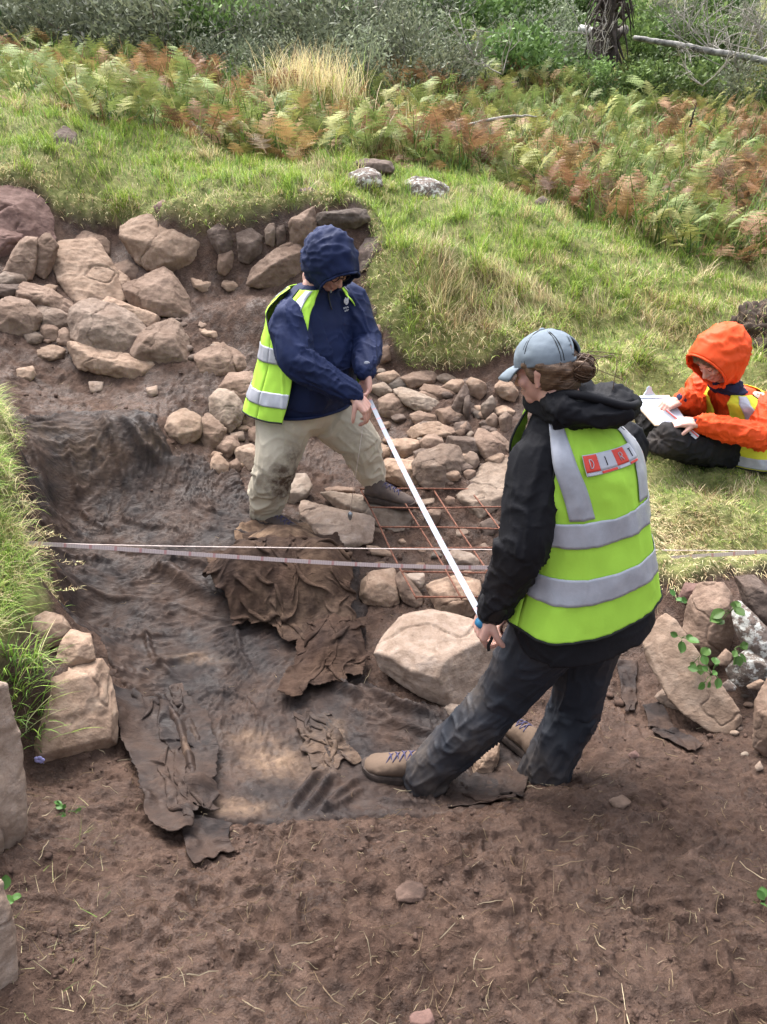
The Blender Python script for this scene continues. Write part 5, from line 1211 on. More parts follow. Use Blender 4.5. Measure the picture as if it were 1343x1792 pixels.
    stain(tr, [(aL + r * 0 + np.array([-.06, 0, .06]), .11, .9), (aL + np.array([.02, -.06, -.04]), .12, .8), (aR + np.array([-.04, -.05, 0]), .13, .8), (kL + np.array([-.09, 0, .02]), .07, .8), (hL + (kL - hL) * .5 + np.array([-.08, 0, 0]), .06, .5), (kL + (aL - kL) * .4 + np.array([0, -.09, 0]), .09, .6), (hL + np.array([-.02, -.12, 0]), .08, .3)], .05)
    obj('trousers', tr, M_DARKT, pe)
    hl = PY(770, 1372, 2.06); hl[2] = gz1(hl) + .012; dL = nrm([-.97, .20, 0]); hl = hl + np.array([.0, 0, 0])
    boot(pe, hl, dL, M_BOOT, 'tan suede walking boot with dark laces, stepping forward', L=.29, shaft_to=aL + U3 * -.0, sp=.5)
    hr = PY(948, 1372, 2.08); hr[2] = gz1(hr) + .012
    boot(pe, hr, nrm([-.45, .89, 0]), M_BOOT, 'tan boot mostly covered by the dark trouser leg', shaft_to=aR, sp=.5)
    # head, turned away to the left
    hc = PY(955, 648, 2.0); hf = nrm([-.80, .55, -.26]); up = nrm([-.06, .02, 1.0])
    KH = .81; hp2, L, axh = head_parts(hc, hf, up, KH)
    fh = nrm(np.array([-.15, .30, -.95]))
    body = hp2 + [limb([nk, nk * .5 + hc * .5, L(0, -.03, -.08)], [.062, .055, .056]), limb([hp_, P(1018, 900), P(1003, 780), nk], [.11, .12, .10, .05])]
    for s, e, w_ in ((sL, eL, wL), (sR, eR, wR)): body.append(limb([P(1003, 780), s, e, w_], [.05, .05, .042, .027]))
    for h, k_, a in ((hL, kL, aL), (hR, kR, aR)): body.append(limb([hp_, h, k_, a, a - U3 * .04], [.09, .09, .062, .045, .04]))
    g = HB + np.array([0.0, 0, 0])
    body += hand_parts(wL + np.array([-.008, .0, -.012]), nrm([-.30, .05, -.80]), nrm([.80, .35, -.30]), 1, ((42, 60, 40), (46, 62, 42), (50, 62, 44), (54, 62, 44)), 2, (38, 30), .95, 30)
    fR = nrm(np.array([-.9, -.25, -.35])); body += hand_parts(wR + fR * .012, fR, nrm([-.1, -.6, -.7]), 1, ((30, 45, 25), (35, 48, 28), (40, 52, 30), (44, 54, 30)), 3, (40, 30), .95, 25)
    obj('body', fuse('body', body, .0042, 2), M_SKIN, pe); eyes(pe, L, axh)
    # hair below the cap, and the bun
    hr_ = [ellipsoid(L(0, -.045, .005), (.079 * KH, .070 * KH, .072 * KH), axh), ellipsoid(L(0, -.062, -.045), (.060 * KH, .046 * KH, .045 * KH), axh)] + [ellipsoid(L(s * .055, -.035, -.012), (.028 * KH, .045 * KH, .045 * KH), axh) for s in (-1, 1)] + [limb([L(s * .070, .030, .035), L(s * .074, .016, .010), L(s * .072, .012, -.02)], [.012, .011, .005]) for s in (-1, 1)] + [limb([L(s * .068, .0, .038), L(s * .072, -.04, .02), L(s * .05, -.09, .0)], [.014, .016, .016]) for s in (-1, 1)]
    hm = fuse('hair', hr_, .005, 3); c = get_co(hm); no = get_no(hm); q = (c - hc) @ axh.T
    set_co(hm, c + no * (.004 * ridge_n(np.stack([q[:, 0] * 30 + q[:, 1] * 20, q[:, 2] * 60 + q[:, 1] * 40, q[:, 0] * 8], 1), 5))[:, None]); ha = obj('hair', hm, M_HAIR, pe)
    bc = L(.010, -.118, -.010); rg = np.random.RandomState(5)
    bn = fuse('bun', [ellipsoid(bc, (.038, .031, .034), axh), ellipsoid(bc + axh[1] * .03, (.030, .028, .028), axh)], .005, 3); c = get_co(bn); no = get_no(bn); q = (c - bc) @ axh.T
    a_ = np.arctan2(q[:, 2], q[:, 0]); set_co(bn, c + no * (.006 * np.sin(a_ * 3 + np.linalg.norm(q, axis=1) * 160 + 3 * fbm(q * 30, 2, 4)))[:, None]); bo = obj('bun', bn, M_HAIR, ha)
    st = []
    for k in range(90):
        t0 = rg.uniform(0, 6.28); rr = rg.uniform(.022, .037); ph = rg.uniform(-.8, .8); tl = rg.uniform(1.2, 3.2); nrm_ax = nrm(axh[1] * rg.uniform(.3, 1) + axh[0] * rg.normal() * .5 + axh[2] * rg.normal() * .5)
        e1 = nrm(np.cross(nrm_ax, [.3, .5, .8])); e2 = np.cross(nrm_ax, e1)
        st.append(tube_np([bc + (e1 * math.cos(t0 + tl * s) + e2 * math.sin(t0 + tl * s)) * (rr + .004 * s * rg.rand()) + nrm_ax * ph * .02 for s in np.linspace(0, 1, 9)], [.0022 - .0012 * s for s in np.linspace(0, 1, 9)], 4))
    for k in range(46):
        s = rg.choice([-1, 1]); a = L(s * rg.uniform(.045, .078), rg.uniform(-.06, .02), rg.uniform(-.05, .035)); b = bc + axh[0] * rg.uniform(-.03, .03) + axh[2] * rg.uniform(-.02, .02)
        m = (a + b) / 2 + axh[0] * s * .018 - axh[1] * .004 - axh[2] * rg.uniform(0, .02); st.append(tube_np(spline([a, m, b], 8), .0016, 4))
    for k in range(6):
        a = bc + rg.normal(size=3) * .02; st.append(tube_np(spline([a, a + rg.normal(size=3) * .03 - axh[1] * .03, a + rg.normal(size=3) * .035 - axh[1] * .045 - axh[2] * .02], 8), .0011, 4))
    obj('hair_strand', mesh_np('hair_strand', *join_np(st)), M_HAIR, ha)
    # cap
    na, nb = 26, 64; A, B = np.meshgrid(np.linspace(0, 1, na), np.linspace(0, 2 * math.pi, nb, endpoint=False), indexing='ij')
    capax = np.array([axh[0], nrm(axh[1] + axh[2] * -.02), axh[2]]); cc = L(0, -.010, .040); th = A * R(97)
    dx, dy, dz = np.sin(th) * np.sin(B), np.sin(th) * np.cos(B), np.cos(th)
    S_ = np.stack([dx * .087, dy * .106, dz * .088 - .010 * np.maximum(0, -dy) * A], -1)
    S_ += (.0035 * fbm(np.stack([dx, dy, dz], -1).reshape(-1, 3) * 4, 3, 8)).reshape(na, nb)[..., None] * np.stack([dx, dy, dz], -1)
    V = cc + S_ @ capax * KH; keep = lambda i, j: not (A[i, j] > .52 and abs((B[i, j] + B[i, (j + 1) % nb]) / 2 - math.pi) < .30 * min(1, (A[i, j] - .45) * 4) and A[i, j] < .90)
    Fq = [(i * nb + j, i * nb + (j + 1) % nb, (i + 1) * nb + (j + 1) % nb, (i + 1) * nb + j) for i in range(1, na - 1) for j in range(nb) if keep(i, j)] + [(0, nb + j, nb + (j + 1) % nb) for j in range(nb)]
    V = V.reshape(-1, 3); cp = obj('cap', mesh_np('cap', V, Fq), M_CAP, pe); solid(cp, .0025, 1)
    at = lambda t, b, o=.003: cc + (np.array([math.sin(t) * math.sin(b) * (.087 + o), math.sin(t) * math.cos(b) * (.106 + o), math.cos(t) * (.088 + o)]) @ capax) * KH
    sm = []
    for b in (-1.22, -1.12, 1.12, 1.22, 2.36, 2.46, -2.36, -2.46): sm.append(tube_np([at(t, b, .0028) for t in np.linspace(.1, R(95), 20)], .0011, 5))
    obj('seam', mesh_np('seam', *join_np(sm)), M_PIPE, cp)
    V, Fq = ellipsoid(at(0, 0), (.008, .008, .005), capax, 8); obj('top_button', mesh_np('top_button', V, Fq), M_CAP, cp)
    bb = np.linspace(-.95, .95, 24); base = np.array([[.087 * math.sin(b) * .99, .106 * math.cos(b) * .99, -.010] for b in bb]); tip = np.array([[.082 * math.sin(b * 1.02), .106 * math.cos(b) * .99 + .072 * math.cos(b * 1.0) ** .7, -.040 - .016 * (math.sin(b)) ** 2] for b in bb]); mid = base * .5 + tip * .5 + [0, 0, .010]
    V = cc + np.concatenate([base, mid, tip]) @ capax * KH; bi = obj('brim', mesh_np('brim', V, grid_faces(3, 24)), M_CAP, cp); solid(bi, .005, 0, 1)
    arch = [at(R(97) * (.52 + .40 * (1 - math.cos(q)) ** .8 if False else .5 + .42 * abs(q)), math.pi + .33 * q * (1.2 - .2 * abs(q)), .003) for q in np.linspace(-1, 1, 24)]
    V, Fq = tube_np(arch, .003, 6); obj('opening_trim', mesh_np('opening_trim', V, Fq), M_CAP, cp)
    return pe
person_black()

# ---------------------------------------------------------------- person sitting in the orange coat
def person_orange():
    f = nrm([-.90, -.43, 0]); r = np.array([f[1], -f[0], 0]); U3 = np.array([0, 0, 1.0])
    seat = PY(1290, 800, 4.08); pe = empty('person', seat); tag(pe, 'person in bright orange hooded coat sitting on the grass with a clipboard', 'person')
    hip, neck = PY(1304, 785, 4.12), PY(1284, 684, 4.12)
    ax = lambda t: hip * (1 - t) + neck * t
    R_ = lambda t, rx, rf, rb, sh=0.0: (ax(t) - f * sh, r, f, rx, rf, rb)
    T = Torso([R_(-.08, .215, .16, .17, .0), R_(.15, .215, .17, .17, .02), R_(.40, .205, .15, .165, .04), R_(.65, .20, .125, .16, .05), R_(.84, .190, .13, .13, .045), R_(.95, .150, .115, .10, .03), R_(1.05, .075, .07, .08, .01)])
    sL, eL, wL = PY(1346, 712, 3.98), PY(1330, 763, 3.82), PY(1230, 741, 3.83)
    sR, eR, wR = PY(1232, 675, 4.27), PY(1214, 708, 4.20), PY(1196, 699, 4.05)
    jk = fuse('coat', [T.mesh(), limb([sL + r * .02, sL, (sL + eL) / 2, eL, (eL + wL) / 2, wL], [.06, .072, .074, .074, .064, .050]), limb([sR, (sR + eR) / 2, eR, wR], [.085, .078, .070, .050])], .007, 4)
    creases(jk, [(sL, eL, .014, 9), (eL, wL, .013, 13), (sR, eR, .014, 10), (eR, wR, .012, 14), (hip, neck, .010, 7)], 121)
    jo = obj('coat', jk, M_ORANGE, pe)
    for w_, e in ((wL, eL), (wR, eR)):
        d = nrm(w_ - e); V, Fq = limb([w_ - d * .01, w_ + d * .022], [.042, .034]); q = mesh_np('cuff', V, Fq); obj('knitted_cuff', q, M_KNIT, jo)
    vest(pe, T, M_YELLOW, -.06, .97, .64, lambda v: R(np.interp(v, [0, .4, .75, 1], [6, 8, 14, 30])), None, .042, 14, 6, bands=((.02, .14),), braces=((.36, .96, lambda v: R(np.interp(v, [.3, .8, 1], [40, 44, 58])), .34), (.36, .96, lambda v: 2 * math.pi - R(np.interp(v, [.3, .8, 1], [40, 44, 58])), .34)), amp=.009, seed=131, flare=.03)
    # legs folded
    hL, kL, aL = PY(1275, 790, 4.0), PY(1158, 770, 3.82), PY(1228, 792, 3.98)
    hR, kR, aR = PY(1275, 770, 4.25), PY(1140, 738, 4.18), PY(1195, 785, 4.02)
    tr = fuse('trousers', [ellipsoid(PY(1300, 790, 4.12), (.17, .15, .10), np.array([r, f, U3])), limb([hL, hL * .5 + kL * .5, kL, kL * .5 + aL * .5, aL], [.105, .098, .080, .068, .052]), limb([hR, hR * .5 + kR * .5, kR, kR * .5 + aR * .5, aR], [.105, .095, .082, .066, .052])], .007, 4)
    creases(tr, [(hL, kL, .012, 10), (kL, aL, .012, 12), (hR, kR, .012, 10), (kR, aR, .010, 12)], 141)
    stain(tr, [(kL, .09, .8), (kR, .08, .6)]); obj('trousers', tr, M_BLACKT, pe)
    boot(pe, aL + np.array([.03, .0, -.05]), nrm([.2, .95, 0]), M_BOOTD, None, shaft_to=aL); boot(pe, aR + np.array([0, -.02, -.05]), nrm([.75, .6, 0]), M_BOOTD, None, shaft_to=aR)
    hc = PY(1254, 628, 4.04); hf = nrm([-.80, -.36, -.72]); up = nrm([-.6, -.2, 1])
    hp, L, axh = head_parts(hc, hf, up, 1.0)
    fL, fR = nrm(np.array([-.93, .10, .02])), nrm(np.array([-.85, -.35, -.16]))
    body = hp + [limb([neck, neck * .5 + hc * .5, L(0, -.03, -.07)], [.06, .054, .054]), limb([hip, ax(.45) - f * .03, ax(.8) - f * .03, neck], [.10, .10, .08, .05])]
    for s, e, w_ in ((sR, eR, wR), (sL, eL, wL)): body.append(limb([ax(.85), s, e, w_], [.06, .055, .042, .027]))
    for h, k_, a in ((hR, kR, aR), (hL, kL, aL)): body.append(limb([hip, h, k_ + (h - k_) * .15, a], [.07, .07, .04, .03]))
    body += hand_parts(wL + fL * .03, fL, nrm([-.1, .25, -.9]), 1, ((18, 30, 20), (20, 34, 22), (24, 38, 24), (30, 42, 26)), 5, (38, 25), .95, 20)
    body += hand_parts(wR + fR * .03, fR, nrm([-.25, .1, -.9]), -1, ((35, 40, 25), (42, 46, 28), (50, 52, 30), (56, 56, 32)), 3, (40, 35), .95, 28)
    obj('body', fuse('body', body, .0045, 2), M_SKIN, pe); eyes(pe, L, axh)
    V, Fq = ellipsoid(L(0, .087, -.063), (.019, .008, .0065), axh, 8); obj('lips', mesh_np('lips', V, Fq), mat_flat('lips', (.42, .15, .14), .45), pe)
    hh = fuse('hair', [limb([L(s * .020, .078, .070), L(s * .055, .062, .040), L(s * .072, .040, -.005), L(s * .066, .03, -.05)], [.020, .021, .018, .012]) for s in (-1, 1)] + [limb([L(-.05, .062, .072), L(0, .078, .078), L(.05, .062, .072)], [.018, .02, .018])], .0045, 2)
    c = get_co(hh); no = get_no(hh); set_co(hh, c + no * (.003 * ridge_n(np.stack([c[:, 0] * 90, c[:, 1] * 90, c[:, 2] * 25], 1), 5))[:, None]); obj('hair', hh, M_HAIR, pe)
    hood_up('hood', pe, hc + U3 * .008 - hf * .018, nrm(hf + np.array([.0, .0, -.12])), up, (.128, .180, .148), M_ORANGE, 54, 151, amp=.010, drop=.16)
    sc = fuse('neck_warmer', [Torso([(neck + U3 * .0 + f * .03, r, f, .098, .085, .09), (neck + U3 * .03 + f * .055, r, f, .088, .085, .08), (neck + U3 * .062 + f * .075, r, f, .074, .072, .07)]).mesh()], .006, 3); creases(sc, [(neck, neck + U3 * .15, .010, 30)], 161); obj('neck_warmer', sc, M_KNIT, pe)
    # clipboard on the knees
    q = [PY(1099, 694, 4.10), PY(1171, 692, 4.14), PY(1207, 745, 3.90), PY(1146, 746, 3.87)]
    n = nrm(np.cross(q[1] - q[0], q[3] - q[0])); n = n if n[2] > 0 else -n
    def slab(q, lo, hi):
        V = [p + n * lo for p in q] + [p + n * hi for p in q]; return np.array(V), [(3, 2, 1, 0), (4, 5, 6, 7)] + [(i, (i + 1) % 4, (i + 1) % 4 + 4, i + 4) for i in range(4)]
    cb = obj('clipboard', mesh_np('clipboard', *slab(q, 0, .004), False), M_BOARD, None, q[3]); tag(cb, 'clipboard with blank white paper resting on the sitting person\'s knees', 'clipboard')
    mid = sum(q) / 4; q2 = [p + (mid - p) * .05 for p in q]; obj('paper', mesh_np('paper', *slab(q2, .0045, .0062), False), M_PAPER, cb)
    e = nrm(q[1] - q[0]); g = nrm(q[3] - q[0]); m = (q[0] + q[1]) / 2
    cl = [slab([m - e * .065 + g * .012, m + e * .065 + g * .012, m + e * .065 + g * .03, m - e * .065 + g * .03], .0065, .012)]
    up2 = nrm(n * .75 - g * .65); pts = [m - e * .045 + g * .012, m - e * .030 - g * .004 + n * .014, m - e * .018 + n * .028 - g * .012, m - e * .014 + n * .045 - g * .02, m + n * .052 - g * .022, m + e * .014 + n * .045 - g * .02, m + e * .018 + n * .028 - g * .012, m + e * .030 - g * .004 + n * .014, m + e * .045 + g * .012]
    k = len(pts); off = nrm(np.cross(e, n * .9 - g * .4)) * .003; Vc = np.array([p for p in pts] + [p + off for p in pts]); Fc = [tuple(range(k)), tuple(range(2 * k - 1, k - 1, -1))] + [(i, i + k, (i + 1) % k + k, (i + 1) % k) for i in range(k)]
    cl.append((Vc, Fc)); obj('clip', mesh_np('clip', *join_np(cl), False), mat_flat('clip_metal', (.62, .70, .76), .35, .05, 20, 0, .5, .3), cb)
    # scale ruler under the near hand, pencil in the far hand
    a, b = PY(1163, 722, 3.93) + n * .012, PY(1220, 772, 3.80) + U3 * .02
    d = nrm(b - a); s1 = nrm(np.cross(d, U3)); s2 = np.cross(s1, d); tri = [s2 * .014, -s2 * .007 + s1 * .016, -s2 * .007 - s1 * .016]
    V = np.array([a + t for t in tri] + [b + t for t in tri]); ru = obj('scale_ruler', mesh_np('scale_ruler', V, [(2, 1, 0), (3, 4, 5), (0, 1, 4, 3), (1, 2, 5, 4), (2, 0, 3, 5)], False), M_LWHITE, None, a); tag(ru, 'triangular scale ruler held across the clipboard edge', 'ruler')
    for i, (t, mt) in enumerate(((.25, M_RED), (-.35, M_BLACK))):
        pa = lambda p: p + s2 * .014 * (.5 + t * .6) + (s1 if i == 0 else -s1) * .0085 * (1 - t)
        V, Fq, _ = ribbon(np.array([pa(a), pa(b)]), .005, .003, nrm(s2 + (s1 if i == 0 else -s1))); obj('stripe', mesh_np('stripe', V, Fq, False), mt, ru)
    p0 = PY(1147, 723, 3.99); p1 = PY(1178, 708, 4.03) + n * .01; V, Fq = tube_np([p0, p0 * .9 + p1 * .1, p1], [.0008, .0036, .0036], 7); tag(obj('pencil', mesh_np('pencil', V, Fq), mat_flat('pencil_wood', (.35, .10, .06), .5), None, p0), 'pencil held in the writing hand above the clipboard', 'pencil')
person_orange()

# ================================================================ VEGETATION
def mat_leaf(name, attr='tint', rough=.6, var=.35, trans=.25):
    M = Mat(name); a = M.attr(attr).outputs['Color']; h = M.n('ShaderNodeHueSaturation'); M.l(a, h.inputs['Color'])
    M.l(M.math('ADD', M.math('MULTIPLY', M.rand(), var), 1 - var / 2), h.inputs['Value']); M.l(M.math('ADD', M.math('MULTIPLY', M.rand(), .03), .485), h.inputs['Hue'])
    M.l(h.outputs[0], M.b.inputs['Base Color']); M.b.inputs['Roughness'].default_value = rough; M.b.inputs['Specular IOR Level'].default_value = .2
    if trans:
        t = M.n('ShaderNodeBsdfTranslucent'); M.l(h.outputs[0], t.inputs['Color']); mx = M.n('ShaderNodeMixShader'); mx.inputs[0].default_value = trans
        M.l(M.b.outputs[0], mx.inputs[1]); M.l(t.outputs[0], mx.inputs[2]); M.l(mx.outputs[0], M.nt.nodes['Material Output'].inputs['Surface'])
    return M.m
M_GRASS = mat_leaf('grass_blade', var=0.0); M_FERN = mat_leaf('bracken_leaf'); M_LEAF = mat_leaf('shrub_leaf', var=.4); M_WEED = mat_leaf('weed_leaf', rough=.4, var=.1)
M_BARK = mat_flat('grey_bark', (.16, .14, .12), .9, .5, 30, .6); M_DEAD = mat_flat('bleached_wood', (.34, .31, .27), .9, .35, 40, .4); M_ROOT = mat_flat('dark_root', (.055, .042, .034), .9, .5, 30, .6)
def blades(P, ln, az, lean, curl, wid, col, seg=3):
    """curved grass blades; all arguments are arrays"""
    n = len(P); t = np.linspace(0, 1, seg + 1); d = np.stack([np.cos(az), np.sin(az), 0 * az], 1); s = np.stack([-np.sin(az), np.cos(az), 0 * az], 1)
    pts = []; pos = P.copy(); ang = lean.copy(); 
    for k in range(seg + 1):
        pts.append(pos.copy()); st = ln / seg
        pos = pos + (d * np.sin(ang)[:, None] + np.array([0, 0, 1.0]) * np.cos(ang)[:, None]) * st[:, None]; ang = ang + curl / seg
    V, Cc = [], []
    for k in range(seg):
        w_ = (wid * (1 - (k / seg) ** 1.6))[:, None] * .5; V += [pts[k] - s * w_, pts[k] + s * w_]; sh = .62 + .38 * min(1, k / (seg - 1) + .15); Cc += [col, col]
    V.append(pts[seg]); Cc.append(col); m = 2 * seg + 1
    V = np.stack(V, 1).reshape(-1, 3); Cc = np.stack(Cc, 1).reshape(-1, 3); b = np.arange(n)[:, None] * m; F_ = []
    for k in range(seg - 1): F_ += [b + np.array([2 * k, 2 * k + 1, 2 * k + 3]), b + np.array([2 * k, 2 * k + 3, 2 * k + 2])]
    F_.append(b + np.array([2 * seg - 2, 2 * seg - 1, 2 * seg])); return V, np.concatenate(F_), Cc
def grass_obj(name, label, parts):
    off, Vs, Fs, Cs = 0, [], [], []
    for V, F_, C in parts: Vs.append(V); Fs.append(F_ + off); Cs.append(C); off += len(V)
    me = mesh_np(name, np.concatenate(Vs), np.concatenate(Fs), False); color_attr(me, 'tint', np.concatenate(Cs)); o = obj(name, me, M_GRASS); return tag(o, label, 'grass', None, 'stuff')
G_LIME, G_GREEN, G_DARK, G_STRAW, G_BROWN = (np.array(c) for c in ((.320, .430, .085), (.200, .325, .065), (.100, .170, .042), (.600, .520, .290), (.270, .185, .105)))
rgn = np.random.RandomState(3)
def pick(n, w_):
    """random colours from the five tints with weights w_ (n,5)"""
    w_ = w_ / w_.sum(1, keepdims=True); c = np.cumsum(w_, 1); k = (rgn.rand(n)[:, None] > c).sum(1).clip(0, 4)
    col = np.array([G_LIME, G_GREEN, G_DARK, G_STRAW, G_BROWN])[k]; return col * rgn.uniform(.72, 1.25, (n, 1)) * rgn.uniform(.93, 1.07, (n, 3))
def scatter(n, xlo, xhi, ylo, yhi, ok, power=1.7):
    out = []; got = 0
    while got < n:
        m = n * 4; y = (rgn.rand(m) * (yhi ** (1 - power) - ylo ** (1 - power)) + ylo ** (1 - power)) ** (1 / (1 - power)) if power != 1 else rgn.uniform(ylo, yhi, m)
        x = rgn.uniform(xlo, xhi, m); hw = .57 * y + .7; k = (np.abs(x) < hw) & (x > xlo) & (x < xhi); x, y = x[k], y[k]; sd = turfness(x, y); k = ok(x, y, sd); out.append(np.stack([x[k], y[k], sd[k]], 1)); got += int(k.sum())
        if len(out) > 30: break
    o = np.concatenate(out)[:n]; return o[:, 0], o[:, 1], o[:, 2]
MOUND = poly_world(arr('640,470 700,410 800,430 900,500 960,560 920,640 850,640 780,655 700,640 650,580'))
def build_turf_grass():
    x, y, sd = scatter(140000, -6, 6, 2.7, 9.5, lambda x, y, sd: (sd > -.015) & (y > 2.65), 1.9)
    n = len(x); z = ground(x, y); p = P3(x, y)
    n1, n2, n3 = fbm(p * 1.6, 3, 401), fbm(p * 6, 3, 402), fbm(p * 14, 2, 403); ms = poly_sd(MOUND, x, y)
    edge = sstep(.30, .02, sd); dry = np.clip(.45 * edge + .9 * sstep(-.05, .25, ms) * (.4 + n2) + .65 * sstep(.1, .5, n1 + .35 * n3) , 0, 1); dry = np.where((x > .9) & (y < 5.6) & (y > 3.0), np.clip(dry * .5 + .30 + .9 * n2, 0, 1), dry)
    w_ = np.stack([(1 - dry) * (.55 + n3), (1 - dry) * .40, (1 - dry) * (.12 + .3 * (n2 < -.1)), .05 + dry * .9, .03 + dry * .35], 1).clip(.001)
    mown = sstep(5.4, 4.9, y) * sstep(.6, 1.0, x); tall = sstep(.05, .4, n2)
    ln = rgn.uniform(.035, .085, n) * (1 + 1.0 * tall + .6 * sstep(-.1, .2, ms)) * (1 - .40 * mown)
    az = 2 * math.pi * fbm(p * 1.9, 2, 411) + rgn.normal(0, .9, n); down = np.arctan2(-1.0, 0.1 * np.ones(n)); az = np.where((edge > .5) & (rgn.rand(n) < .7), down + rgn.normal(0, .7, n), az)
    lean = np.abs(rgn.normal(.45, .35, n)) + .5 * edge + .35 * mown; curl = rgn.uniform(.2, 1.3, n) + .9 * edge
    grass_obj('turf_grass', 'rough green and straw coloured grass on the turf above the trench', [blades(np.stack([x, y, z - .006], 1), ln, az, lean, curl, rgn.uniform(.0022, .0042, n) * (1 + .18 * np.clip(y - 3, 0, 6)), pick(n, w_))])
def build_bank_grass():
    parts = []
    k = 0; xs = []; 
    while len(xs) < 15000:
        m = 40000; x, y = rgn.uniform(-2.6, -.85, m), rgn.uniform(1.55, 3.7, m); sd = poly_sd(TURF_BANK, x, y); q = np.stack([x, y], 1)[(sd > .035 + .03 * rgn.rand(m)) & (x > -.56 * y - .35)]; xs += q.tolist(); k += 1
        if k > 40: break
    q = np.array(xs)[:15000]; x, y = q[:, 0], q[:, 1]; sd = poly_sd(TURF_BANK, x, y); n = len(x); z = ground(x, y); p = P3(x, y); n2 = fbm(p * 7, 3, 421)
    dry = np.clip(.42 + n2 * 1.1, .05, .95); w_ = np.stack([(1 - dry) * .8, (1 - dry) * .45, (1 - dry) * .15, dry * .85, dry * .10], 1)
    ln = rgn.uniform(.06, .17, n); az = rgn.normal(-.6, .9, n); lean = np.abs(rgn.normal(.45, .3, n)) + .25 * sstep(.12, 0, sd); curl = rgn.uniform(.5, 1.7, n)
    parts.append(blades(np.stack([x, y, z - .01], 1), ln, az, lean, curl, rgn.uniform(.002, .0042, n), pick(n, w_), 5))
    # a few seed heads reaching out over the trench
    for px, py, Y in ((55, 985, 2.6), (70, 1000, 2.6), (45, 930, 2.75), (60, 1010, 2.55), (85, 1040, 2.45), (40, 900, 2.9), (60, 960, 2.65)):
        b = PY(px - 25, py + 20, Y); m = 26; a0 = rgn.normal(.2, .3); hd = b + np.array([.12, 0, .10]) + rgn.normal(0, .03, 3)
        parts.append(blades(b[None], np.array([.22]), np.array([a0]), np.array([.75]), np.array([.3]), np.array([.003]), (G_STRAW * .8)[None], 5))
        tpos = hd[None] + np.linspace(0, 1, m)[:, None] * np.array([.07, .01, -.01]) + rgn.normal(0, .004, (m, 3)); parts.append(blades(tpos, rgn.uniform(.010, .025, m), rgn.normal(0, .9, m), rgn.uniform(.6, 1.8, m), rgn.uniform(-.5, .5, m), rgn.uniform(.002, .004, m), pick(m, np.tile([0, 0, 0, .6, .5], (m, 1))), 3))
    # lush green blades by the square block
    for px, py, Y, k in ((35, 1190, 2.12, 60), (60, 1165, 2.2, 50), (20, 1215, 2.05, 50), (50, 1215, 2.04, 40)):
        b = PY(px, py, Y); b = b + rgn.normal(0, .02, (k, 3)) * [1.2, 1.2, .2]; b[:, 2] = ground(b[:, 0], b[:, 1]) - .01
        parts.append(blades(b, rgn.uniform(.10, .22, k), rgn.normal(-.4, 1.0, k), rgn.uniform(.2, .9, k), rgn.uniform(.5, 1.4, k), rgn.uniform(.003, .006, k), pick(k, np.tile([.5, .6, .3, .1, 0], (k, 1))), 5))
    # thin tufts along the lower left border
    m = 170; x, y = rgn.uniform(-.95, -.62, m), rgn.uniform(1.05, 1.75, m); k = (x < -.50 * y - .02 + rgn.normal(0, .05, m)); x, y = x[k], y[k]; n = len(x)
    parts.append(blades(np.stack([x, y, ground(x, y) - .004], 1), rgn.uniform(.02, .07, n), rgn.uniform(0, 6.28, n), rgn.uniform(.6, 1.4, n), rgn.uniform(0, .8, n), rgn.uniform(.0008, .0018, n), pick(n, np.tile([.15, .12, .05, .6, .6], (n, 1))) * .75))
    grass_obj('bank_grass', 'long yellow green grass overhanging the trench on the left bank', parts)
def build_tufts():
    x, y, sd = scatter(820, -6, 6, 3.2, 9.0, lambda x, y, sd: (sd > .04) & ((y > 4.7) | (x < .6)), 1.6); ms = poly_sd(MOUND, x, y); nn = fbm(P3(x * 1.5, y * 1.5), 2, 441); parts = []
    k = 46; n = len(x); X = np.repeat(x, k) + rgn.normal(0, .028, n * k); Y_ = np.repeat(y, k) + rgn.normal(0, .028, n * k); az = rgn.uniform(0, 6.28, n * k); az = np.where(rgn.rand(n * k) < .5, np.repeat(-1.57 + rgn.normal(0, .8, n), k) + rgn.normal(0, .5, n * k), az)
    dry = np.clip(.18 + 1.2 * nn + .45 * sstep(-.05, .2, ms) + rgn.normal(0, .2, n), .02, .97); w_ = np.repeat(np.stack([(1 - dry), (1 - dry) * .45, (1 - dry) * .12, dry * .95, dry * .22], 1), k, 0)
    ln = np.repeat(rgn.uniform(.09, .22, n) * (1 + .35 * sstep(-.05, .15, ms)), k) * rgn.uniform(.5, 1.1, n * k)
    grass_obj('grass_tufts', 'long drooping tufts of grass on the lumpy turf and mound', [blades(np.stack([X, Y_, ground(X, Y_) - .008], 1), ln, az, np.abs(rgn.normal(.5, .3, n * k)), rgn.uniform(.7, 2.0, n * k), rgn.uniform(.003, .0065, n * k), pick(n * k, w_), 4)])
build_turf_grass(); build_bank_grass(); build_tufts()
# matted dark turf heap at the right edge
q = PY(1335, 600, 4.95); me = fuse('turf_heap', [ellipsoid(q + np.array([.16, .15, -.04]), (.30, .30, .27)), ellipsoid(q + np.array([.45, .0, .0]), (.30, .35, .30)), ellipsoid(q + np.array([-.04, .05, -.10]), (.24, .24, .15)), ellipsoid(q + np.array([.10, .0, .12]), (.10, .12, .10))], .012, 2)
c = get_co(me); no = get_no(me); set_co(me, c + no * (.13 * fbm(c * 7, 5, 3, .65))[:, None]); hp = obj('turf_heap', me, mat_flat('dark_soil', (.05, .035, .026), .95, .4, 30, .8), None, q); tag(hp, 'dark heap of dug turf and dry grass behind the orange coat', 'turf heap')
c = get_co(hp.data) + q; no = get_no(hp.data); ii = rgn.choice(len(c), 4200); n = len(ii); az = np.arctan2(no[ii, 1], no[ii, 0]) + rgn.normal(0, .9, n)
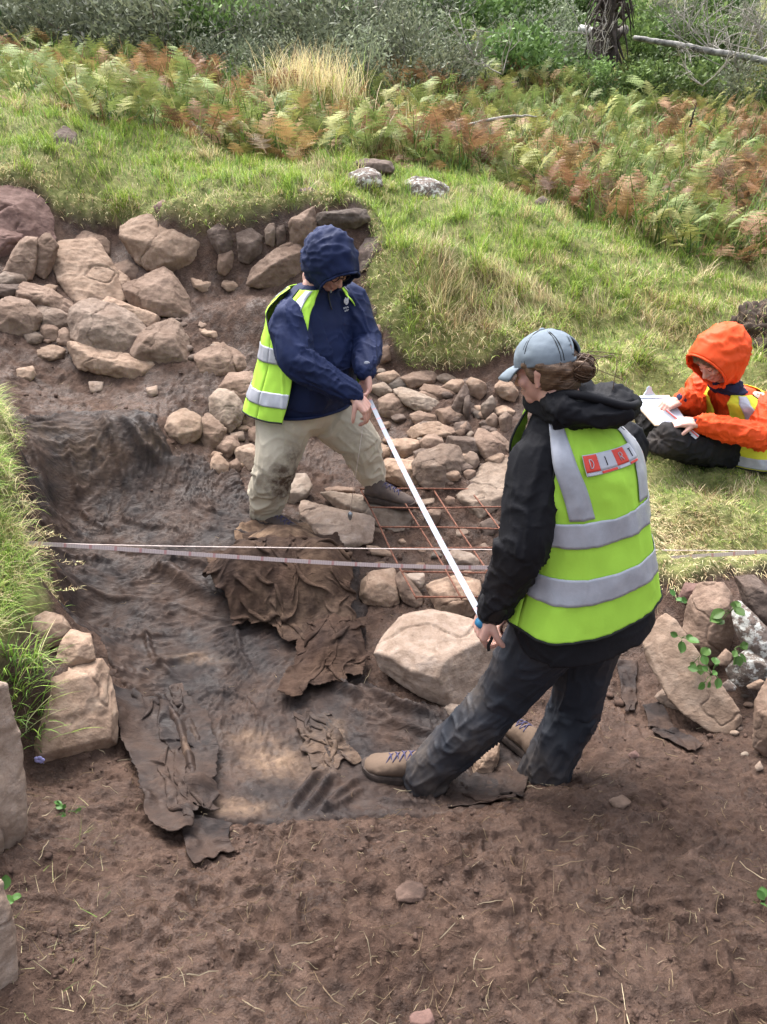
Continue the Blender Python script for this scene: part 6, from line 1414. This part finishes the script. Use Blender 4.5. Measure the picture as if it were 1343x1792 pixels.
V, F_, C = blades(c[ii] - no[ii] * .004, rgn.uniform(.03, .10, n), az, np.arccos(np.clip(no[ii, 2], -1, 1)) + rgn.normal(.3, .5, n), rgn.uniform(.2, 1.6, n), rgn.uniform(.003, .005, n), pick(n, np.tile([.03, .05, .08, .25, .8], (n, 1))))
me = mesh_np('dry_grass', V, F_, False); color_attr(me, 'tint', C); obj('dry_grass', me, M_GRASS, hp)['kind'] = 'stuff'

# ---------------------------------------------------------------- bracken
def frond(L, az, lean, curl, cols, rg, npn=9):
    n = npn * 2 + 4; t = np.linspace(0, 1, n); d = np.array([math.cos(az), math.sin(az), 0]); side = np.array([-math.sin(az), math.cos(az), 0]); pos = np.zeros(3); ang = lean; R0 = []
    for k in range(n): R0.append((pos.copy(), ang)); pos = pos + (d * math.sin(ang) + np.array([0, 0, math.cos(ang)])) * L / n; ang += curl / n * (1.6 * t[k])
    V, F_, C = [], [], []
    def quad(pts, c):
        b = len(V); V.extend(pts); C.extend([c] * len(pts)); F_.append(tuple(range(b, b + len(pts))))
    for k in range(n - 1): # stalk
        (a, _), (b, _) = R0[k], R0[k + 1]; w_ = .004 * (1 - .8 * t[k]); quad([a - side * w_, a + side * w_, b + side * w_ * .9, b - side * w_ * .9], cols[1])
    for k in range(npn):
        i = int(4 + (n - 6) * (k / npn) ** .92); (a, an) = R0[i]; fw = d * math.sin(an) + np.array([0, 0, math.cos(an)]); nm = np.cross(fw, side); u = k / npn
        pl = L * .36 * (1 - u) ** .85 * (.55 + .45 * min(1, u * 5)) + .012
        for s in (-1, 1):
            pd = nrm(side * s + fw * .45 + nm * rg.uniform(-.25, .1)); m = 7; w0 = pl * .21; last = None; cc = cols[0] * rg.uniform(.78, 1.2)
            droop = nm * -1 * pl * rg.uniform(.0, .30)
            for j in range(m):
                tj = j / m; c0 = a + pd * pl * tj + droop * tj * tj * np.sign(1); c1 = a + pd * pl * (tj + .8 / m) + droop * (tj + .5 / m) ** 2; tip = w0 * (1 - tj) ** .8 + .003
                for ss in (-1, 1):
                    ld = nrm(fw * ss * 1.0 + pd * .55); quad([c0, c0 + ld * tip * .75 + pd * tip * .05, c0 + ld * tip + pd * tip * .35, c1], cc)
            quad([a + pd * pl * .93 + droop * .86 - fw * .003, a + pd * pl * 1.06 + droop, a + pd * pl * .93 + droop * .86 + fw * .003], cc)
    return np.array(V), F_, np.array(C)
BG, BY, BR, BD = (np.array(c) for c in ((.205, .250, .080), (.340, .335, .110), (.310, .180, .090), (.175, .112, .064)))
def bracken_mesh(kind, seed):
    rg = np.random.RandomState(seed); Vs, Fs, Cs, off = [], [], [], 0
    for k in range(rg.randint(22, 27)):
        base = {'green': BG, 'yellow': BY, 'rust': BR}[kind]; r_ = rg.rand()
        col = base * rg.uniform(.8, 1.2) if r_ > .25 else (BY if kind == 'green' else BR if kind == 'yellow' else BD) * rg.uniform(.8, 1.2)
        low = rg.rand() < .38
        if low and kind != 'yellow': col = BR * rg.uniform(.6, 1.1)
        V, F_, C = frond(rg.uniform(.26, .48) * (.85 if low else 1), rg.uniform(0, 6.28), rg.uniform(.2, .95) + (.45 if low else 0), rg.uniform(.8, 1.5) + (.5 if low else 0), (col, col * .8 + BD * .3), rg)
        V = V + [rg.uniform(-.30, .30), rg.uniform(-.30, .30), rg.uniform(-.02, .30) if not low else -.02]; Vs.append(V); Fs += [tuple(i + off for i in f) for f in F_]; Cs.append(C); off += len(V)
    me = mesh_np('bracken', np.concatenate(Vs), Fs, False); color_attr(me, 'tint', np.concatenate(Cs)); me.materials.append(M_FERN); return me
KINDS = {k: [bracken_mesh(k, 500 + 10 * i + j) for j in range(4)] for i, k in enumerate(('green', 'yellow', 'rust'))}
LBL = {'green': 'green bracken fern with broad arching fronds on the hillside behind the trench', 'yellow': 'yellowing bracken fern on the hillside behind the trench', 'rust': 'rust brown dying bracken fern on the hillside behind the trench'}
BZ = poly_world(arr('-60,168 40,185 150,215 250,240 400,268 560,284 700,280 800,305 930,335 1050,395 1200,452 1343,470 1420,480'))
BZ = np.concatenate([BZ, [[6.5, 9], [8, 14.5], [1, 14.5], [-1.2, 10.8], [-3, 11.8], [-7.5, 12.5], [-6.5, 8]]])
def plant(name, me, x, y, rz, sc, label, cat, group, tilt=0.0, sink=.02):
    o = bpy.data.objects.new(name, me); COL.objects.link(o); o.location = (x, y, float(ground(x, y)[0]) - sink); o.rotation_euler = (tilt * math.cos(rz), tilt * math.sin(rz), rz); o.scale = (sc, sc, sc); return tag(o, label, cat, group)
def darts(n, poly, r0, seed, lo, hi, hw=.56):
    rg = np.random.RandomState(seed); pts = np.zeros((0, 2)); t = 0
    while len(pts) < n and t < 60000:
        t += 1; y = rg.uniform(lo, hi); x = rg.uniform(-hw * y - .4, hw * y + .4)
        if not inside(poly, np.array([x]), np.array([y]))[0]: continue
        if len(pts) and np.hypot(*(pts - [x, y]).T).min() < r0 * (y / 8.5) ** .8: continue
        pts = np.concatenate([pts, [[x, y]]])
    return pts
bp = darts(285, BZ, .37, 21, 6.3, 14.5)
rb = np.random.RandomState(8)
nz_ = fbm(P3(bp[:, 0] * .8, bp[:, 1] * .8), 2, 77)
for i, (x, y) in enumerate(bp):
    rust = .26 + 1.1 * nz_[i] + (.25 if x > 1.2 and y < 9.5 else 0); u = rb.rand()
    kind = 'rust' if u < np.clip(rust, .05, .75) else ('yellow' if u < np.clip(rust, .05, .75) + .25 else 'green')
    plant('bracken', KINDS[kind][rb.randint(4)], x, y, rb.uniform(0, 6.28), rb.uniform(.7, 1.05) * (1.0 if x < 1 else .92), LBL[kind], 'bracken', kind + ' bracken on the hillside')
# ---------------------------------------------------------------- shrubs, dead wood
def shrub_mesh(seed, col, col2, n=4200, rx=.9, rz=.8, leaf=.07, narrow=.35):
    rg = np.random.RandomState(seed); nc = 22; cen = rg.normal(size=(nc, 3)); cen /= np.linalg.norm(cen, axis=1)[:, None]; cen *= rg.uniform(.35, 1, (nc, 1)); cen[:, 2] = np.abs(cen[:, 2]) * 1.0 + .1; cen *= [rx, rx, rz]
    k = rg.randint(nc, size=n); p = cen[k] + rg.normal(size=(n, 3)) * np.array([.17, .17, .13]) * rx; p[:, 2] = np.abs(p[:, 2])
    a = rg.normal(size=(n, 3)) + cen[k] * 1.2 + [0, -.4, .3]; a /= np.linalg.norm(a, axis=1)[:, None]; b = np.cross(a, rg.normal(size=(n, 3))); b /= np.linalg.norm(b, axis=1)[:, None] + 1e-9
    L = leaf * rg.uniform(.6, 1.3, (n, 1)); V = np.stack([p - a * L * .5, p + b * L * narrow * .5, p + a * L * .5, p - b * L * narrow * .5], 1).reshape(-1, 3); F_ = np.arange(n * 4).reshape(n, 4)
    mixv = rg.rand(n, 1) * .7 + .3 * (p[:, 2:3] / rz).clip(0, 1); C = (col * (1 - mixv) + col2 * mixv) * rg.uniform(.88, 1.12, (n, 1)) * rg.uniform(.45, 1.35, (nc, 1))[k]; C = np.repeat(C, 4, 0)  # light and shade painted into the tint: leaves brighter towards the shrub top
    lm = mesh_np('foliage', V, F_, False); color_attr(lm, 'tint', C); lm.materials.append(M_LEAF)
    tw = [tube_np(spline([[0, 0, -.05], c * .45 + rg.normal(size=3) * .05, c * .95], 7), np.linspace(.016, .004, 7), 5) for c in cen]; sm = mesh_np('stems', *join_np(tw)); sm.materials.append(M_BARK); return lm, sm
SH = {'grey': [shrub_mesh(601 + i, np.array([.060, .078, .042]), np.array([.28, .31, .20])) for i in range(4)], 'green': [shrub_mesh(611 + i, np.array([.040, .085, .024]), np.array([.22, .33, .10]), leaf=.085, narrow=.55) for i in range(4)]}
SL = {'grey': 'grey green willow shrub on the upper hillside behind the bracken', 'green': 'bright green leafy shrub on the upper hillside behind the bracken'}
def shrub(kind, x, y, sc, rz, label=None, group=None):
    lm, sm = SH[kind][int(abs(x * 7 + y * 13)) % 4]; e = empty('shrub', (x, y, float(ground(x, y)[0]) - .03)); e.rotation_euler = (0, 0, rz); e.scale = (sc, sc, sc); tag(e, label or SL[kind], 'shrub', group or kind + ' shrubs on the upper hillside')
    for nm, m in (('foliage', lm), ('stems', sm)): c = bpy.data.objects.new(nm, m); COL.objects.link(c); c.parent = e
rs = np.random.RandomState(31)
SZ = np.array([[-9, 12.0], [-3.2, 12.2], [-1.4, 11.2], [.2, 11.6], [1.6, 13.2], [4.6, 13.0], [9.5, 13.5], [13, 21], [-13, 21]])
for i, (x, y) in enumerate(darts(85, SZ, .72, 33, 11.0, 21)):
    kind = 'grey' if (x < .9 and rs.rand() < .8) or rs.rand() < .3 else 'green'; shrub(kind, x, y, rs.uniform(.7, 1.5) * (1.0 if x < 1 else .72) * (1 + .03 * (y - 12)), rs.uniform(0, 6.28))
hb = np.concatenate([darts(34, np.array([[1.2, 12.2], [9, 12.5], [11, 19], [1.5, 18]]), .55, 41, 12, 19)])
for i, (x, y) in enumerate(hb[:15]): plant('bracken', KINDS['green'][i % 4], x, y, rs.uniform(0, 6.28), 1.15, LBL['green'], 'bracken', 'green bracken on the hillside')
def branchy(seed, n, L, thick, spread=1.0, flat=False):
    rg = np.random.RandomState(seed); parts = []
    def grow(p, d, l, r, dep):
        q1 = p + d * l * .5 + rg.normal(size=3) * l * .07; q2 = p + d * l + rg.normal(size=3) * l * .10; parts.append(tube_np(spline([p, q1, q2], 6), np.linspace(r, r * .5, 6), 5))
        if dep > 0:
            for _ in range(rg.randint(2, 4)): grow(p + (q2 - p) * rg.uniform(.4, 1), nrm(d + rg.normal(size=3) * .55 * spread), l * rg.uniform(.45, .7), r * .55, dep - 1)
    for _ in range(n): dd = nrm(np.array([rg.normal(), rg.normal() * .5, .25 if flat else abs(rg.normal()) + .6])); grow(np.zeros(3), dd, L * rg.uniform(.7, 1.1), thick, 3)
    return join_np(parts)
def wood(name, label, cat, VF, at, mat, rot=0, group=None):
    V, F_ = VF; c, s = math.cos(rot), math.sin(rot); V = V @ np.array([[c, s, 0], [-s, c, 0], [0, 0, 1]]) + at; return tag(obj(name, mesh_np(name, V, F_), mat, None, at), label, cat, group)
wood('dead_branch', 'bare forked pale branch standing in the green bracken near top right', 'branch', branchy(701, 3, .75, .016), hit(1030, 165) + [0, 0, .1], M_DEAD)
wood('dead_branch', 'long pale dead branch lying across the bracken in the middle', 'branch', tube_np(spline([PY(785, 232, 9.4), PY(845, 212, 9.6), PY(900, 204, 9.8), PY(935, 203, 9.9)], 20), np.linspace(.022, .006, 20), 6), PY(850, 215, 9.6), M_DEAD) if False else None
def pole(name, label, cat, px, rad, mat, n=22, sd=1):
    P = spline([PY(*q) for q in px], n); P = P + .012 * np.stack([fbm(P3(np.arange(n) * .7, sd + k), 2, sd + k) for k in range(3)], 1); V, F_ = tube_np(P, np.interp(np.linspace(0, 1, n), np.linspace(0, 1, len(rad)), rad), 8); return tag(obj(name, mesh_np(name, V, F_), mat, None, P[0]), label, cat)
pole('dead_branch', 'long pale dead branch lying across the bracken in the middle', 'branch', [(785, 232, 9.0), (845, 212, 9.1), (900, 204, 9.2), (940, 203, 9.3)], [.020, .016, .006], M_DEAD)
pole('dead_branch', 'thin dark upright dead stick in the bracken at the right', 'branch', [(1209, 222, 9.4), (1213, 200, 9.4), (1220, 178, 9.4)], [.012, .010, .004], M_ROOT)
pole('fallen_log', 'long fallen grey birch log with white bark at the top right', 'log', [(1110, 66, 14.6), (1180, 78, 14.3), (1260, 92, 14.0), (1370, 112, 13.6)], [.038, .045, .048, .05], mat_flat('birch_bark', (.25, .24, .22), .8, .75, 9, .6), 40)
pole('fallen_log', 'short white log end showing left of the upturned root plate', 'log', [(1016, 50, 14.6), (1045, 57, 14.4)], [.06, .06], mat_flat('white_log', (.55, .54, .50), .8, .3, 12, .3), 8)
pole('log_stub', 'short sawn brown log beside the upturned root plate', 'log', [(1095, 52, 14.6), (1078, 60, 14.4)], [.075, .075], M_BARK, 8)
at = PY(1060, 90, 14.2); rg = np.random.RandomState(5); pr = [limb([at + [0, 0, -.2], at + [0, 0, .35], at + [-.02, 0, .95]], [.17, .15, .08], 12, 14)]
for k in range(46): a = rg.uniform(0, 6.28); b = at + np.array([math.cos(a) * .13, math.sin(a) * .13 - .05, rg.uniform(.0, .95)]); pr.append(tube_np(spline([b, b + np.array([math.cos(a) * .12, math.sin(a) * .1, rg.uniform(-.25, .2)]), b + np.array([math.cos(a) * .25, math.sin(a) * .2, rg.uniform(-.6, .15)])], 7), np.linspace(.03, .006, 7), 5))
tag(obj('root_plate', mesh_np('root_plate', *join_np(pr)), M_ROOT, None, at), 'dark upturned root plate of a fallen tree at the top right', 'tree stump')
for k, (px, py, Y, sd) in enumerate(((1300, 95, 14.0, 720), (1250, 60, 15.0, 721), (1340, 60, 15.0, 722), (1200, 40, 16.0, 723))):
    wood('dead_bush', ('leafless grey brush heap below the log at the right edge', 'leafless grey brush behind the birch log', 'leafless grey brush in the top right corner', 'small leafless grey brush above the birch log')[k], 'dead brush', branchy(sd, 9, .8, .012, 1.3), PY(px, py, Y) - [0, 0, .25], M_DEAD)
for k, (px, py, Y, sd) in enumerate(((660, 25, 12.5, 731), (880, 130, 11.8, 732), (1230, 150, 11.5, 733), (830, 100, 12, 734))):
    wood('dead_branch', ('bare twig spray in the dark shrubs at top centre', 'bare pale twigs among the green bracken at upper centre', 'bare pale twigs in the bracken below the birch log', 'thin pale twigs left of the forked branch')[k], 'branch', branchy(sd, 3, .55, .009, 1.2), PY(px, py, Y), M_DEAD)
# tall dry grass clump beyond the turf
m = 900; cx_ = rgn.normal(-.80, .24, m); cy_ = 10.0 + rgn.normal(0, .25, m); grass_obj('dry_grass', 'pale tall dry grass clump between bracken and dark shrubs', [blades(np.stack([cx_, cy_, ground(cx_, cy_) + .15], 1), rgn.uniform(.3, .75, m), rgn.uniform(0, 6.28, m), rgn.uniform(0, .45, m), rgn.uniform(.4, 1.4, m), rgn.uniform(.006, .012, m), pick(m, np.tile([.05, .03, 0, 1.1, .12], (m, 1))) * 1.15, 4)])
# undergrowth carpet that fills the gaps between the plants
x, y, sd = scatter(42000, -12, 12, 6.4, 24, lambda x, y, sd: inside(BZ, x, y) | (y > 11.2), 1.5); n = len(x); nn = fbm(P3(x, y) * 1.1, 3, 431)
w_ = np.stack([.15 + 0 * x, .45 + 0 * x, .7 - .3 * nn, .22 + .5 * nn, .5 + .5 * nn], 1).clip(.02); u = grass_obj('undergrowth', 'dim undergrowth of grass and dead stems beneath the bracken and shrubs', [blades(np.stack([x, y, ground(x, y) - .02], 1), rgn.uniform(.2, .62, n), rgn.uniform(0, 6.28, n), rgn.uniform(.1, .9, n), rgn.uniform(.2, 1.6, n), rgn.uniform(.006, .018, n), pick(n, w_) * .75)])
# ---------------------------------------------------------------- leafy weeds
def weed(label, at, n, L, size, seed, dirn=(0, -.4, .5), cat='weed', name='leafy_weed', group=None):
    rg = np.random.RandomState(seed); V, F_, C, off = [], [], [], 0
    for k in range(n):
        d = nrm(np.array(dirn) + rg.normal(size=3) * .6); st = spline([np.zeros(3), d * L * .5 + [0, 0, L * .2], d * L * rg.uniform(.7, 1.1)], 6); v, f = tube_np(st, .0014, 4); V.append(v); F_ += [tuple(i + off for i in q) for q in f]; off += len(v); C.append(np.tile([.10, .16, .05], (len(v), 1)))
        e = st[-1]; nm = nrm(np.array([0, -.55, .8]) + rg.normal(size=3) * .35); ld = nrm(d - nm * (d @ nm)); sd_ = np.cross(nm, ld); s = size * rg.uniform(.6, 1.15); g = []
        for a in np.linspace(-1, 1, 7): g.append([e + ld * s * (t * 1.0) + sd_ * a * s * .42 * math.sin(math.pi * min(1, t * .92 + .06)) ** .75 + nm * s * (.10 * abs(a) - .12 * t * t) for t in np.linspace(0, 1, 8)])
        v = np.array(g).reshape(-1, 3); V.append(v); F_ += [tuple(int(i) + off for i in q) for q in grid_faces(7, 8)]; off += len(v); C.append(np.tile(np.array([.065, .135, .032]) * rg.uniform(.75, 1.3), (len(v), 1)))
    me = mesh_np(name, np.concatenate(V) + at, F_); color_attr(me, 'tint', np.concatenate(C)); return tag(obj(name, me, M_WEED, None, at), label, cat, group)
weed('biggest broad leaved green weed on the right wall between the oval and lichen stones', PY(1278, 1072, 2.44), 6, .04, .048, 801)
weed('small green weed in the gap left of the oval wall stone', PY(1193, 1117, 2.42), 4, .02, .042, 802)
weed('small green weed at the foot of the oval wall stone', PY(1222, 1152, 2.36), 4, .022, .042, 803)
weed('trailing green weed above the lower end of the long smooth slab', PY(1245, 1182, 2.30), 9, .045, .034, 804)
weed('small green weed between the layered and lichen stones', PY(1285, 1136, 2.36), 6, .035, .042, 805)
weed('tiny green weed left of the pinkish wall stone', PY(1183, 1050, 2.62), 4, .02, .030, 806)
weed('round leaved weed at the left border, upper one', PY(2, 1580, 1.25), 7, .04, .030, 807, (.5, -.2, .5))
weed('round leaved weed at the left border, lower one', PY(-2, 1750, 1.10), 7, .03, .028, 808, (.5, -.2, .5))
weed('lone green sprig on the mud at the right border', hit(1338, 1583) + [0, 0, .004], 6, .02, .026, 809, (-.3, 0, .3))
weed('small feathery green sprig on dark mud below the square block', hit(115, 1425) + [0, 0, .004], 8, .03, .022, 810, (.0, -.2, .35))
V, F_ = [], []
at = PY(70, 1328, 1.98); pt = [ellipsoid(at + np.array([math.cos(a) * .010, -.004, math.sin(a) * .008]), (.009, .004, .008), None, 7) for a in np.linspace(0, 6.28, 6)[:-1]] + [tube_np([at, at + [.004, .01, -.03], at + [-.01, .02, -.06]], .0012, 5)]
tag(obj('harebell_flower', mesh_np('harebell_flower', *join_np(pt)), mat_flat('lilac_petal', (.42, .40, .72), .6), None, at), 'tiny lilac flower by the left foot of the square block', 'flower')

# ================================================================ LITTER ON THE MUD
def mud_points(n, seed, ylo=1.02, yhi=5.6, power=2.2):
    x, y, sd = scatter(n, -2.8, 2.9, ylo, yhi, lambda x, y, sd: (sd < -.03), power); k = ~inside(SHEET, x, y) | (rgn.rand(len(x)) < .18); return x[k], y[k]
def bits(n, seed, lo, hi, w0, w1, cols, ylo=1.02, yhi=5.6):
    x, y = mud_points(n, seed, ylo, yhi); n = len(x); z = ground(x, y) + .004 + .022 * inside(SHEET, x, y); az = rgn.uniform(0, 6.28, n); ln = rgn.uniform(lo, hi, n) * rgn.uniform(.5, 1, n); m = 5; t = np.linspace(-.5, .5, m); cv = rgn.normal(0, .35, n); V = []
    for k in range(m):
        a = az + cv * t[k]; px_, py_ = x + np.cos(a) * ln * t[k], y + np.sin(a) * ln * t[k]; pz_ = ground(px_, py_) + .003 + np.abs(rgn.normal(0, .0025, n)) + .022 * inside(SHEET, px_, py_); w_ = rgn.uniform(w0, w1, n) * (1 - 1.2 * np.abs(t[k]) ** 2)
        for s in (-1, 1): V.append(np.stack([px_ - np.sin(a) * w_ * s, py_ + np.cos(a) * w_ * s, pz_ + .001 * s], 1))
    V = np.stack(V, 1).reshape(-1, 3); b = np.arange(n)[:, None] * 2 * m; F_ = np.concatenate([b + np.array([2 * k, 2 * k + 1, 2 * k + 3, 2 * k + 2]) for k in range(m - 1)]); c = np.array(cols)[rgn.randint(len(cols), size=n)] * rgn.uniform(.6, 1.15, (n, 1)); return V, F_, np.repeat(c, 2 * m, 0)
V, F_, C = bits(2300, 1, .012, .05, .0003, .0009, [(.34, .25, .16), (.26, .18, .115), (.42, .33, .22), (.17, .11, .07)])
V2, F2, C2 = bits(260, 2, .05, .16, .0005, .0011, [(.30, .21, .14), (.45, .36, .25), (.16, .10, .07)], 1.02, 3.0)
me = mesh_np('straw_litter', np.concatenate([V, V2]), np.concatenate([F_, F2 + len(V)]), False); color_attr(me, 'tint', np.concatenate([C, C2])); tag(obj('straw_litter', me, M_GRASS), 'bits of straw and rootlets scattered over the trampled mud', 'straw', None, 'stuff')
def crumbs(n):
    x, y = mud_points(n, 5, 1.02, 5.6, 2.9); k = fbm(P3(x * 5, y * 5), 3, 77) > rgn.uniform(-.25, .45, len(x)); x, y = x[k], y[k]; n = len(x); r_ = rgn.gamma(1.2, .0026, n).clip(.0015, .013) * np.clip(y / 1.8, .8, 1.8); z = ground(x, y) + r_ * .1
    ico = bmesh.new(); bmesh.ops.create_icosphere(ico, subdivisions=1, radius=1); iv = np.array([v.co for v in ico.verts]); fi = np.array([[v.index for v in f.verts] for f in ico.faces]); ico.free()
    V = np.stack([x, y, z], 1)[:, None, :] + iv[None] * r_[:, None, None] * rgn.uniform(.45, 1.4, (n, len(iv), 1)) * rgn.uniform(.7, 1.4, (n, 1, 3)) * np.array([1, 1, .7]); F_ = (np.arange(n)[:, None, None] * len(iv) + fi[None]).reshape(-1, 3); return V.reshape(-1, 3), F_
V, F_ = crumbs(9000); mc = Mat('soil_crumb'); nn = mc.noise(40, 5); tag(obj('soil_crumbs', mesh_np('soil_crumbs', V, F_), mc.set(mc.ramp(nn, [(.3, (.036, .021, .0155)), (.7, (.095, .058, .043))]), .95, mc.bump(nn, .5, .004))), 'loose crumbs and clods of soil on the mud', 'soil', None, 'stuff')
